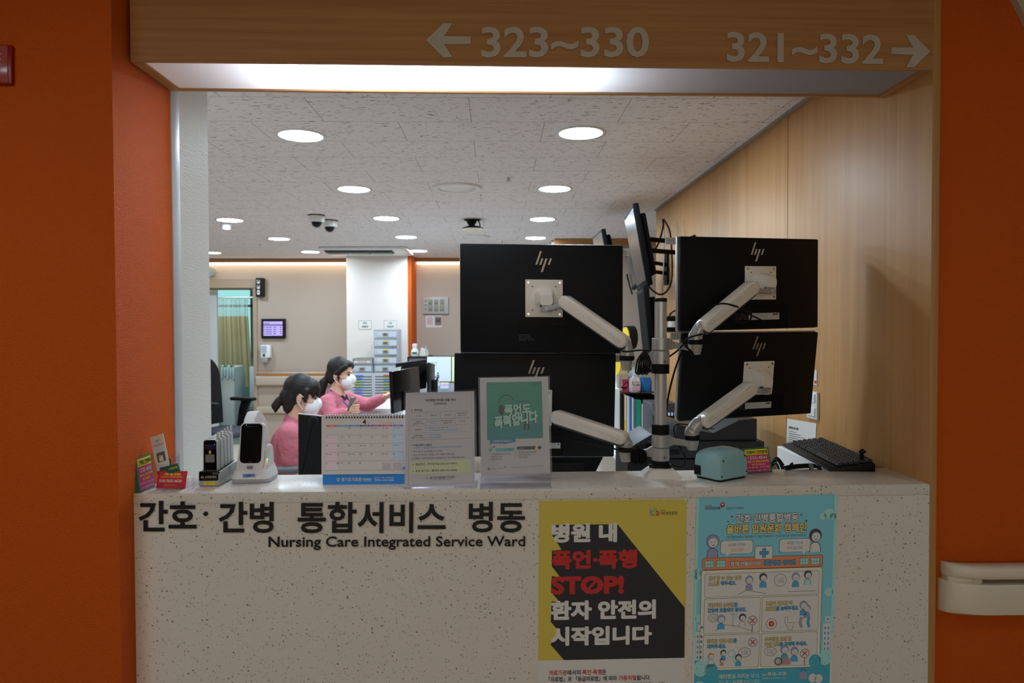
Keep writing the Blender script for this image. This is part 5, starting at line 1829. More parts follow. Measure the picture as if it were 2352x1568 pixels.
    b.obox(kc - fr.n * 0.0035 - vn * 0.001, un * 0.0195, vn * 0.0205, fr.n * 0.007, RUBBER, 0.006, 3)
    b.build('knuckle_recess', v_, auto=50)
    kd = kc + vn * 0.024
    b = MB(T)
    b.lathe([(0.0175, -0.008), (0.018, -0.007), (0.018, 0.007), (0.0175, 0.008)], kd, ALU2, axis=vn, n=28)
    q = A_ - Vector((0, 0, 0.006))
    b.obox((kd + q) / 2, (q - kd) / 2, Vector((0, 0, 0.008)), (q - kd).cross(Vector((0, 0, 1))).normalized() * 0.012, ALU2, 0.003)
    b.build('hinge', v_, auto=50)
    return A_, B_, n


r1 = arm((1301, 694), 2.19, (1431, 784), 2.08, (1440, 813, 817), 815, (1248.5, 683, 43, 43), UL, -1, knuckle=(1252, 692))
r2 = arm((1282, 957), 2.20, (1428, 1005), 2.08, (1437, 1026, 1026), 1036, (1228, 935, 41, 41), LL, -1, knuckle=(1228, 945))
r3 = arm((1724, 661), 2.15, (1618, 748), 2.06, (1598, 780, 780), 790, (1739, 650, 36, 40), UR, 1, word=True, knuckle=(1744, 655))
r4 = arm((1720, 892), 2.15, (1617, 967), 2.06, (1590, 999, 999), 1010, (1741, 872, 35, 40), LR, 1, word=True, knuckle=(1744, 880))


# ---------------------------------------------------------------- cables on the stand
def cable(label, runs, name='cable', cat='cable', mt=None, r=0.0024, loc=None):
    t = thing(name, label, cat, loc or runs[0][0])
    T = mw(t)
    for i, q in enumerate(runs):
        b = MB(T)
        b.tube(bez(q, 8), r, mt or RUBBER, 8)
        b.build('strand', t, smooth=True)
    return t


def K(px, py, Y): return PY(px, py, Y)


Yc = 2.03
random.seed(2)
runs = [[K(1300, 722, 2.2), K(1350, 748, 2.15), K(1400, 785, 2.12), K(1430, 806, 2.05), K(1470, 804, Yc), K(1492, 806, Yc)]]
for k in range(6):
    x = 1462 + 4.6 * k
    runs.append([K(1480, 806, Yc), K(x + 4, 824, Yc - 0.003 * k), K(x - 2, 852 + 3 * (k % 2), Yc - 0.004 * k), K(x + 3, 856, Yc - 0.004 * k), K(x + 8, 828, Yc - 0.002), K(1484, 808, Yc)])
cable('black monitor cables gathered in a hanging bundle left of the pole, at the upper arms', runs)
runs = [[K(1268, 1000, 2.25), K(1330, 1012, 2.2), K(1400, 1028, 2.06), K(1432, 1034, 2.045), K(1450, 1032, Yc), K(1470, 1030, Yc)]]
for k in range(8):
    x = 1450 + 4.2 * k
    runs.append([K(1462, 1026 - (k % 3), Yc), K(x + 1, 1038, Yc - 0.003 * (k % 4)), K(x, 1056 + 3 * (k % 3), Yc - 0.003 * (k % 4)), K(x + 3, 1060 + 2 * (k % 3), Yc - 0.003 * (k % 4)), K(x + 4, 1040, Yc), K(1468, 1028, Yc)])
cable('short black cable ends tied in a tassel left of the pole, at the lower arms', runs)
runs = [[K(1640, 740, 2.12), K(1625, 712, 2.085), K(1655, 697, 2.075), K(1690, 703, 2.085), K(1705, 712, 2.14), K(1724, 718, 2.18), K(1722, 735, 2.18), K(1700, 742, 2.18), K(1685, 728, 2.18), K(1700, 722, 2.18)],
        [K(1705, 712, 2.14), K(1730, 726, 2.2), K(1756, 738, 2.24)],
        [K(1632, 764, 2.1), K(1600, 770, 2.02), K(1578, 778, 2.02), K(1572, 792, 2.02), K(1588, 806, 2.01), K(1592, 815, 2.01), K(1580, 800, 2.02), K(1575, 780, 2.02)],
        [K(1574, 786, 2.02), K(1556, 805, 2.06), K(1538, 818, 2.08)]]
cable('black cable looped round the upper right arm and hanging in a knot below its elbow', runs, r=0.0026)
runs = [[K(1566, 806, 2.12), K(1550, 850, 2.14), K(1536, 905, 2.16), K(1528, 960, 2.16), K(1522, 985, 2.12)]]
cable('straight black cable running down right of the pole between the two collars', runs, r=0.003)
runs = [[K(1640, 985, 2.2), K(1600, 978, 2.1), K(1556, 974, 2.06), K(1548, 990, 2.05), K(1558, 1020, 2.05), K(1572, 1045, 2.05), K(1574, 1062, 2.05), K(1562, 1072, 2.05), K(1540, 1066, 2.06)]]
cable('thin black cable hanging in a long loop right of the pole foot', runs, r=0.0018)
runs = []
for k in range(3):
    z = pz(1068 + 6 * k)
    runs.append([Vector((bx + 0.031 * math.cos(a), YPOLE + 0.031 * math.sin(a), z + 0.002 * math.sin(a * 2 + k))) for a in [i * PI2 / 10 for i in range(11)]])
cable('black cable wound in three turns round the foot of the pole', runs, r=0.0034, loc=(bx, YPOLE, pz(1086)))

# ---------------------------------------------------------------- mint device
c0, c1, c2 = PZ(1652, 1109, ZC), PZ(1716, 1097, ZC), PZ(1604, 1093, ZC)
e1 = (c1 - c0).normalized()
e2 = Vector((-e1.y, e1.x, 0))
L1, L2, HH = (c1 - c0).length + 0.010, 0.098, 0.086
cc = c0 + e1 * L1 / 2 + e2 * L2 / 2
t = thing('mint_device', 'mint blue toaster-shaped plastic device with a white handle on the ledge', 'desktop device', (cc.x, cc.y, ZC))
T = mw(t)
MINT = mat('mint_plastic', (152, 200, 206), 0.28)
b = MB(T)


def mint_ring(z, k1, k2, r, sh=0.0):
    return [cc + e1 * (v.x + sh) + e2 * v.y + Vector((0, 0, z)) for v in rrect(0, 0, L1 / 2 * k1, L2 / 2 * k2, r, 0)]


b.loft([mint_ring(0.006, 0.97, 0.97, 0.012), mint_ring(0.012, 1.0, 1.0, 0.014), mint_ring(0.05, 1.0, 0.99, 0.016), mint_ring(0.066, 0.985, 0.96, 0.018), mint_ring(0.076, 0.93, 0.86, 0.022), mint_ring(0.083, 0.80, 0.68, 0.024), mint_ring(0.086, 0.62, 0.5, 0.02)], MINT)
b.build('body', t, smooth=True)
b = MB(T); b.loft([mint_ring(0.0, 0.9, 0.9, 0.012), mint_ring(0.006, 0.94, 0.94, 0.012)], BLACKP); b.build('foot', t)
b = MB(T)
q = cc - e1 * L1 / 2 + e2 * 0.03
b.obox(q + Vector((0, 0, 0.024)), e1 * 0.003, e2 * 0.012, Vector((0, 0, 0.014)), BLACKP, 0.002)
b.build('side_knob', t)
b = MB(T)
q = cc + e1 * (L1 / 2)
b.tube(bez([q + Vector((0, 0, 0.034)) - e2 * 0.01, q + e1 * 0.010 + Vector((0, 0, 0.036)) - e2 * 0.01, q + e1 * 0.013 + Vector((0, 0, 0.022)) - e2 * 0.01, q + e1 * 0.008 + Vector((0, 0, 0.008)) - e2 * 0.01, q + Vector((0, 0, 0.008)) - e2 * 0.01]), 0.0026, mat('clear_handle', (214, 216, 206), 0.25), 10)
b.build('handle', t, smooth=True)
b = MB(T)
for a, z in ((0.10, 0.060), (0.9, 0.066), (0.04, 0.016), (0.95, 0.020)):
    q = c0 + e1 * (0.006 + a * (L1 - 0.014)) + Vector((0, 0, z)) - e2 * 0.0004
    b.tube([q + e2 * 0.003, q - e2 * 0.0006], 0.0026, DGREY, 12)
b.build('screw', t)
b = MB(T)
q = cc + Vector((0, 0, 0.0862))
b.obox(q, e1 * 0.02, e2 * 0.005, Vector((0, 0, 0.0008)), ACR); b.obox(q + e2 * 0.016, e1 * 0.02, e2 * 0.005, Vector((0, 0, 0.0008)), ACR)
b.build('slot_cover', t)

# ---------------------------------------------------------------- keyboard on a white box by the wooden wall
kz = 1.074
t = thing('storage_box', 'white box under the keyboard against the wooden wall', 'box', (XR - 0.14, 2.4, 0.74))
T = mw(t)
MB(T).box((XR - 0.165, 2.2, 0.742), (XR - 0.012, 2.56, kz), DESK, 0.004).build('body', t)
K0, K1, K2 = PZ(1905, 1069, kz + 0.02), PZ(2008, 1056, kz + 0.02), PZ(1797, 1012, kz + 0.02)
e1 = (K2 - K0).normalized()                     # long side, away from the camera
e2 = Vector((e1.y, -e1.x, 0))
KL, KW = (K2 - K0).length, 0.135
t = thing('keyboard', 'black computer keyboard lying lengthwise along the wooden wall', 'keyboard', (K0.x, K0.y, kz))
T = mw(t)
o0 = Vector((K0.x, K0.y, kz))


def kp(a, c, h): return o0 + e1 * a + e2 * c + Vector((0, 0, h))


b = MB(T)
sec = [(0.0, 0.002), (0.0, 0.008), (0.02, 0.013), (KW - 0.004, 0.030), (KW, 0.026), (KW, 0.004), (KW - 0.01, 0.0), (0.01, 0.0)]
b.prism([kp(0, c, h) for c, h in sec], e1 * KL, BLACKP, 0.0015)
b.build('case', t, auto=40)
KEY = mat('black_key', (20, 20, 21), 0.45)
key = None
for r in range(6):
    c = 0.028 + 0.0172 * r + (0.004 if r == 5 else 0)
    a = 0.012
    if r == 0:
        wid = [1.25, 1.25, 1.25, 6.25, 1.25, 1.25, 1.25, 1.25]
    else:
        wid = [1] * 15
    wid = wid + [0.2] + [1, 1, 1] + [0.2] + [1, 1, 1, 1]
    for w_ in wid:
        L = 0.0186 * w_ * KL / 0.45
        if w_ > 0.5 and a + L < KL - 0.006 and not (r == 1 and abs(a - KL * 0.68) < 0.03 and w_ == 1 and False):
            b = MB(T)
            h = 0.0135 + c * 0.135
            lo = [kp(a + 0.0012, c, h), kp(a + L - 0.0012, c, h), kp(a + L - 0.0012, c + 0.0155, h + 0.002), kp(a + 0.0012, c + 0.0155, h + 0.002)]
            hi = [kp(a + 0.0032, c + 0.002, h + 0.008), kp(a + L - 0.0032, c + 0.002, h + 0.008), kp(a + L - 0.0032, c + 0.0125, h + 0.0095), kp(a + 0.0032, c + 0.0125, h + 0.0095)]
            b.loft([lo, hi], KEY)
            b.build('key', t)
        a += L
b = MB(T)
b.raw([kp(0.012, KW - 0.03, 0.0295), kp(0.03, KW - 0.03, 0.0295), kp(0.03, KW - 0.012, 0.031), kp(0.012, KW - 0.012, 0.031)], [(0, 1, 2, 3)], mat('blue_sticker', (80, 110, 170), 0.5))
b.build('sticker', t)
t = thing('usb_plug', 'black cable plug with a gold tip lying over the near end of the keyboard', 'plug', PZ(1982, 1072, kz + 0.01))
T = mw(t)
b = MB(T); b.tube([PZ(1981, 1034, kz + 0.052), PZ(1979, 1045, kz + 0.048), PZ(1979, 1064, kz + 0.022)], [0.0045, 0.006, 0.0055], RUBBER, 10); b.build('body', t, smooth=True)
b = MB(T); b.tube([PZ(1979, 1063, kz + 0.022), PZ(1982.5, 1075, kz + 0.010)], 0.0028, mat('gold_contact', (206, 170, 110), 0.3, 0.8), 8); b.build('tip', t)
b = MB(T); b.tube([PZ(1976, 1038, kz + 0.05), PZ(1981, 1033, kz + 0.055), PZ(1986, 1038, kz + 0.05)], 0.005, RUBBER, 10); b.build('cable_end', t)

t = thing('cable_box', 'low white box behind the ledge filled with coiled black cables', 'box', (0.85, 2.3, 0.74))
T = mw(t)
MB(T).box((0.74, 2.135, 0.742), (0.955, 2.46, 0.93), DESK, 0.003).build('body', t)
runs = []
random.seed(5)
for k in range(8):
    c = Vector((0.775 + 0.022 * k, 2.20 + 0.02 * (k % 4), 0.936))
    runs.append([c + Vector((0.035 * math.cos(a + k), 0.05 * math.sin(a + k), 0.07 + 0.068 * math.sin(a * 1.5 + k) + 0.004 * (k % 3))) for a in [i * 5.0 / 8 for i in range(9)]])
cable('black power cables piled in loops behind the ledge, left of the keyboard', runs, r=0.0036, loc=(0.86, 2.25, 0.934))
t = thing('taped_cable', 'flat black cable bundle with a tape band, lying in front of the keyboard', 'cable', PZ(1850, 1077, kz + 0.005))
T = mw(t)
q = [PZ(1806, 1078, kz + 0.006), PZ(1830, 1074, kz + 0.01), PZ(1870, 1072, kz + 0.008), PZ(1886, 1077, kz + 0.006)]
for k in range(4):
    b = MB(T); b.tube(bez([v + Vector((0, 0.006 * k, 0.004 * (k % 2))) for v in q]), 0.0034, RUBBER, 8); b.build('strand', t, smooth=True)
b = MB(T); b.tube([PZ(1860, 1073, kz + 0.010), PZ(1866, 1073, kz + 0.010)], 0.012, mat('tape', (120, 116, 112), 0.5), 12, flat=0.7); b.build('tape_band', t)

# ---------------------------------------------------------------- on the wooden wall
fr = Frame(PX(1808, 961, XR - 0.002), PX(1875, 972, XR - 0.002), PX(1804, 1060, XR - 0.002), 0, 0, 100, 100)
t = thing('wall_notice', 'white printed A4 notice on the wooden wall above the keyboard', 'notice', fr.p(50, 50))
T = mw(t)
b = MB(T); slab(b, fr, 0, 0, 100, 100, 0.0006, PAPER); b.build('sheet', t)
b = MB(T)
b.text(fr, '■ 환자이송 서비스 안내 ■', 8, 16, 42, 22, INK, 0.02, 0.0005)
for k in range(14):
    b.rect(fr, 8, 27 + 4.6 * k, 36 + 40 * ((k * 7) % 5) / 5, 28.2 + 4.6 * k, INKG, 0.0005)
b.build('print', t)
t = thing('wall_switch', 'white switch plate on the wooden wall right of the lower right monitor', 'wall switch', PX(1874, 928, XR))
T = mw(t)
y0, y1 = PX(1882, 928, XR).y, PX(1858, 928, XR).y
z0, z1 = PX(1874, 963, XR).z, PX(1874, 899, XR).z
MB(T).box((XR - 0.01, y0, z0), (XR, y1, z1), WHITEP, 0.003).build('plate', t, auto=40)
for k in range(2):
    MB(T).box((XR - 0.014, y0 + 0.012, z0 + 0.012 + k * (z1 - z0) / 2), (XR - 0.009, y1 - 0.012, z0 - 0.008 + (k + 1) * (z1 - z0) / 2), WHITEP, 0.002).build('rocker', t)
fr = Frame(PX(1858, 846, XR - 0.002), PX(1876, 850, XR - 0.002), PX(1858, 880, XR - 0.002), 0, 0, 100, 100)
t = thing('wall_notice', 'small white paper on the wooden wall, mostly behind the lower right monitor', 'notice', fr.p(50, 50))
b = MB(mw(t)); slab(b, fr, 0, 0, 100, 100, 0.0006, PAPER); b.build('sheet', t)
b = MB(mw(t)); b.rect(fr, 70, 70, 96, 90, INKR, 0.0004); b.build('print', t)

# ================================================================== BEHIND: PRINTERS, FOLDERS, WALL MONITORS
NAVYP = mat('printer_dark_shell', (26, 27, 31), 0.45)
NAVY2 = mat('printer_grey_panel', (48, 50, 54), 0.5)


def zat(py, Y): return PY(1300, py, Y).z


Yp = 2.86
t = thing('printer', 'large black multi-tier laser printer behind the mint device', 'printer', (PY(1630, 1050, Yp).x, Yp + 0.2, 0.742))
T = mw(t)
x0, x1 = PY(1512, 1050, Yp).x, min(PY(1757, 1050, Yp).x, XR - 0.02)
z0, z1 = zat(1016, Yp), zat(984, Yp)
MB(T).box((x0, Yp, 0.743), (x1, Yp + 0.42, zat(1056, Yp)), NAVYP, 0.006).build('paper_drawer', t, auto=40)
MB(T).box((x0, Yp, zat(1055, Yp)), (x1, Yp + 0.42, z0), NAVYP, 0.008).build('body', t, auto=40)
b = MB(T)
xa, xb = PY(1556, 1000, Yp).x, PY(1742, 1000, Yp).x
sec = [(xa, z0), (xb, z0), (xb, zat(965, Yp)), (PY(1700, 1000, Yp).x, zat(968, Yp)), (PY(1640, 1000, Yp).x, zat(998, Yp)), (PY(1600, 1000, Yp).x, zat(990, Yp)), (xa, zat(976, Yp))]
b.prism([(x, Yp + 0.015, z) for x, z in sec], (0, 0.36, 0), NAVYP, 0.004)
b.build('output_tray', t, auto=40)
MB(T).box((PY(1536, 1036, Yp).x, Yp - 0.006, zat(1046, Yp)), (PY(1560, 1036, Yp).x, Yp, zat(1034, Yp)), BLACKP, 0.003).build('side_latch', t)
b = MB(T)
b.prism([(PY(1452, 1030, Yp).x, Yp + 0.06, zat(1035, Yp)), (PY(1505, 1000, Yp).x, Yp + 0.06, zat(1003, Yp)), (PY(1512, 1010, Yp).x, Yp + 0.06, zat(1012, Yp)), (PY(1460, 1038, Yp).x, Yp + 0.06, zat(1042, Yp))], (0, 0.26, 0), NAVY2, 0.003)
b.build('paper_tray', t, auto=40)
b = MB(T)
b.box((PY(1442, 1060, Yp).x, Yp, 0.743), (x0 - 0.004, Yp + 0.3, zat(1040, Yp)), BLACKP, 0.004)
b.build('side_feeder', t)
Ys = 4.25
t = thing('label_printer', 'smaller dark grey label printer with a lit button panel right of the pole', 'printer', (PY(1518, 960, Ys).x, Ys + 0.1, 0.742))
T = mw(t)
b = MB(T)
x0, x1 = PY(1499, 960, Ys).x, min(PY(1562, 960, Ys).x, XR - 0.05)
b.prism([(x0, Ys, 0.744), (x0, Ys + 0.3, 0.744), (x0, Ys + 0.3, zat(930, Ys)), (x0, Ys + 0.06, zat(930, Ys)), (x0, Ys, zat(955, Ys))], (x1 - x0, 0, 0), NAVY2, 0.006)
b.build('body', t, auto=40)
b = MB(T)
c0, c1 = PY(1532, 950, Ys - 0.012), PY(1560, 966, Ys - 0.012)
b.box((c0.x, Ys - 0.012, c1.z - 0.03), (c1.x, Ys - 0.004, c0.z), BLACKG)
b.build('button_panel', t)
b = MB(T)
for k in range(4):
    q = PY(1535 + 7 * k, 943, Ys - 0.014)
    b.box((q.x, Ys - 0.016, q.z - 0.03), (q.x + 0.009, Ys - 0.011, q.z - 0.012), mat('panel_glow', (170, 190, 220), 0.5, emit=(150, 180, 220), es=0.6))
b.build('button', t)

Yo = 2.46
t = thing('desktop_computer', 'black computer box on the desk under the lower left monitor', 'computer', (PY(1255, 1090, Yo).x, Yo + 0.06, 0.742))
T = mw(t)
q = [PY(1120, 1049, Yo), PY(1386, 1049, Yo), PY(1360, 1100, Yo)]
q += [Vector((q[2].x - 0.01, Yo, 0.743)), Vector((q[0].x, Yo, 0.743))]
b = MB(T); b.prism(q, (0, 0.12, 0), BLACKM, 0.003); b.build('case', t, auto=40)
b = MB(T); b.box((q[0].x + 0.02, Yo - 0.004, 0.76), (q[2].x - 0.03, Yo, q[0].z - 0.02), BLACKP, 0.002); b.build('front_panel', t)

# folders standing on the side desk
Yf = 4.9
t = thing('folder_box', 'black open magazine box full of folders on the side desk', 'folder box', (PY(1470, 995, Yf).x, Yf + 0.1, 0.742))
T = mw(t)
b = MB(T)
x0, x1 = PY(1425, 950, Yf).x, PY(1513, 950, Yf).x
z1, zlo = zat(905, Yf), 0.744
b.box((x0, Yf, zlo), (x0 + 0.026, Yf + 0.26, z1), BLACKP, 0.003)
b.box((x1 - 0.006, Yf + 0.02, zlo), (x1, Yf + 0.26, zat(912, Yf)), BLACKP)
b.box((x0 + 0.026, Yf + 0.254, zlo), (x1, Yf + 0.26, zat(907, Yf)), BLACKP)
b.box((x0 + 0.026, Yf + 0.06, z1 - 0.003), (x1, Yf + 0.256, z1), mat('dark_brown_board', (52, 40, 34), 0.6))
b.build('case', t)
for i, (xa, xb, yt, col, lb) in enumerate(((1434.5, 1438.5, 908, (236, 190, 60), 'yellow edged white folder, leftmost in the black magazine box'), (1439.5, 1446, 911, (196, 206, 220), 'pale blue folder beside the yellow one in the magazine box'),
                                           (1447, 1451, 913, (50, 110, 200), 'bright blue folder in the magazine box'), (1452, 1456, 915, (206, 210, 214), 'white folder between the blue and the green folder'),
                                           (1457, 1460, 918, (110, 116, 120), 'thin grey folder just left of the green folder'), (1461, 1474, 920, (20, 140, 116), 'wide green folder in the magazine box'),
                                           (1475.5, 1480, 930, (214, 212, 216), 'white folder just right of the green folder'), (1481, 1487, 932, (200, 196, 214), 'pale violet folder, last one left of the pole'))):
    x0, x1 = PY(xa, 950, Yf).x, PY(xb, 950, Yf).x
    t = thing('folder', lb, 'folder', ((x0 + x1) / 2, Yf + 0.12, 0.744), group='folders in the magazine box')
    T = mw(t)
    m_ = mat('folder_cover_%d' % i, col, 0.45)
    yo = Yf + 0.004 * i
    zt_ = min(zat(yt, yo), zat(905, Yf) - 0.008)
    MB(T).box((x0, yo, 0.745), (x1, yo + 0.22, zt_), m_, 0.0015).build('cover', t)
    if i in (0, 3, 6):
        q = PY((xa + xb) / 2, 940, yo)
        MB(T).box((x0 + 0.002, yo - 0.0012, q.z - 0.08), (x1 - 0.004, yo, zt_ - 0.006), PAPER).build('spine_label', t)

# shelf things standing on the folder box
Yk = 4.98
zk = zat(905, 4.9) + 0.0005
t = thing('white_cabinet', 'white upright cabinet side just left of the folders', 'cabinet', (PY(1418, 950, 4.92).x, 4.98, 0.742))
MB(mw(t)).box((PY(1395, 950, 4.92).x, 4.92, 0.743), (PY(1424, 950, 4.92).x, 5.16, zat(893, 4.92)), DESK, 0.003).build('body', t)
p = PY(1458, 905, Yk + 0.03)
t = thing('soap_bottle', 'white pump soap bottle with a pink printed label on the folder box', 'bottle', (p.x, p.y, zk))
b = MB()
prof = [(0.0, 0.0), (0.036, 0.0), (0.042, 0.006), (0.043, 0.05), (0.041, 0.082), (0.034, 0.1), (0.016, 0.112), (0.013, 0.116), (0.013, 0.128)]
vs = MB().lathe(prof, (0, 0, 0), WHITEP, n=32)
vs.v = [Vector((v.x, v.y * 0.7, v.z)) for v in vs.v]
vs.build('bottle_body', t, auto=50)
b.lathe([(0.014, 0.126), (0.014, 0.138), (0.006, 0.141), (0.006, 0.152)], (0, 0, 0), WHITEP, n=20)
b.box((-0.03, -0.007, 0.150), (0.008, 0.007, 0.160), WHITEP, 0.003)
b.build('pump', t, auto=40)
fr = Frame(Vector((-0.030, -0.0312, 0.088)), Vector((0.030, -0.0312, 0.088)), Vector((-0.030, -0.0312, 0.01)), 0, 0, 100, 100)
b = MB()
b.rect(fr, 6, 8, 26, 40, mat('label_pink', (214, 150, 190), 0.5)); b.rect(fr, 8, 56, 96, 96, mat('label_pale_pink', (226, 180, 204), 0.5))
b.text(fr, '손소독', 34, 10, 92, 24, INKG, 0.02); b.text(fr, '손 소독제', 24, 34, 96, 50, INK, 0.04); b.text(fr, 'hand sanitizer', 36, 88, 64, 92, INKG, 0)
b.build('printed_label', t)
p = PY(1424, 893, Yk)
t = thing('paper_cup', 'white crumpled plastic cup on top of the white cabinet', 'cup', (p.x - 0.01, p.y + 0.06, zat(893, 4.92) + 0.0005))
MB().lathe([(0.0, 0.0), (0.024, 0.0), (0.034, 0.095), (0.036, 0.1), (0.032, 0.098), (0.022, 0.004)], (0, 0, 0), WHITEP, n=24).build('wall', t, auto=40)
p = PY(1436, 905, Yk + 0.08)
t = thing('pink_cup', 'small bright pink holder behind the soap bottle', 'holder', (p.x + 0.01, p.y, zk))
MB().lathe([(0.0, 0.0), (0.03, 0.0), (0.034, 0.088), (0.030, 0.088), (0.027, 0.004)], (0, 0, 0), mat('hot_pink', (240, 84, 130), 0.4), n=24).build('wall', t, auto=40)
b = MB(); b.tube(bez([(-0.03, -0.03, 0.05), (-0.005, -0.045, 0.075), (0.005, -0.045, 0.05), (-0.03, -0.04, 0.03), (-0.045, -0.04, 0.038), (-0.005, -0.04, 0.03)]), 0.003, RUBBER, 8); b.build('black_loop', t, smooth=True)
p = PY(1482, 905, Yk + 0.1)
t = thing('blue_holder', 'deep blue rounded desk holder right of the soap bottle', 'holder', (p.x, p.y, zk))
b = MB()
b.loft([rrect(0, 0, 0.038, 0.03, 0.018, 0.0), rrect(0, 0, 0.044, 0.034, 0.02, 0.02), rrect(0, 0, 0.044, 0.034, 0.02, 0.075), rrect(0, 0, 0.036, 0.028, 0.02, 0.10)], mat('deep_blue', (24, 110, 186), 0.35))
b.build('shell', t, auto=50)
p = PY(1455, 880, Yk + 0.095)
t = thing('packet_bundle', 'bundle of pale blue striped packets standing behind the soap bottle', 'packets', (p.x, p.y, zk))
for k in range(5):
    b = MB()
    R = Matrix.Translation((-0.05 + 0.026 * k, 0.004 * k, 0)) @ Matrix.Rotation(0.25 - 0.03 * k, 4, 'Y')
    b.box((-0.018, -0.003, 0.004), (0.018, 0.003, 0.2 - 0.012 * k), mat('packet_%d' % (k % 2), ((170, 206, 226), (214, 216, 212))[k % 2], 0.4), 0.001, R)
    b.build('packet', t)

CASE = mat('black_casing', (11, 11, 12), 0.65, spec=0.1)
# wall monitors hanging on arms from the wooden wall, seen nearly edge-on
def wall_monitor(label, A, B_, D, Ya, Yb_, th=0.035, mount=None, screen=None):
    """A near-top, B near-bottom, D far-top corner of the screen side"""
    a, c, d = PY(A[0], A[1], Ya), PY(B_[0], B_[1], Ya + 0.01), PY(D[0], D[1], Yb_)
    fr = Frame(d, a, d + (c - a), 0, 0, 100, 100)
    if fr.n.x > 0:
        fr.n = -fr.n
    t = thing('wall_monitor', label, 'monitor', fr.p(50, 100), group='monitors on the wooden wall')
    T = mw(t)
    b = MB(T); slab(b, fr, 0, 0, 100, 100, 0.03, CASE, 0.005, 0.0); b.build('frame', t, auto=40)
    b = MB(T); slab(b, fr, 4, 5, 96, 93, 0.001, screen or BLACKG, 0, 0.0012); b.build('screen', t)
    b = MB(T); slab(b, fr, 8, 12, 92, 88, th, CASE, 0.01, -0.028); b.build('rear_cover', t, auto=40)
    if mount:
        m0 = fr.p(50, 45, -th - 0.012)
        b = MB(T)
        b.obox(m0, fr.u.normalized() * 0.06, fr.v.normalized() * 0.06, fr.n * 0.006, CASE, 0.002)
        o = b.build('mount_plate', t)
        wy = mount
        b = MB(T)
        for dz in (0.03, -0.03):
            b.tube([m0 + Vector((0, 0, dz)), Vector((XR - 0.1, (m0.y + wy) / 2 - 0.05, m0.z + dz)), Vector((XR - 0.012, wy, m0.z + dz))], 0.013, CASE, 8)
        b.build('bracket_arm', t)
        b = MB(T); b.box((XR - 0.014, wy - 0.05, m0.z - 0.11), (XR, wy + 0.05, m0.z + 0.11), CASE, 0.002); b.build('wall_plate', t)
    return fr


SCR = mat('dim_screen', (20, 20, 21), 0.25, spec=0.3)
wall_monitor('upper near wall monitor tilted down, its thin black edge rising above the pole', (1453, 467), (1487, 655), (1433, 500), 3.55, 3.95, mount=4.25, screen=SCR)
wall_monitor('lower near wall monitor directly under the tallest wall monitor, left of the pole', (1477, 660), (1497, 850), (1462, 670), 3.6, 4.0, mount=4.4, screen=mat('off_screen', (14, 14, 15), 0.7, spec=0.05))
wall_monitor('far wall monitor whose top corner peeks above the upper left black monitor', (1381, 526), (1404, 640), (1360, 545), 4.85, 5.45, mount=None, screen=SCR)
wall_monitor('second far wall monitor in the dark gap right of the upper left black monitor', (1447, 570), (1462, 655), (1438, 590), 4.5, 5.0, mount=4.9, screen=SCR)
b = MB()
t = thing('ceiling_cable', 'black and grey cables dropping from a ceiling hole along the wooden wall', 'cable', PZ(1522, 503, ZT))
T = mw(t)
for i, q in enumerate(([(1522, 503, 4.6), (1523, 520, 4.6), (1514, 555, 4.55), (1500, 580, 4.4)], [(1524, 503, 4.6), (1538, 530, 4.55), (1543, 580, 4.5), (1543, 640, 4.45), (1532, 668, 4.4), (1515, 676, 4.35), (1496, 664, 4.2), (1486, 650, 4.05)],
                       [(1523, 503, 4.62), (1526, 560, 4.6), (1523, 640, 4.6), (1521, 700, 4.6), (1520, 760, 4.55)], [(1440, 630, 5.0), (1446, 655, 4.95), (1452, 675, 4.9)])):
    b = MB(T); b.tube(bez([K(*v) for v in q]), 0.006 if i != 2 else 0.004, RUBBER if i != 2 else GREYP, 8); b.build('strand', t, smooth=True)
Yh = 4.55
t = thing('wall_shelf', 'small black wall bracket shelf with a white socket and looped wires', 'shelf', PY(1545, 740, Yh))
T = mw(t)
b = MB(T); pbox(b, 1535, 725, 1562, 733, Yh, 0.1, BLACKP, 0.004); pbox(b, 1535, 752, 1562, 763, Yh, 0.1, BLACKP, 0.004); b.build('bracket', t)
b = MB(T); q = PY(1547, 752, Yh + 0.03); b.lathe([(0.03, 0.0), (0.034, 0.006), (0.033, 0.042), (0.0, 0.044)], q, WHITEP, n=24, cap=False); b.build('white_socket', t, auto=40)
b = MB(T); b.tube(bez([K(1535, 728, Yh), K(1548, 714, Yh), K(1557, 720, Yh), K(1550, 730, Yh)]), 0.004, RUBBER); b.tube(bez([K(1537, 722, Yh), K(1555, 712, Yh), K(1558, 728, Yh)]), 0.004, RUBBER); b.build('wire', t, smooth=True)
# tape rolls on a peg at the wall behind
t = thing('tape_roll', 'white and yellow tape roll on its side behind the lower left monitor end', 'tape', PY(1428, 838, 5.0))
c = PY(1424, 837, 4.95)
b = MB(mw(t)); b.lathe([(0.04, -0.035), (0.075, -0.035), (0.075, -0.026), (0.058, -0.026), (0.058, 0.026), (0.075, 0.026), (0.075, 0.035), (0.04, 0.035)], c, mat('tape_yellow', (226, 196, 40), 0.4), axis=(1, 0.3, 0), n=28); b.build('flanges', t, auto=40)
b = MB(mw(t)); b.lathe([(0.064, -0.025), (0.064, 0.025)], c, WHITEP, axis=(1, 0.3, 0), n=28); b.build('tape', t, auto=40)
t = thing('tape_roll', 'yellow and black tape reel peeking beside the end of the upper left monitor', 'tape', PY(1443, 775, 5.0))
c = PY(1446, 775, 5.0)
b = MB(mw(t)); b.lathe([(0.05, -0.03), (0.085, -0.03), (0.085, 0.03), (0.05, 0.03)], c, BLACKP, axis=(1, 0.2, 0), n=28); b.build('reel', t, auto=40)
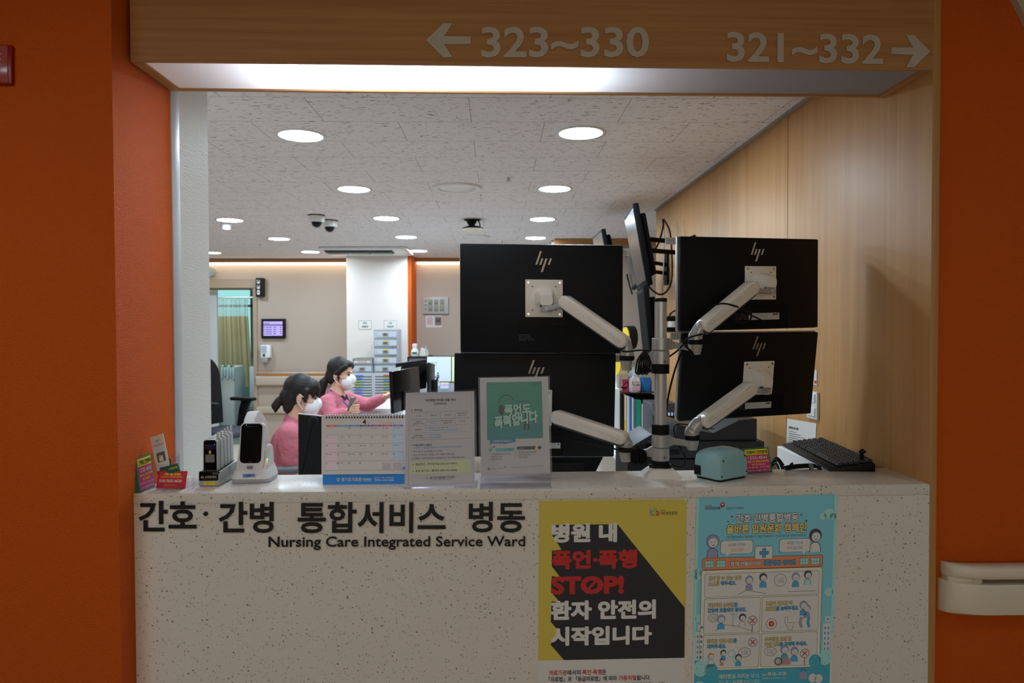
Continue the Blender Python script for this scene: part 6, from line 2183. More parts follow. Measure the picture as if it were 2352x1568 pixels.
b = MB(mw(t)); b.lathe([(0.06, -0.036), (0.075, -0.036), (0.075, -0.03), (0.06, -0.03)], c, mat('tape_yellow', (226, 196, 40), 0.4), axis=(1, 0.2, 0), n=28); b.build('yellow_rim', t, auto=40)
# shelf board carrying the reels
t = thing('peg_rail', 'dark wall rail carrying tape reels, hidden behind the monitors', 'rail', (0.95, 5.08, 1.3))
MB(mw(t)).box((0.72, 5.10, 1.18), (XR, 5.16, 1.21), BLACKP).build('board', t)
MB(mw(t)).box((XR - 0.02, 5.1, 1.0), (XR, 5.16, 1.5), BLACKP).build('upright', t)

# ================================================================== MIDDLE OF THE WARD
Yd = 5.95
t = thing('nurse_desk', 'white nurses desk behind the calendar and notice', 'desk', (0, Yd, 0))
T = mw(t)
xa, xb = PY(826, 950, Yd).x, PY(1240, 950, Yd).x
b = MB(T); b.box((xa, Yd - 0.24, 0.72), (xb, Yd + 1.6, 0.75), DESK, 0.004); b.box((xa + 0.26, Yd - 0.75, 0.72), (xb, Yd - 0.24, 0.75), DESK, 0.004); b.build('top', t)
for x in (xa + 0.03, xb - 0.06):
    MB(T).box((x, Yd - 0.2, 0), (x + 0.03, Yd + 1.5, 0.72), DESK).build('side_panel', t)
t = thing('document_tray', 'white low box with a faint printed line on the nurses desk', 'box', (PY(855, 945, Yd - 0.1).x, Yd + 0.1, 0.75))
T = mw(t)
b = MB(T)
z1 = PY(850, 938, Yd - 0.18).z
b.box((xa + 0.004, Yd - 0.18, 0.751), (PY(905, 940, Yd - 0.18).x, Yd + 0.42, z1), DESK, 0.006); b.build('body', t, auto=40)
fr = sheet(828, 938, 905, 952, Yd - 0.1815)
b = MB(T); b.text(fr, '이천병원 간호간병 통합서비스', 832, 943.5, 874, 947.5, INKG, 0.0, 0.0006); b.build('print', t)


def back_monitor(label, quadpx, Ys_, th, gloss=False, stand=True, group='monitors on the nurses desk'):
    (tl, tr, bl) = quadpx
    fr = Frame(PY(*tl, Ys_[0]), PY(*tr, Ys_[1]), PY(*bl, Ys_[0]), 0, 0, 100, 100)
    t = thing('desktop_monitor', label, 'monitor', (fr.p(50, 100).x, fr.p(50, 100).y + 0.05, 0.75), group=group)
    T = mw(t)
    b = MB(T); slab(b, fr, 0, 0, 100, 100, th, BLACKG if gloss else BLACKP, 0.006, 0); b.build('casing', t, auto=40)
    b = MB(T); slab(b, fr, 4, 4, 96, 96, 0.002, BLACKG, 0, -th - 0.001); b.build('screen', t)
    if stand:
        q = fr.p(50, 60, 0.02)
        b = MB(T)
        b.box((q.x - 0.03, q.y - 0.045, 0.762), (q.x + 0.03, q.y - 0.012, q.z + 0.02), BLACKP, 0.012)
        b.build('stand_neck', t, auto=40)
        b = MB(T); b.box((q.x - 0.1, q.y - 0.09, 0.751), (q.x + 0.1, q.y + 0.06, 0.765), BLACKP, 0.006); b.build('stand_foot', t, auto=40)
    return t


back_monitor('glossy black monitor turned away, nearest of the group beside the notice', ((901, 853), (963, 841), (905, 950)), (5.3, 5.75), 0.03, True)
back_monitor('wide black monitor at the back of the group beside the notice, highest edge', ((914, 834), (980, 825), (914, 905)), (5.75, 6.15), 0.025)
back_monitor('thin black monitor seen edge-on just right of the wide black one', ((986.5, 832), (999, 836), (986.5, 905)), (5.9, 6.35), 0.02)
t = thing('sticky_note', 'pale grey paper note stuck on the corner of the nearest black monitor', 'note', PY(912, 848, 5.29))
b = MB(mw(t)); fr = Frame(PY(904, 845, 5.28), PY(922, 841, 5.28), PY(902, 853, 5.28), 0, 0, 10, 10); slab(b, fr, 0, 0, 10, 10, 0.001, mat('pale_note', (200, 204, 206), 0.6)); b.build('sheet', t)

Ym = 7.4
t = thing('desktop_monitor', 'lit monitor facing the viewer with a cartoon man on a pale blue page', 'monitor', (PY(1009, 880, Ym).x, Ym, 0.9), group='monitors on the nurses desk')
T = mw(t)
xs0, xs1 = PY(980, 850, Ym).x, PY(1037, 850, Ym).x
b = MB(T); pbox(b, 979, 817, 1037, 878, Ym, 0.016, BLACKP, 0.004); b.build('frame', t, auto=40)
b = MB(T)
SCW = mat('lit_screen', (150, 166, 180), 0.4, emit=(196, 212, 226), es=0.7)
fr = sheet(981, 819, 1036, 876, Ym - 0.001)
b.rect(fr, 981, 819, 1036, 876, SCW)
b.text(fr, '존중과 배려', 990, 831, 1005, 836, mat('screen_red', (170, 80, 80), 0.5), 0, 0.0006); b.text(fr, '함께해요', 992, 837, 1004, 840, INKG, 0, 0.0006)
b.disc(fr, 1006, 857, 2, INK, 0.0006); b.poly(fr, [(1003, 860), (1009, 860), (1009, 868), (1003, 868)], mat('screen_blue', (90, 120, 150), 0.5), 0.0006); b.poly(fr, [(1000, 874), (1003, 866), (1009, 867), (1006, 870), (1008, 875)], INK, 0.0006); b.disc(fr, 1000, 866, 1.6, mat('screen_orange', (190, 120, 90), 0.5), 0.0006, 3)
b.build('screen', t)
b = MB(T); q = PY(1008, 876, Ym); b.box((q.x - 0.04, Ym + 0.016, 0.752), (q.x + 0.04, Ym + 0.04, q.z + 0.05), BLACKP); b.build('stand_neck', t)
b = MB(T); b.box((q.x - 0.12, Ym - 0.03, 0.751), (q.x + 0.12, Ym + 0.14, 0.765), BLACKP, 0.004); b.build('stand_foot', t)
t = thing('desktop_monitor', 'lit pale green monitor edge beside the upper left black monitor', 'monitor', (PY(1046, 850, Ym + 0.1).x, Ym + 0.1, 0.9), group='monitors on the nurses desk')
T = mw(t)
b = MB(T); pbox(b, 1036.5, 817, 1110, 878, Ym + 0.02, 0.03, BLACKP, 0.003); b.build('frame', t)
b = MB(T); fr = sheet(1038, 819, 1108, 876, Ym + 0.018); b.rect(fr, 1038, 819, 1108, 876, mat('lit_green_screen', (180, 196, 150), 0.4, emit=(206, 222, 176), es=0.7)); b.build('screen', t)
b = MB(T); q = PY(1073, 876, Ym); b.box((q.x - 0.04, Ym + 0.05, 0.752), (q.x + 0.04, Ym + 0.08, q.z + 0.05), BLACKP); b.box((q.x - 0.12, Ym - 0.01, 0.751), (q.x + 0.12, Ym + 0.16, 0.765), BLACKP); b.build('stand', t)
t = thing('desk_partition', 'grey low desk screen with paper notes under the lit monitors', 'partition', (PY(1010, 900, 7.28).x, 7.28, 0.75))
T = mw(t)
b = MB(T); pbox(b, 936, 880, 1110, 920, 7.26, 0.02, mat('partition_grey', (150, 152, 158), 0.7)); b.build('panel', t)
Yq = 7.25
for nm, x0, y0, x1, y1, c_, lb in (('paper_note', 995, 877, 1010, 886, (206, 206, 206), 'white note on the grey desk screen under the lit monitor'), ('paper_note', 1011, 878, 1031, 893, (214, 190, 206), 'striped pink and yellow note on the grey desk screen')):
    t = thing(nm, lb, 'note', PY((x0 + x1) / 2, (y0 + y1) / 2, Yq))
    fr = sheet(x0, y0, x1, y1, Yq)
    b = MB(mw(t)); slab(b, fr, x0, y0, x1, y1, 0.001, mat('note_%d' % x0, c_, 0.6))
    b.build('sheet', t)
    b = MB(mw(t))
    if x0 > 1000:
        b.rect(fr, x0, y0, x1, y0 + 3, mat('note_yellow', (220, 216, 160), 0.6), 0.0006); b.rect(fr, x0, y0 + 5, x1, y0 + 7, mat('note_blue', (150, 170, 214), 0.6), 0.0006); b.rect(fr, x0, y1 - 2, x1, y1, mat('note_teal', (120, 190, 200), 0.6), 0.0006)
    else:
        b.rect(fr, x0 + 2, y0 + 3, x1 - 3, y0 + 4, INKG, 0.0006); b.rect(fr, x0 + 2, y0 + 5.5, x1 - 5, y0 + 6.5, INKG, 0.0006)
    b.build('print', t)
# low cabinet with bottles left of the lit monitors
t = thing('low_cabinet', 'dark framed low cabinet by the pillar carrying bottles and papers', 'cabinet', (PY(960, 850, 7.6).x, 7.75, 0))
T = mw(t)
x0, x1 = PY(935, 850, 7.6).x, PY(984, 850, 7.6).x
b = MB(T); b.box((x0, 7.62, 0.0), (x1, 8.1, zat(820, 7.6)), mat('cabinet_grey', (120, 122, 128), 0.5), 0.004); b.build('body', t)
b = MB(T); pbox(b, 936, 819, 984, 822, 7.6, 0.5, BLACKP); pbox(b, 936, 819, 938, 880, 7.6, 0.02, BLACKP); b.build('frame', t)
zc = zat(819, 7.6) + 0.001
p = PY(953, 815, 7.8)
t = thing('sanitizer_bottle', 'white bottle with a green label on the low cabinet beside the orange edge', 'bottle', (p.x, 7.8, zc))
MB().lathe([(0.0, 0), (0.038, 0), (0.042, 0.01), (0.042, 0.06), (0.03, 0.08), (0.026, 0.09), (0.026, 0.12)], (0, 0, 0), WHITEP, n=24).build('bottle_body', t, auto=50)
MB().lathe([(0.03, 0.11), (0.03, 0.14), (0.0, 0.145)], (0, 0, 0), WHITEP, n=24, cap=False).build('cap', t, auto=40)
MB().box((-0.026, -0.0442, 0.03), (0.026, -0.040, 0.052), mat('label_green', (40, 120, 90), 0.5)).build('label', t)
p = PY(972, 815, 7.8)
t = thing('tilted_card', 'white folded card standing on the low cabinet right of the bottle', 'card', (p.x, 7.8, zc))
b = MB(); b.prism([(-0.045, 0, 0.0), (-0.02, 0, 0.10), (0.05, 0, 0.075), (0.06, 0, 0.0)], (0, 0.02, 0), PAPER); b.build('front', t)
p = PY(979, 815, 7.75)
t = thing('striped_tube', 'thin upright tube of coloured stripes left of the lit monitor', 'tube', (p.x, 7.72, zc))
for k, c_ in enumerate(((226, 170, 190), (220, 214, 120), (130, 200, 220), (170, 210, 150), (226, 150, 180))):
    MB().lathe([(0.008, 0.024 * k), (0.008, 0.024 * k + 0.024)], (0, 0, 0), mat('stripe_%d' % k, c_, 0.5), n=14).build('stripe', t)

# drawers in front of the pillar
Yw = 7.95
GRY = mat('cabinet_light_grey', (196, 198, 202), 0.5)
DRW = mat('drawer_front', (186, 188, 192), 0.45)
tabs = [mat('tab_%d' % i, c_, 0.5) for i, c_ in enumerate(((84, 130, 220), (150, 180, 50), (110, 126, 220), (200, 60, 66), (216, 206, 50), (110, 180, 220)))]
for cx0, cx1, nm, seq in ((806, 858, 'left tall grey file drawer unit with coloured tabs in front of the pillar', (0, 0, 1, 1, 1, 2, 2, 2, 1, 0)), (858, 912, 'right tall grey file drawer unit with coloured tabs, partly behind the black monitors', (3, 1, 2, 1, 1, 2, 4, 1, 0, 2))):
    z1 = zat(854, Yw)
    x0, x1 = PY(cx0, 880, Yw).x, PY(cx1, 880, Yw).x
    t = thing('drawer_unit', nm, 'drawer unit', ((x0 + x1) / 2, Yw + 0.2, 0.0), group='file drawer units')
    T = mw(t)
    MB(T).box((x0, Yw, 0.0), (x1, Yw + 0.4, z1), GRY, 0.004).build('case', t)
    for k in range(10):
        yy = 858 + 6.2 * k
        za, zb = zat(yy + 4.0, Yw), zat(yy, Yw)
        MB(T).box((x0 + 0.02, Yw - 0.012, za), (x1 - 0.02, Yw - 0.001, zb), DRW, 0.002).build('drawer', t)
        dr = bpy.data.objects[t.children[-1].name] if t.children else None
        b = MB(T)
        b.box((x0 + 0.02, Yw - 0.004, za - 0.008), (x1 - 0.02, Yw - 0.0005, za), DGREY)
        b.build('gap', dr)
        b = MB(T)
        xm = (x0 + x1) / 2 - (0.08 if cx0 == 806 else 0.02)
        b.box((xm, Yw - 0.014, za + 0.004), (xm + 0.07, Yw - 0.011, zb - 0.002), tabs[seq[k]]); b.box((xm + 0.07, Yw - 0.0138, za + 0.004), (xm + 0.095, Yw - 0.011, zb - 0.002), tabs[5 if k else 2])
        b.build('tab', dr)
for cx0, cx1, y0, y1, n, nm, inner in ((808, 856, 836, 853, 1, 'clear drawer with dark contents under the grey box', (110, 126, 140)), (859, 911, 836, 853, 1, 'clear drawer with green contents under the tall clear drawer tower', (120, 160, 150)),
                                       (858, 914, 755, 834, 4, 'tall translucent four-drawer tower against the white pillar', (206, 212, 216))):
    x0, x1 = PY(cx0, 840, Yw).x, PY(cx1, 840, Yw).x
    z0, z1 = zat(y1, Yw), zat(y0, Yw)
    t = thing('clear_drawers', nm, 'drawers', ((x0 + x1) / 2, Yw + 0.15, z0), group='translucent drawer boxes')
    T = mw(t)
    b = MB(T)
    for q in (((x0, Yw, z0), (x0 + 0.006, Yw + 0.3, z1)), ((x1 - 0.006, Yw, z0), (x1, Yw + 0.3, z1)), ((x0, Yw, z1 - 0.006), (x1, Yw + 0.3, z1)), ((x0, Yw, z0), (x1, Yw + 0.3, z0 + 0.006)), ((x0, Yw + 0.295, z0), (x1, Yw + 0.3, z1))):
        b.box(q[0], q[1], MILKY)
    b.build('case', t)
    for k in range(n):
        h = (z1 - z0) / n
        a, c = z0 + h * k + 0.012, z0 + h * (k + 1) - (0.022 if n > 1 else 0.01)
        b = MB(T); b.box((x0 + 0.012, Yw - 0.006, a), (x1 - 0.012, Yw, c), MILKY, 0.002); d = b.build('drawer', t)
        xm = (x0 + x1) / 2
        b = MB(T); b.box((xm - 0.034, Yw - 0.018, (a + c) / 2 - 0.018), (xm + 0.034, Yw - 0.006, (a + c) / 2 + 0.016), mat('handle_beige', (170, 160, 140), 0.5), 0.003); b.box((xm - 0.022, Yw - 0.0195, (a + c) / 2 - 0.012), (xm + 0.022, Yw - 0.0175, (a + c) / 2 + 0.010), mat('handle_dark', (206, 206, 204) if n > 1 else (84, 92, 100), 0.5)); b.build('handle', d)
        b = MB(T); b.box((x0 + 0.03, Yw + 0.03, a + 0.004), (x1 - 0.03, Yw + 0.2, c - 0.03), mat('contents_%d' % cx0, inner, 0.6), 0.01); b.build('contents', d)
        b = MB(T)
        if n > 1 and k < 3:
            b.box((xm - 0.022, Yw - 0.0075, (a + c) / 2 + 0.018), (xm + 0.026, Yw - 0.006, (a + c) / 2 + 0.03), INKY)
        b.box((x0 + 0.02, Yw - 0.0075, (a + c) / 2 - 0.016), (x0 + 0.055, Yw - 0.006, (a + c) / 2 + 0.016), mat('small_label', (190, 192, 192), 0.6))
        b.build('label', d)
x0, x1 = PY(810, 826, Yw).x, PY(857, 826, Yw).x
t = thing('grey_box', 'grey open-top box with a white strip label on the clear drawer', 'box', ((x0 + x1) / 2, Yw + 0.12, zat(836, Yw)))
T = mw(t)
za, zb = zat(836, Yw) + 0.001, zat(821, Yw)
b = MB(T)
b.box((x0, Yw, za), (x1, Yw + 0.006, zb), GREYP); b.box((x0, Yw + 0.25, za), (x1, Yw + 0.256, zb), GREYP); b.box((x0, Yw, za), (x0 + 0.006, Yw + 0.256, zb), GREYP); b.box((x1 - 0.006, Yw, za), (x1, Yw + 0.256, zb), GREYP); b.box((x0, Yw, za), (x1, Yw + 0.256, za + 0.005), GREYP)
b.build('body', t)
fr = sheet(811, 829, 856, 834, Yw - 0.001)
b = MB(T); b.rect(fr, 813, 829, 851, 833, PAPER); b.text(fr, '사용한 약품 반납함', 822, 829.6, 842, 832.4, INKR, 0.02, 0.0006); b.build('strip_label', t)
for x0_, nm, s1 in ((824, 'left small white pillar sign with green and grey Korean text', 'B팀'), (882, 'right small white pillar sign above the clear drawer tower', 'A팀')):
    fr = sheet(x0_, 736, x0_ + 29, 756, 8.448)
    t = thing('pillar_sign', nm, 'sign', fr.p(x0_ + 14, 746))
    b = MB(mw(t)); slab(b, fr, x0_, 736, x0_ + 29, 756, 0.001, PAPER); b.build('sheet', t)
    b = MB(mw(t)); b.text(fr, s1, x0_ + 10, 739, x0_ + 18, 744, mat('sign_green', (90, 160, 120), 0.6), 0.02, 0.0008); b.text(fr, '회원약', x0_ + 7, 747.5, x0_ + 22, 752.5, INKG, 0.03, 0.0008); b.line(fr, [(x0_, 736), (x0_ + 29, 736), (x0_ + 29, 756), (x0_, 756), (x0_, 736)], 0.6, INKG, 0.0006); b.build('print', t)

# back wall fittings
fr = sheet(972, 682, 1030, 721, Y2 - 0.03)
t = thing('control_panel', 'square grey wall control panel with small windows right of the pillar', 'control panel', fr.p(1000, 700))
T = mw(t)
b = MB(T); slab(b, fr, 972, 682, 1030, 721, 0.03, mat('panel_grey', (176, 172, 166), 0.4), 0.004, 0.0); b.build('plate', t, auto=40)
for k in range(3):
    for r in range(2):
        b = MB(T); slab(b, fr, 984 + 13.5 * k, 688 + 14.5 * r, 993 + 13.5 * k, 700 + 14.5 * r, 0.006, mat('panel_dark', (120, 120, 116), 0.4), 0.001, 0.005)
        b.rect(fr, 985.5 + 13.5 * k, 690 + 14.5 * r, 991.5 + 13.5 * k, 694 + 14.5 * r, mat('panel_lamp', (70, 76, 66) if k else (150, 160, 90), 0.4), 0.0055)
        b.build('module', t)
b = MB(T)
for k in range(3):
    b.rect(fr, 976, 690 + 9 * k, 980, 693 + 9 * k, INKG, 0.0006)
b.build('windows_print', t)
fr = sheet(978, 724, 1015, 752, Y2 - 0.003)
t = thing('wall_notice', 'white notice with a small photo under the grey control panel', 'notice', fr.p(996, 738))
b = MB(mw(t)); slab(b, fr, 978, 724, 1015, 752, 0.001, mat('pale_paper', (214, 206, 204), 0.6)); b.build('sheet', t)
b = MB(mw(t)); b.rect(fr, 999, 727, 1014, 747, mat('photo_brown', (130, 116, 104), 0.6), 0.0006); b.rect(fr, 1001, 732, 1012, 740, mat('photo_dark', (90, 70, 70), 0.6), 0.0008)
for k in range(6):
    b.rect(fr, 981, 728 + 3 * k, 993 + (k % 3), 729 + 3 * k, INKG if k % 3 else INKR, 0.0006)
b.build('print', t)
# door number
fr = sheet(587, 638, 604, 681, YB - 0.09)
t = thing('room_sign', 'black projecting room sign reading 338 by the open door', 'sign', fr.p(595, 660))
T = mw(t)
b = MB(T); slab(b, fr, 587, 638, 604, 681, 0.088, BLACKP, 0.004); b.build('body', t)
b = MB(T)
vs, fs = text_mesh('338', 0.02)
ax, bx_, ay, by = min(v.x for v in vs), max(v.x for v in vs), min(v.y for v in vs), max(v.y for v in vs)
b.raw([fr.p(597 - 7 * (v.y - ay) / (by - ay) * -1 - 7, 642 + 35 * (v.x - ax) / (bx_ - ax), 0.001) for v in vs], fs, INKW)
b.build('numerals', t)
fr = sheet(600, 732, 655, 777, YB - 0.04)
t = thing('info_display', 'black framed wall tablet showing a lilac patient list beside the door', 'display', fr.p(627, 755))
T = mw(t)
b = MB(T); slab(b, fr, 600, 732, 655, 777, 0.039, BLACKP, 0.004); b.build('frame', t)
b = MB(T)
b.rect(fr, 605, 738, 649, 771, mat('lilac_screen', (150, 136, 190), 0.4, emit=(186, 168, 226), es=0.6), 0.0006)
VB = mat('screen_violet', (70, 60, 140), 0.5)
b.rect(fr, 605, 745, 649, 747.5, VB, 0.0008); b.text(fr, '338호', 606, 740.5, 619, 744, VB, 0.02, 0.0008)
for k in range(4):
    for x in (606, 611, 618, 628, 643):
        b.rect(fr, x, 750.5 + 5 * k, x + (3 if x < 610 else 6 if x != 643 else 4), 752.3 + 5 * k, VB, 0.0008)
b.build('screen', t)
fr = sheet(598, 792, 621, 834, YB - 0.09)
t = thing('sanitizer_dispenser', 'white wall hand sanitizer dispenser under the wall tablet', 'dispenser', fr.p(609, 815))
T = mw(t)
b = MB(T); slab(b, fr, 598, 792, 620, 822, 0.088, WHITEP, 0.012); b.build('body', t, auto=40)
b = MB(T); slab(b, fr, 599, 822, 614, 833, 0.07, GREYP, 0.008); b.build('lower_cover', t, auto=40)
b = MB(T); b.rect(fr, 599.5, 794, 613, 811, mat('dispenser_label', (190, 204, 214), 0.5), 0.001)
for k in range(5):
    b.rect(fr, 601, 796 + 3 * k, 611, 797 + 3 * k, INKG, 0.0013)
b.rect(fr, 603.5, 812, 609, 819, DGREY, 0.001)
b.build('label', t)
# handrail and bumper of the back wall
RAILM = mat('far_rail', (188, 172, 154), 0.5)
t = thing('handrail', 'cream handrail with an orange top line along the far beige wall', 'handrail', (PY(700, 870, YB).x, YB, PY(700, 884, YB).z))
T = mw(t)
xa, xb = PY(590, 870, YB).x, xp0 - 0.01
b = MB(T); b.box((xa, YB - 0.07, PY(700, 884, YB).z), (xb, YB, PY(700, 862, YB).z), RAILM, 0.02, seg=3); b.build('bumper', t, auto=50)
b = MB(T); b.box((xa + 0.05, YB - 0.06, PY(700, 861.5, YB).z), (xb, YB, PY(700, 858, YB).z), mat('rail_orange', (190, 116, 40), 0.5)); b.build('orange_line', t)
b = MB(T); b.tube([(xa + 0.02, YB - 0.045, PY(700, 856, YB).z), (xb, YB - 0.045, PY(700, 856, YB).z)], 0.016, RAILM, 14); b.build('grip', t, smooth=True)
t = thing('wall_bumper', 'cream bed bumper rail low on the far beige wall', 'bumper', (PY(700, 940, YB).x, YB, PY(700, 949, YB).z))
b = MB(mw(t)); b.box((xa, YB - 0.05, PY(700, 948, YB).z), (xb, YB, PY(700, 932, YB).z), RAILM, 0.015, seg=3); b.build('rail', t, auto=50)
q = PY(484, 624, YB - 0.02)
t = thing('wall_clock', 'round grey-rimmed wall clock half hidden by the white wall edge', 'clock', q)
T = mw(t)
b = MB(T); b.lathe([(0.05, 0.0), (0.062, 0.0), (0.062, -0.03), (0.05, -0.03)], (q.x, YB - 0.001, q.z), GREYP, axis=(0, 1, 0), n=32); b.build('rim', t, auto=40)
b = MB(T); b.lathe([(0.0, -0.02), (0.052, -0.02)], (q.x, YB - 0.001, q.z), WHITEP, axis=(0, 1, 0), n=32, cap=False); b.build('dial', t)
b = MB(T); b.box((q.x - 0.003, YB - 0.026, q.z), (q.x + 0.003, YB - 0.023, q.z + 0.04), INK); b.box((q.x, YB - 0.026, q.z - 0.003), (q.x + 0.03, YB - 0.023, q.z + 0.003), INK); b.build('hands', t)

# inside room 338
YC = 10.6
t = thing('privacy_curtain', 'yellow-beige hospital curtain with a pale net top inside the open ward door', 'curtain', (PY(535, 890, YC).x, YC, 0.2))
T = mw(t)
x0, x1 = PY(500, 800, YC).x, PY(572, 800, YC).x
def curtain(z0, z1, mt, nm, flare):
    b = MB(T)
    n = 60
    rows = []
    for j in range(5):
        f = j / 4
        z = z0 + (z1 - z0) * f
        rows.append([Vector((x0 + (x1 - x0) * (1 + flare * (1 - f)) * i / n, YC + 0.035 * math.sin(i * 0.72) + 0.012 * math.sin(i * 1.9), z)) for i in range(n + 1)])
    vs = [v for r in rows for v in r]
    fs = [(j * (n + 1) + i, j * (n + 1) + i + 1, (j + 1) * (n + 1) + i + 1, (j + 1) * (n + 1) + i) for j in range(4) for i in range(n)]
    b.raw(vs, fs, mt)
    return b.build(nm, t, smooth=True)
zc0, zc1, zc2 = PY(535, 888, YC).z, PY(535, 726, YC).z, PY(535, 686, YC).z
curtain(zc0, zc1, mat('curtain_beige', (176, 168, 134), 0.8), 'cloth', 0.12)
NET = bpy.data.materials.new('curtain_net'); NET.use_nodes = True
NET.node_tree.nodes['Principled BSDF'].inputs['Base Color'].default_value = S(190, 204, 206); NET.node_tree.nodes['Principled BSDF'].inputs['Alpha'].default_value = 0.6
curtain(zc1, zc2, NET, 'net_top', 0.0)
b = MB(T); b.tube([(x0 - 0.5, YC, zc2 + 0.02), (x1 + 0.5, YC, zc2 + 0.02)], 0.012, ALU, 8); b.build('rail', t)
b = MB(T); b.tube([(x0, YC, zc2 + 0.02), (x0, YC, 2.6)], 0.006, ALU, 8); b.tube([(x1 + 0.1, YC, zc2 + 0.02), (x1 + 0.1, YC, 2.6)], 0.006, ALU, 8); b.build('hanger', t)
Yt = 10.0
t = thing('care_cart', 'white care cart with glove packets hanging, in front of the ward curtain', 'cart', (PY(520, 900, Yt).x, Yt + 0.2, 0))
T = mw(t)
x0, x1 = PY(505, 860, Yt).x, PY(538, 860, Yt).x
b = MB(T); b.box((x0, Yt, 0.12), (x1, Yt + 0.4, PY(520, 842, Yt).z), mat('cart_white', (206, 212, 210), 0.5), 0.02); b.build('body', t, auto=40)
for sx in (x0 + 0.03, x1 - 0.03):
    for y in (Yt + 0.05, Yt + 0.35):
        b = MB(T); b.lathe([(0.04, -0.012), (0.04, 0.012)], (sx, y, 0.04), BLACKP, axis=(1, 0, 0), n=18); b.tube([(sx, y, 0.04), (sx, y, 0.13)], 0.012, ALU, 8); b.build('wheel', t, auto=40)
random.seed(8)
for k in range(5):
    x = x0 + 0.02 + 0.04 * k
    b = MB(T); b.box((x, Yt - 0.03, PY(520, 872 - random.random() * 8, Yt).z), (x + 0.035, Yt - 0.002, PY(520, 842, Yt).z), mat('glove_packet', (190, 214, 218), 0.4), 0.01); b.build('packet', t, auto=40)
b = MB(T)
for k in range(7):
    b.ell((x0 + 0.015 + 0.03 * k, Yt - 0.01, PY(520, 841, Yt).z), (0.014, 0.02, 0.02), mat('packet_top_%d' % (k % 3), ((150, 170, 90), (220, 224, 222), (60, 110, 160))[k % 3], 0.5))
b.build('packet_tops', t, smooth=True)
Ybd = 10.3
t = thing('hospital_bed', 'white hospital bed with blue bedding seen at the right of the ward door', 'bed', (PY(583, 880, Ybd).x, Ybd + 1, 0))
T = mw(t)
x0 = PY(571, 860, Ybd).x
b = MB(T); b.box((x0 + 0.02, Ybd, 0.45), (x0 + 0.95, Ybd + 2.0, 0.58), mat('bed_mattress', (120, 150, 170), 0.7), 0.04); b.build('mattress', t, auto=50)
b = MB(T); b.box((x0, Ybd + 0.02, 0.3), (x0 + 0.97, Ybd + 2.02, 0.44), WHITEP, 0.02); b.build('frame', t, auto=40)
b = MB(T); b.box((x0 + 0.02, Ybd - 0.04, 0.35), (x0 + 0.95, Ybd, 0.95), mat('bed_board', (190, 206, 216), 0.5), 0.03); b.build('footboard', t, auto=40)
for sx in (x0 + 0.05, x0 + 0.9):
    for y in (Ybd + 0.1, Ybd + 1.9):
        b = MB(T); b.tube([(sx, y, 0.32), (sx, y, 0.06)], 0.025, GREYP, 10); b.lathe([(0.06, -0.015), (0.06, 0.015)], (sx, y, 0.06), BLACKP, axis=(1, 0, 0), n=18); b.build('leg', t, auto=40)
b = MB(T); b.ell((x0 + 0.3, Ybd + 0.5, 0.68), (0.28, 0.4, 0.16), mat('bed_blanket', (150, 190, 220), 0.8)); b.build('blanket', t, smooth=True)

# ---------------------------------------------------------------- chairs
def office_chair(name, label, loc, rz, seat_m, back_m, arm_m, frame_m, zs, zb, za, bw=0.24, lean=0.16):
    t = thing(name, label, 'chair', loc, rz)
    b = MB(); b.box((-0.24, -0.24, zs - 0.07), (0.25, 0.24, zs), seat_m, 0.035, seg=3); b.build('seat', t, auto=60)
    b = MB()
    rings = []
    for f in [i / 20 for i in range(21)]:
        z = zs + 0.03 + (zb - zs - 0.03) * f
        w_ = bw * (0.86 + 0.14 * math.sin(f * math.pi)) * (1 if f < 0.7 else math.sqrt(max(0.02, 1 - ((f - 0.7) / 0.31) ** 2)))
        x = -0.235 - lean * f - 0.02 * math.sin(f * math.pi)
        rings.append([Vector((x + (0.03 if abs(v.x) < 1 else 0) * 0 + v.y * 0.9, v.x, z)) for v in rrect(0, 0, w_, 0.035, 0.03, 0)])
    b.loft(rings, back_m); b.build('backrest', t, auto=60)
    for s_ in (-1, 1):
        b = MB(); b.box((-0.16, s_ * 0.27 - 0.04, za - 0.035), (0.13, s_ * 0.27 + 0.04, za), arm_m, 0.014, seg=3); o = b.build('armrest', t, auto=60)
        b = MB()
        b.prism([(-0.03, s_ * 0.27 - 0.012, za - 0.03), (0.09, s_ * 0.27 - 0.012, za - 0.03), (0.03, s_ * 0.27 - 0.012, za - 0.14), (-0.02, s_ * 0.27 - 0.012, zs - 0.05), (-0.10, s_ * 0.27 - 0.012, zs - 0.05), (-0.06, s_ * 0.27 - 0.012, za - 0.12)], (0, 0.024, 0), frame_m, 0.004)
        b.build('armrest_post', o, auto=40)
    b = MB(); b.lathe([(0.03, 0.1), (0.03, 0.28), (0.022, 0.28), (0.022, zs - 0.07)], (0, 0, 0), frame_m, n=20); b.build('gas_column', t, auto=40)
    for k in range(5):
        a = k * PI2 / 5 + 0.3
        b = MB(); b.tube([(0.02 * math.cos(a), 0.02 * math.sin(a), 0.12), (0.3 * math.cos(a), 0.3 * math.sin(a), 0.08)], [0.028, 0.018], frame_m, 10); o = b.build('leg', t, auto=40)
        b = MB(); b.lathe([(0.03, -0.02), (0.03, 0.02)], (0.3 * math.cos(a), 0.3 * math.sin(a), 0.031), BLACKP, axis=(-math.sin(a), math.cos(a), 0), n=16); b.build('castor', o, auto=40)
    return t


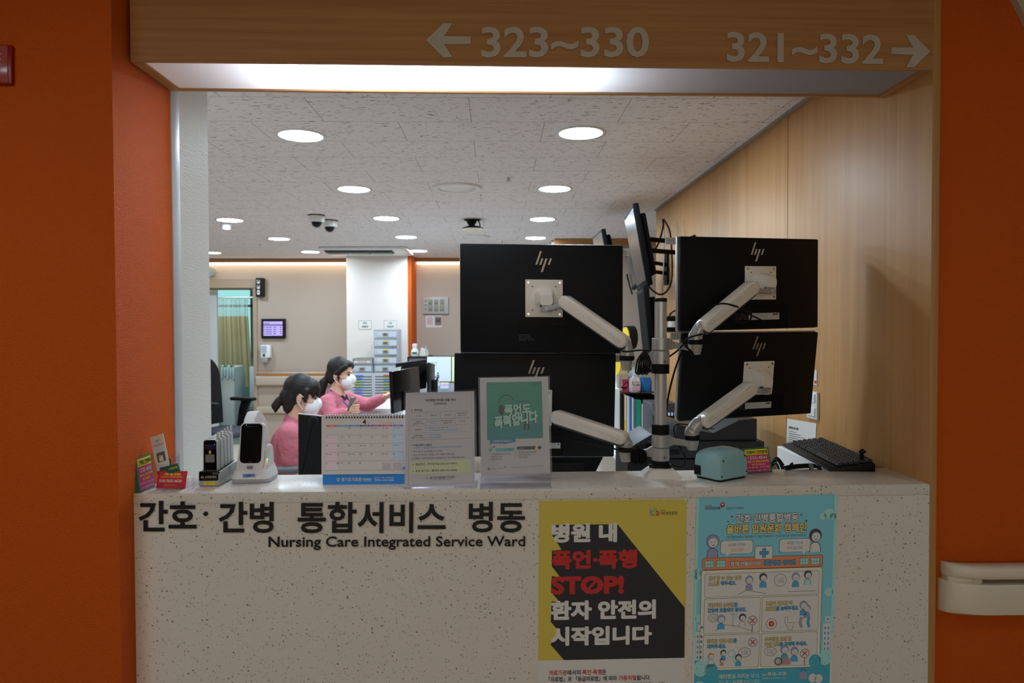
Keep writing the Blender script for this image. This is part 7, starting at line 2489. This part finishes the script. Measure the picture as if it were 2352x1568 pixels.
BGF = mat('beige_upholstery', (166, 158, 152), 0.8)
p = PY(632, 1000, 4.35)
office_chair('office_chair', 'beige upholstered office chair with grey armrest, used by the nearer nurse', (p.x + 0.21, 4.36, 0), 0.1, BGF, BGF, mat('armrest_grey', (98, 98, 102), 0.6), CREAM, 0.42, 1.0, 0.705, lean=0.10)
p = PY(518, 985, 7.0)
office_chair('office_chair', 'black mesh office chair standing empty behind the white wall edge', (p.x - 0.03, 7.1, 0), -0.35, mat('seat_grey', (58, 60, 68), 0.8), BLACKP, BLACKP, BLACKP, 0.50, 1.22, 0.79, lean=0.06)
p = PY(760, 960, 5.55)
office_chair('office_chair', 'dark grey office chair of the farther nurse, mostly hidden behind her', (p.x + 0.10, 5.56, 0), 0.0, DGREY, mat('chair_grey', (104, 104, 108), 0.8), BLACKP, BLACKP, 0.42, 0.98, 0.60, lean=0.08)

# black monitor and gooseneck microphone just behind the ledge
t = thing('desktop_monitor', 'black monitor back standing just behind the desk calendar', 'monitor', (PY(770, 1050, 2.62).x, 2.62, 0.74))
T = mw(t)
fr = Frame(PY(686, 951, 2.58), PY(840, 966, 2.66), PY(686, 1140, 2.58), 0, 0, 100, 100)
b = MB(T); slab(b, fr, 0, 0, 100, 100, 0.03, BLACKP, 0.004); b.build('casing', t, auto=40)
b = MB(T); slab(b, fr, 3, 3, 97, 95, 0.002, BLACKG, 0, -0.031); b.build('screen', t)
b = MB(T); slab(b, fr, -0.2, -0.6, 100, 0.4, 0.031, GREYP); b.build('top_edge', t)
q = fr.p(50, 80)
b = MB(T); b.box((q.x - 0.04, q.y - 0.03, 0.75), (q.x + 0.04, q.y - 0.002, q.z), BLACKP, 0.006); b.box((q.x - 0.13, q.y - 0.09, 0.741), (q.x + 0.13, q.y + 0.10, 0.752), BLACKP, 0.004); b.build('stand', t, auto=40)
t = thing('gooseneck_microphone', 'black gooseneck microphone with a foam head in front of the black monitor', 'microphone', (PY(690, 1095, 2.4).x, 2.4, 0.741))
T = mw(t)
pts = bez([Vector((PY(690, 1095, 2.4).x - 0.01, 2.4, 0.775)), PY(693, 1095, 2.4), PY(700, 1060, 2.4), PY(711, 1000, 2.41), PY(716, 982, 2.41)])
b = MB(T); b.tube(pts, 0.0062, RUBBER, 12); b.build('gooseneck', t, smooth=True)
b = MB(T)
q0, q1 = PY(717, 982, 2.41), PY(723, 957, 2.415)
b.tube([q0, q0.lerp(q1, 0.12), q0.lerp(q1, 0.35), q0.lerp(q1, 0.75), q0.lerp(q1, 0.95), q1], [0.008, 0.012, 0.0155, 0.0155, 0.011, 0.004], bumped('foam', (16, 16, 16), 0.95, (400, 400, 400), 0.8), 18)
b.build('foam_head', t, smooth=True)
b = MB(T); q = Vector((PY(690, 1095, 2.4).x - 0.01, 2.4, 0.741)); b.box((q.x - 0.06, q.y - 0.07, 0.741), (q.x + 0.06, q.y + 0.07, 0.778), BLACKP, 0.008); b.build('base', t, auto=40)

# ================================================================== THE TWO NURSES
MASKM = mat('mask_white', (246, 246, 250), 0.8)


def RY(a): return Matrix.Rotation(a, 3, 'Y')


def nurse(label, head_at, rz, zhead, pitch, yaw, hair_style, right_hand, left_hand, elbow_r, elbow_l, hip, extra):
    """seated figure; local x forward, y left, z up, root on the floor under the hips"""
    t = thing('person', label, 'person', (hip[0], hip[1], 0), rz)
    Ri = Matrix.Rotation(-rz, 3, 'Z')
    def L(p): return Ri @ (Vector(p) - Vector((hip[0], hip[1], 0)))
    hd = L(head_at)
    HR = Matrix.Rotation(yaw, 3, 'Z') @ Matrix.Rotation(pitch, 3, 'Y')
    def hp(x, y, z): return hd + HR @ Vector((x, y, z))
    neck0 = hd + Vector((-0.038, 0, -0.135))
    chest = Vector((neck0.x * 0.72, 0, neck0.z - 0.17))
    waist = Vector((neck0.x * 0.25, 0, 0.62))
    pel = Vector((0, 0, 0.54))
    shr, shl = neck0 + Vector((-0.015, -0.165, -0.075)), neck0 + Vector((-0.005, 0.165, -0.075))
    er, el, wr, wl = L(elbow_r), L(elbow_l), L(right_hand), L(left_hand)
    # ---- body: one surface from head to feet
    b = MB()
    b.ell(hp(-0.012, 0, 0.035), (0.093, 0.073, 0.092), SKIN, HR)
    b.ell(hp(0.025, 0, -0.03), (0.062, 0.058, 0.088), SKIN, HR)
    b.ell(hp(0.045, 0, -0.088), (0.034, 0.034, 0.026), SKIN, HR)
    b.ell(hp(0.091, 0, -0.03), (0.014, 0.011, 0.02), SKIN, HR)
    b.ell(hp(0.075, 0, 0.022), (0.016, 0.045, 0.012), SKIN, HR)
    for s_ in (-1, 1):
        b.ell(hp(-0.012, s_ * 0.074, -0.012), (0.018, 0.010, 0.032), SKIN, HR @ Matrix.Rotation(s_ * 0.25, 3, 'Z'))
        b.ell(hp(0.06, s_ * 0.04, -0.03), (0.022, 0.02, 0.03), SKIN, HR)
    b.cap2(hp(-0.02, 0, -0.07), neck0, 0.05, 0.055, SKIN)
    b.cap2(neck0, chest, 0.06, 0.11, SKIN)
    b.cap2(chest, waist, 0.115, 0.11, SKIN)
    b.cap2(waist, pel, 0.12, 0.13, SKIN)
    for sh, e, w_, hand in ((shr, er, wr, 'r'), (shl, el, wl, 'l')):
        b.cap2(chest + Vector((0, 0, 0.07)), sh, 0.08, 0.05, SKIN)
        b.cap2(sh, e, 0.046, 0.036, SKIN)
        b.cap2(e, w_, 0.036, 0.024, SKIN)
        f = (w_ - e).normalized()
        side = f.cross(Vector((0, 0, 1))).normalized()
        up = side.cross(f)
        if hand == 'r':          # holds the phone upright: palm turned in, fingers curled
            tilt = Vector((0.35, 0, 0.94))
            palm = w_ + f * 0.045
            b.cap2(w_, palm, 0.024, 0.027, SKIN)
            b.ell(palm + f * 0.012, (0.026, 0.03, 0.034), SKIN)
            if extra.get('phone'):
                for k in range(4):
                    a0 = palm + f * 0.03 + Vector((0, -0.024, 0.028 - 0.019 * k))
                    a1 = a0 + Vector((0.03, -0.012, 0.004))
                    a2 = a1 + Vector((0.014, 0.022, 0.002))
                    b.cap2(a0, a1, 0.0088, 0.0082, SKIN); b.cap2(a1, a2, 0.0082, 0.007, SKIN)
                t0 = palm + Vector((0.0, 0.012, 0.026)); t1 = t0 + Vector((0.022, 0.016, 0.03)); t2 = t1 + Vector((0.02, 0.0, 0.018))
                b.cap2(t0, t1, 0.011, 0.0095, SKIN); b.cap2(t1, t2, 0.0095, 0.008, SKIN)
                continue
        palm = w_ + f * 0.06
        b.cap2(w_, palm, 0.023, 0.024, SKIN)
        b.ell(palm, (0.034, 0.034, 0.018), SKIN)
        for k in range(4):
            a0 = palm + f * 0.02 + side * (0.026 - 0.0175 * k)
            a1 = a0 + f * (0.034 - 0.004 * abs(k - 1)) + Vector((0, 0, -0.004)); a2 = a1 + f * 0.026 + Vector((0, 0, -0.016))
            b.cap2(a0, a1, 0.0086, 0.008, SKIN); b.cap2(a1, a2, 0.008, 0.0066, SKIN)
        s1 = 1 if hand == 'l' else -1
        t0 = w_ + f * 0.025 + side * 0.02; t1 = t0 + f * 0.03 + side * 0.024; t2 = t1 + f * 0.026 + side * 0.004 - Vector((0, 0, 0.008))
        b.cap2(t0, t1, 0.011, 0.0095, SKIN); b.cap2(t1, t2, 0.0095, 0.0078, SKIN)
    for s_ in (-1, 1):
        hipj, knee, ank = Vector((0.0, s_ * 0.085, 0.53)), Vector((0.40, s_ * 0.11, 0.52)), Vector((0.36, s_ * 0.11, 0.09))
        b.cap2(hipj, knee, 0.078, 0.056, SKIN); b.cap2(knee, ank, 0.052, 0.036, SKIN)
        b.cap2(ank - Vector((0.02, 0, 0.045)), ank + Vector((0.13, 0, -0.052)), 0.036, 0.03, SKIN)
    body = fuse(b, 'body', t, 0.0042, 4, SKIN)
    # ---- jacket and trousers
    b = MB()
    b.cap2(neck0 + Vector((-0.012, 0, -0.022)), chest, 0.066, 0.132, PINK)
    b.cap2(chest, waist, 0.138, 0.135, PINK)
    b.cap2(waist, pel + Vector((0, 0, 0.0)), 0.14, 0.15, PINK)
    for s_ in (-1, 1):
        b.ell(chest + Vector((0.05, s_ * 0.06, 0.0)), (0.085, 0.075, 0.08), PINK)
    for sh, e, w_ in ((shr, er, wr), (shl, el, wl)):
        b.cap2(chest + Vector((0, 0, 0.08)), sh, 0.088, 0.066, PINK)
        b.cap2(neck0 + Vector((-0.015, 0, -0.035)), sh, 0.052, 0.058, PINK)
        b.cap2(sh, e, 0.066, 0.054, PINK)
        b.cap2(e, e.lerp(w_, 0.82), 0.054, 0.042, PINK)
        for k in range(4):          # folds of the sleeve
            q = sh.lerp(e, 0.35 + 0.2 * k)
            b.ell(q, (0.066 - 0.005 * k, 0.060 - 0.005 * k, 0.014), PINK, Matrix.Rotation(0.6 * (k % 2) - 0.3, 3, 'Y'))
        b.cap2(e.lerp(w_, 0.82), e.lerp(w_, 0.93), 0.038, 0.036, PINK)
    fuse(b, 'jacket', t, 0.006, 3, PINK)
    b = MB()
    b.cap2(pel + Vector((0, -0.05, -0.01)), pel + Vector((0, 0.05, -0.01)), 0.135, 0.135, PINK)
    for s_ in (-1, 1):
        b.cap2(Vector((0, s_ * 0.085, 0.53)), Vector((0.40, s_ * 0.11, 0.52)), 0.094, 0.07, PINK); b.cap2(Vector((0.40, s_ * 0.11, 0.52)), Vector((0.36, s_ * 0.11, 0.14)), 0.068, 0.06, PINK)
    fuse(b, 'trousers', t, 0.008, 3, PINK)
    for s_ in (-1, 1):
        b = MB(); b.cap2(Vector((0.34, s_ * 0.11, 0.046)), Vector((0.49, s_ * 0.11, 0.04)), 0.044, 0.038, WHITEP)
        fuse(b, 'shoe', t, 0.007, 2, WHITEP)
    # ---- hair
    b = MB()
    b.ell(hp(-0.026, 0, 0.044), (0.098, 0.083, 0.096), HAIR, HR)
    b.ell(hp(-0.062, 0, -0.012), (0.062, 0.074, 0.085), HAIR, HR)
    if hair_style == 'bangs':
        b.ell(hp(0.045, 0, 0.062), (0.052, 0.072, 0.058), HAIR, HR)
        for s_ in (-1, 1):
            b.cap2(hp(0.060, s_ * 0.046, 0.06), hp(0.066, s_ * 0.054, 0.016), 0.018, 0.010, HAIR)
            b.cap2(hp(0.02, s_ * 0.066, 0.04), hp(0.026, s_ * 0.070, -0.02), 0.022, 0.012, HAIR)
        for y in (-0.03, 0, 0.03):
            b.cap2(hp(0.078, y, 0.066), hp(0.092, y, 0.022), 0.020, 0.011, HAIR)
        b.ell(hp(-0.058, 0, -0.065), (0.045, 0.058, 0.06), HAIR, HR)
        pts = [hp(-0.105, 0, -0.035), hp(-0.127, 0.0, -0.055), hp(-0.14, 0, -0.09), hp(-0.134, 0, -0.122)]
        rs = [0.018, 0.026, 0.027, 0.010]
    else:
        b.ell(hp(0.028, 0, 0.082), (0.058, 0.066, 0.036), HAIR, HR)
        for s_ in (-1, 1):
            b.cap2(hp(0.055, s_ * 0.05, 0.068), hp(-0.005, s_ * 0.074, 0.01), 0.024, 0.018, HAIR)
            b.cap2(hp(0.018, s_ * 0.070, 0.0), hp(0.016, s_ * 0.069, -0.05), 0.009, 0.005, HAIR)
        pts = [hp(-0.11, 0, -0.035), hp(-0.14, -0.01, -0.08), hp(-0.155, -0.02, -0.16), hp(-0.16, -0.03, -0.25), hp(-0.185, -0.03, -0.33)]
        rs = [0.024, 0.036, 0.036, 0.03, 0.012]
    for i in range(len(pts) - 1):
        b.cap2(pts[i], pts[i + 1], rs[i], rs[i + 1], HAIR)
    b.cap2(hp(-0.085, 0, -0.015), pts[0], 0.05, rs[0], HAIR)
    fuse(b, 'hair', t, 0.004, 8, HAIR)
    # ---- mask with straps
    b = MB()
    b.ell(hp(0.062, 0, -0.052), (0.056, 0.064, 0.062), MASKM, HR)
    b.ell(hp(0.085, 0, -0.035), (0.044, 0.038, 0.046), MASKM, HR)
    b.ell(hp(0.070, 0, -0.075), (0.046, 0.048, 0.042), MASKM, HR)
    mk = fuse(b, 'mask', t, 0.0035, 3, MASKM)
    for s_ in (-1, 1):
        b = MB()
        b.tube([hp(0.045, s_ * 0.062, -0.02), hp(0.02, s_ * 0.0735, -0.002), hp(-0.016, s_ * 0.084, 0.016)], 0.0026, MASKM, 6)
        b.tube([hp(0.035, s_ * 0.058, -0.085), hp(0.01, s_ * 0.073, -0.06), hp(-0.018, s_ * 0.082, -0.03)], 0.0026, MASKM, 6)
        b.build('strap', mk, smooth=True)
    # ---- eyes and brows
    for s_ in (-1, 1):
        b = MB(); b.ell(hp(0.0815, s_ * 0.031, 0.004), (0.006, 0.012, 0.0045), INK, HR); b.build('eye', t, smooth=True)
        b = MB(); b.tube([hp(0.088, s_ * 0.018, 0.026), hp(0.086, s_ * 0.034, 0.030), hp(0.076, s_ * 0.05, 0.024)], 0.003, HAIR, 6); b.build('eyebrow', t, smooth=True)
    if extra.get('lanyard'):
        b = MB()
        c = chest + Vector((0.115, 0, 0.07))
        b.prism([neck0 + Vector((0.05, -0.05, -0.03)), neck0 + Vector((0.05, 0.05, -0.03)), chest + Vector((0.155, 0.012, -0.06)), chest + Vector((0.155, -0.012, -0.06))], (0.012, 0, 0.002), NAVY)
        b.build('undershirt', t)
        b = MB()
        for s_ in (-1, 1):
            b.tube(bez([neck0 + Vector((-0.03, s_ * 0.062, 0.015)), neck0 + Vector((0.035, s_ * 0.062, -0.035)), chest + Vector((0.135, s_ * 0.04, 0.03)), chest + Vector((0.165, s_ * 0.008, -0.09))]), 0.0055, mat('lanyard_blue', (70, 76, 170), 0.6), 8)
        b.build('lanyard', t, smooth=True)
    if extra.get('watch'):
        f = (wl - el).normalized()
        b = MB(); q = el.lerp(wl, 0.965)
        b.lathe([(0.027, -0.010), (0.029, -0.008), (0.029, 0.008), (0.027, 0.010)], q, DGREY, axis=f, n=24); b.build('watch_band', t, auto=40)
        b = MB(); b.box((q.x - 0.014, q.y - 0.014, q.z + 0.026), (q.x + 0.014, q.y + 0.014, q.z + 0.034), ALU, 0.003); b.build('watch_case', t, auto=40)
    return t, L


# nearer nurse
YA = 4.33
h1 = PY(694, 909, YA)
hip1 = PY(668, 1000, YA + 0.02)
nurse('person in pink with a short ponytail and white mask, seated looking down', h1, 0.10, h1.z, 0.22, 0.12, 'bangs',
      PY(740, 1050, YA + 0.05), PY(760, 1045, YA + 0.35), PY(668, 1062, YA - 0.17), PY(680, 1062, YA + 0.25), (hip1.x - 0.05, YA + 0.02), {})
# farther nurse
YN = 5.5
h2 = PY(784, 859, YN)
hip2 = PY(768, 1000, YN)
pr = PY(803, 941, YN - 0.2)
n2, L2_ = nurse('person in pink with a long black ponytail and white mask, holding a phone', h2, -0.15, h2.z, 0.10, -0.12, 'long',
                PY(792, 947, YN - 0.22), PY(881, 913, YN + 0.12), PY(762, 958, YN - 0.22), PY(846, 930, YN + 0.2), (hip2.x, YN), {'lanyard': 1, 'phone': 1, 'watch': 1})
q0, q1 = PY(803, 943, YN - 0.225), PY(812, 912, YN - 0.225)
t = thing('smartphone', 'silver smartphone held upright by the farther nurse', 'phone', q0)
d = (q1 - q0)
side = Vector((0.35, 0.94, 0)).normalized()
b = MB(mw(t)); b.obox((q0 + q1) / 2, d / 2, side * 0.034, d.cross(side).normalized() * 0.0045, mat('phone_grey', (120, 122, 122), 0.25, 0.4), 0.003); b.build('body', t, auto=40)
b = MB(mw(t)); nn_ = d.cross(side).normalized(); b.obox((q0 + q1) / 2 + nn_ * 0.005, d * 0.46, side * 0.031, nn_ * 0.0004, BLACKG); b.build('screen', t)

# the measuring text curve has done its work
if TCUR:
    bpy.data.objects.remove(TCUR[1])
    bpy.data.curves.remove(TCUR[0])
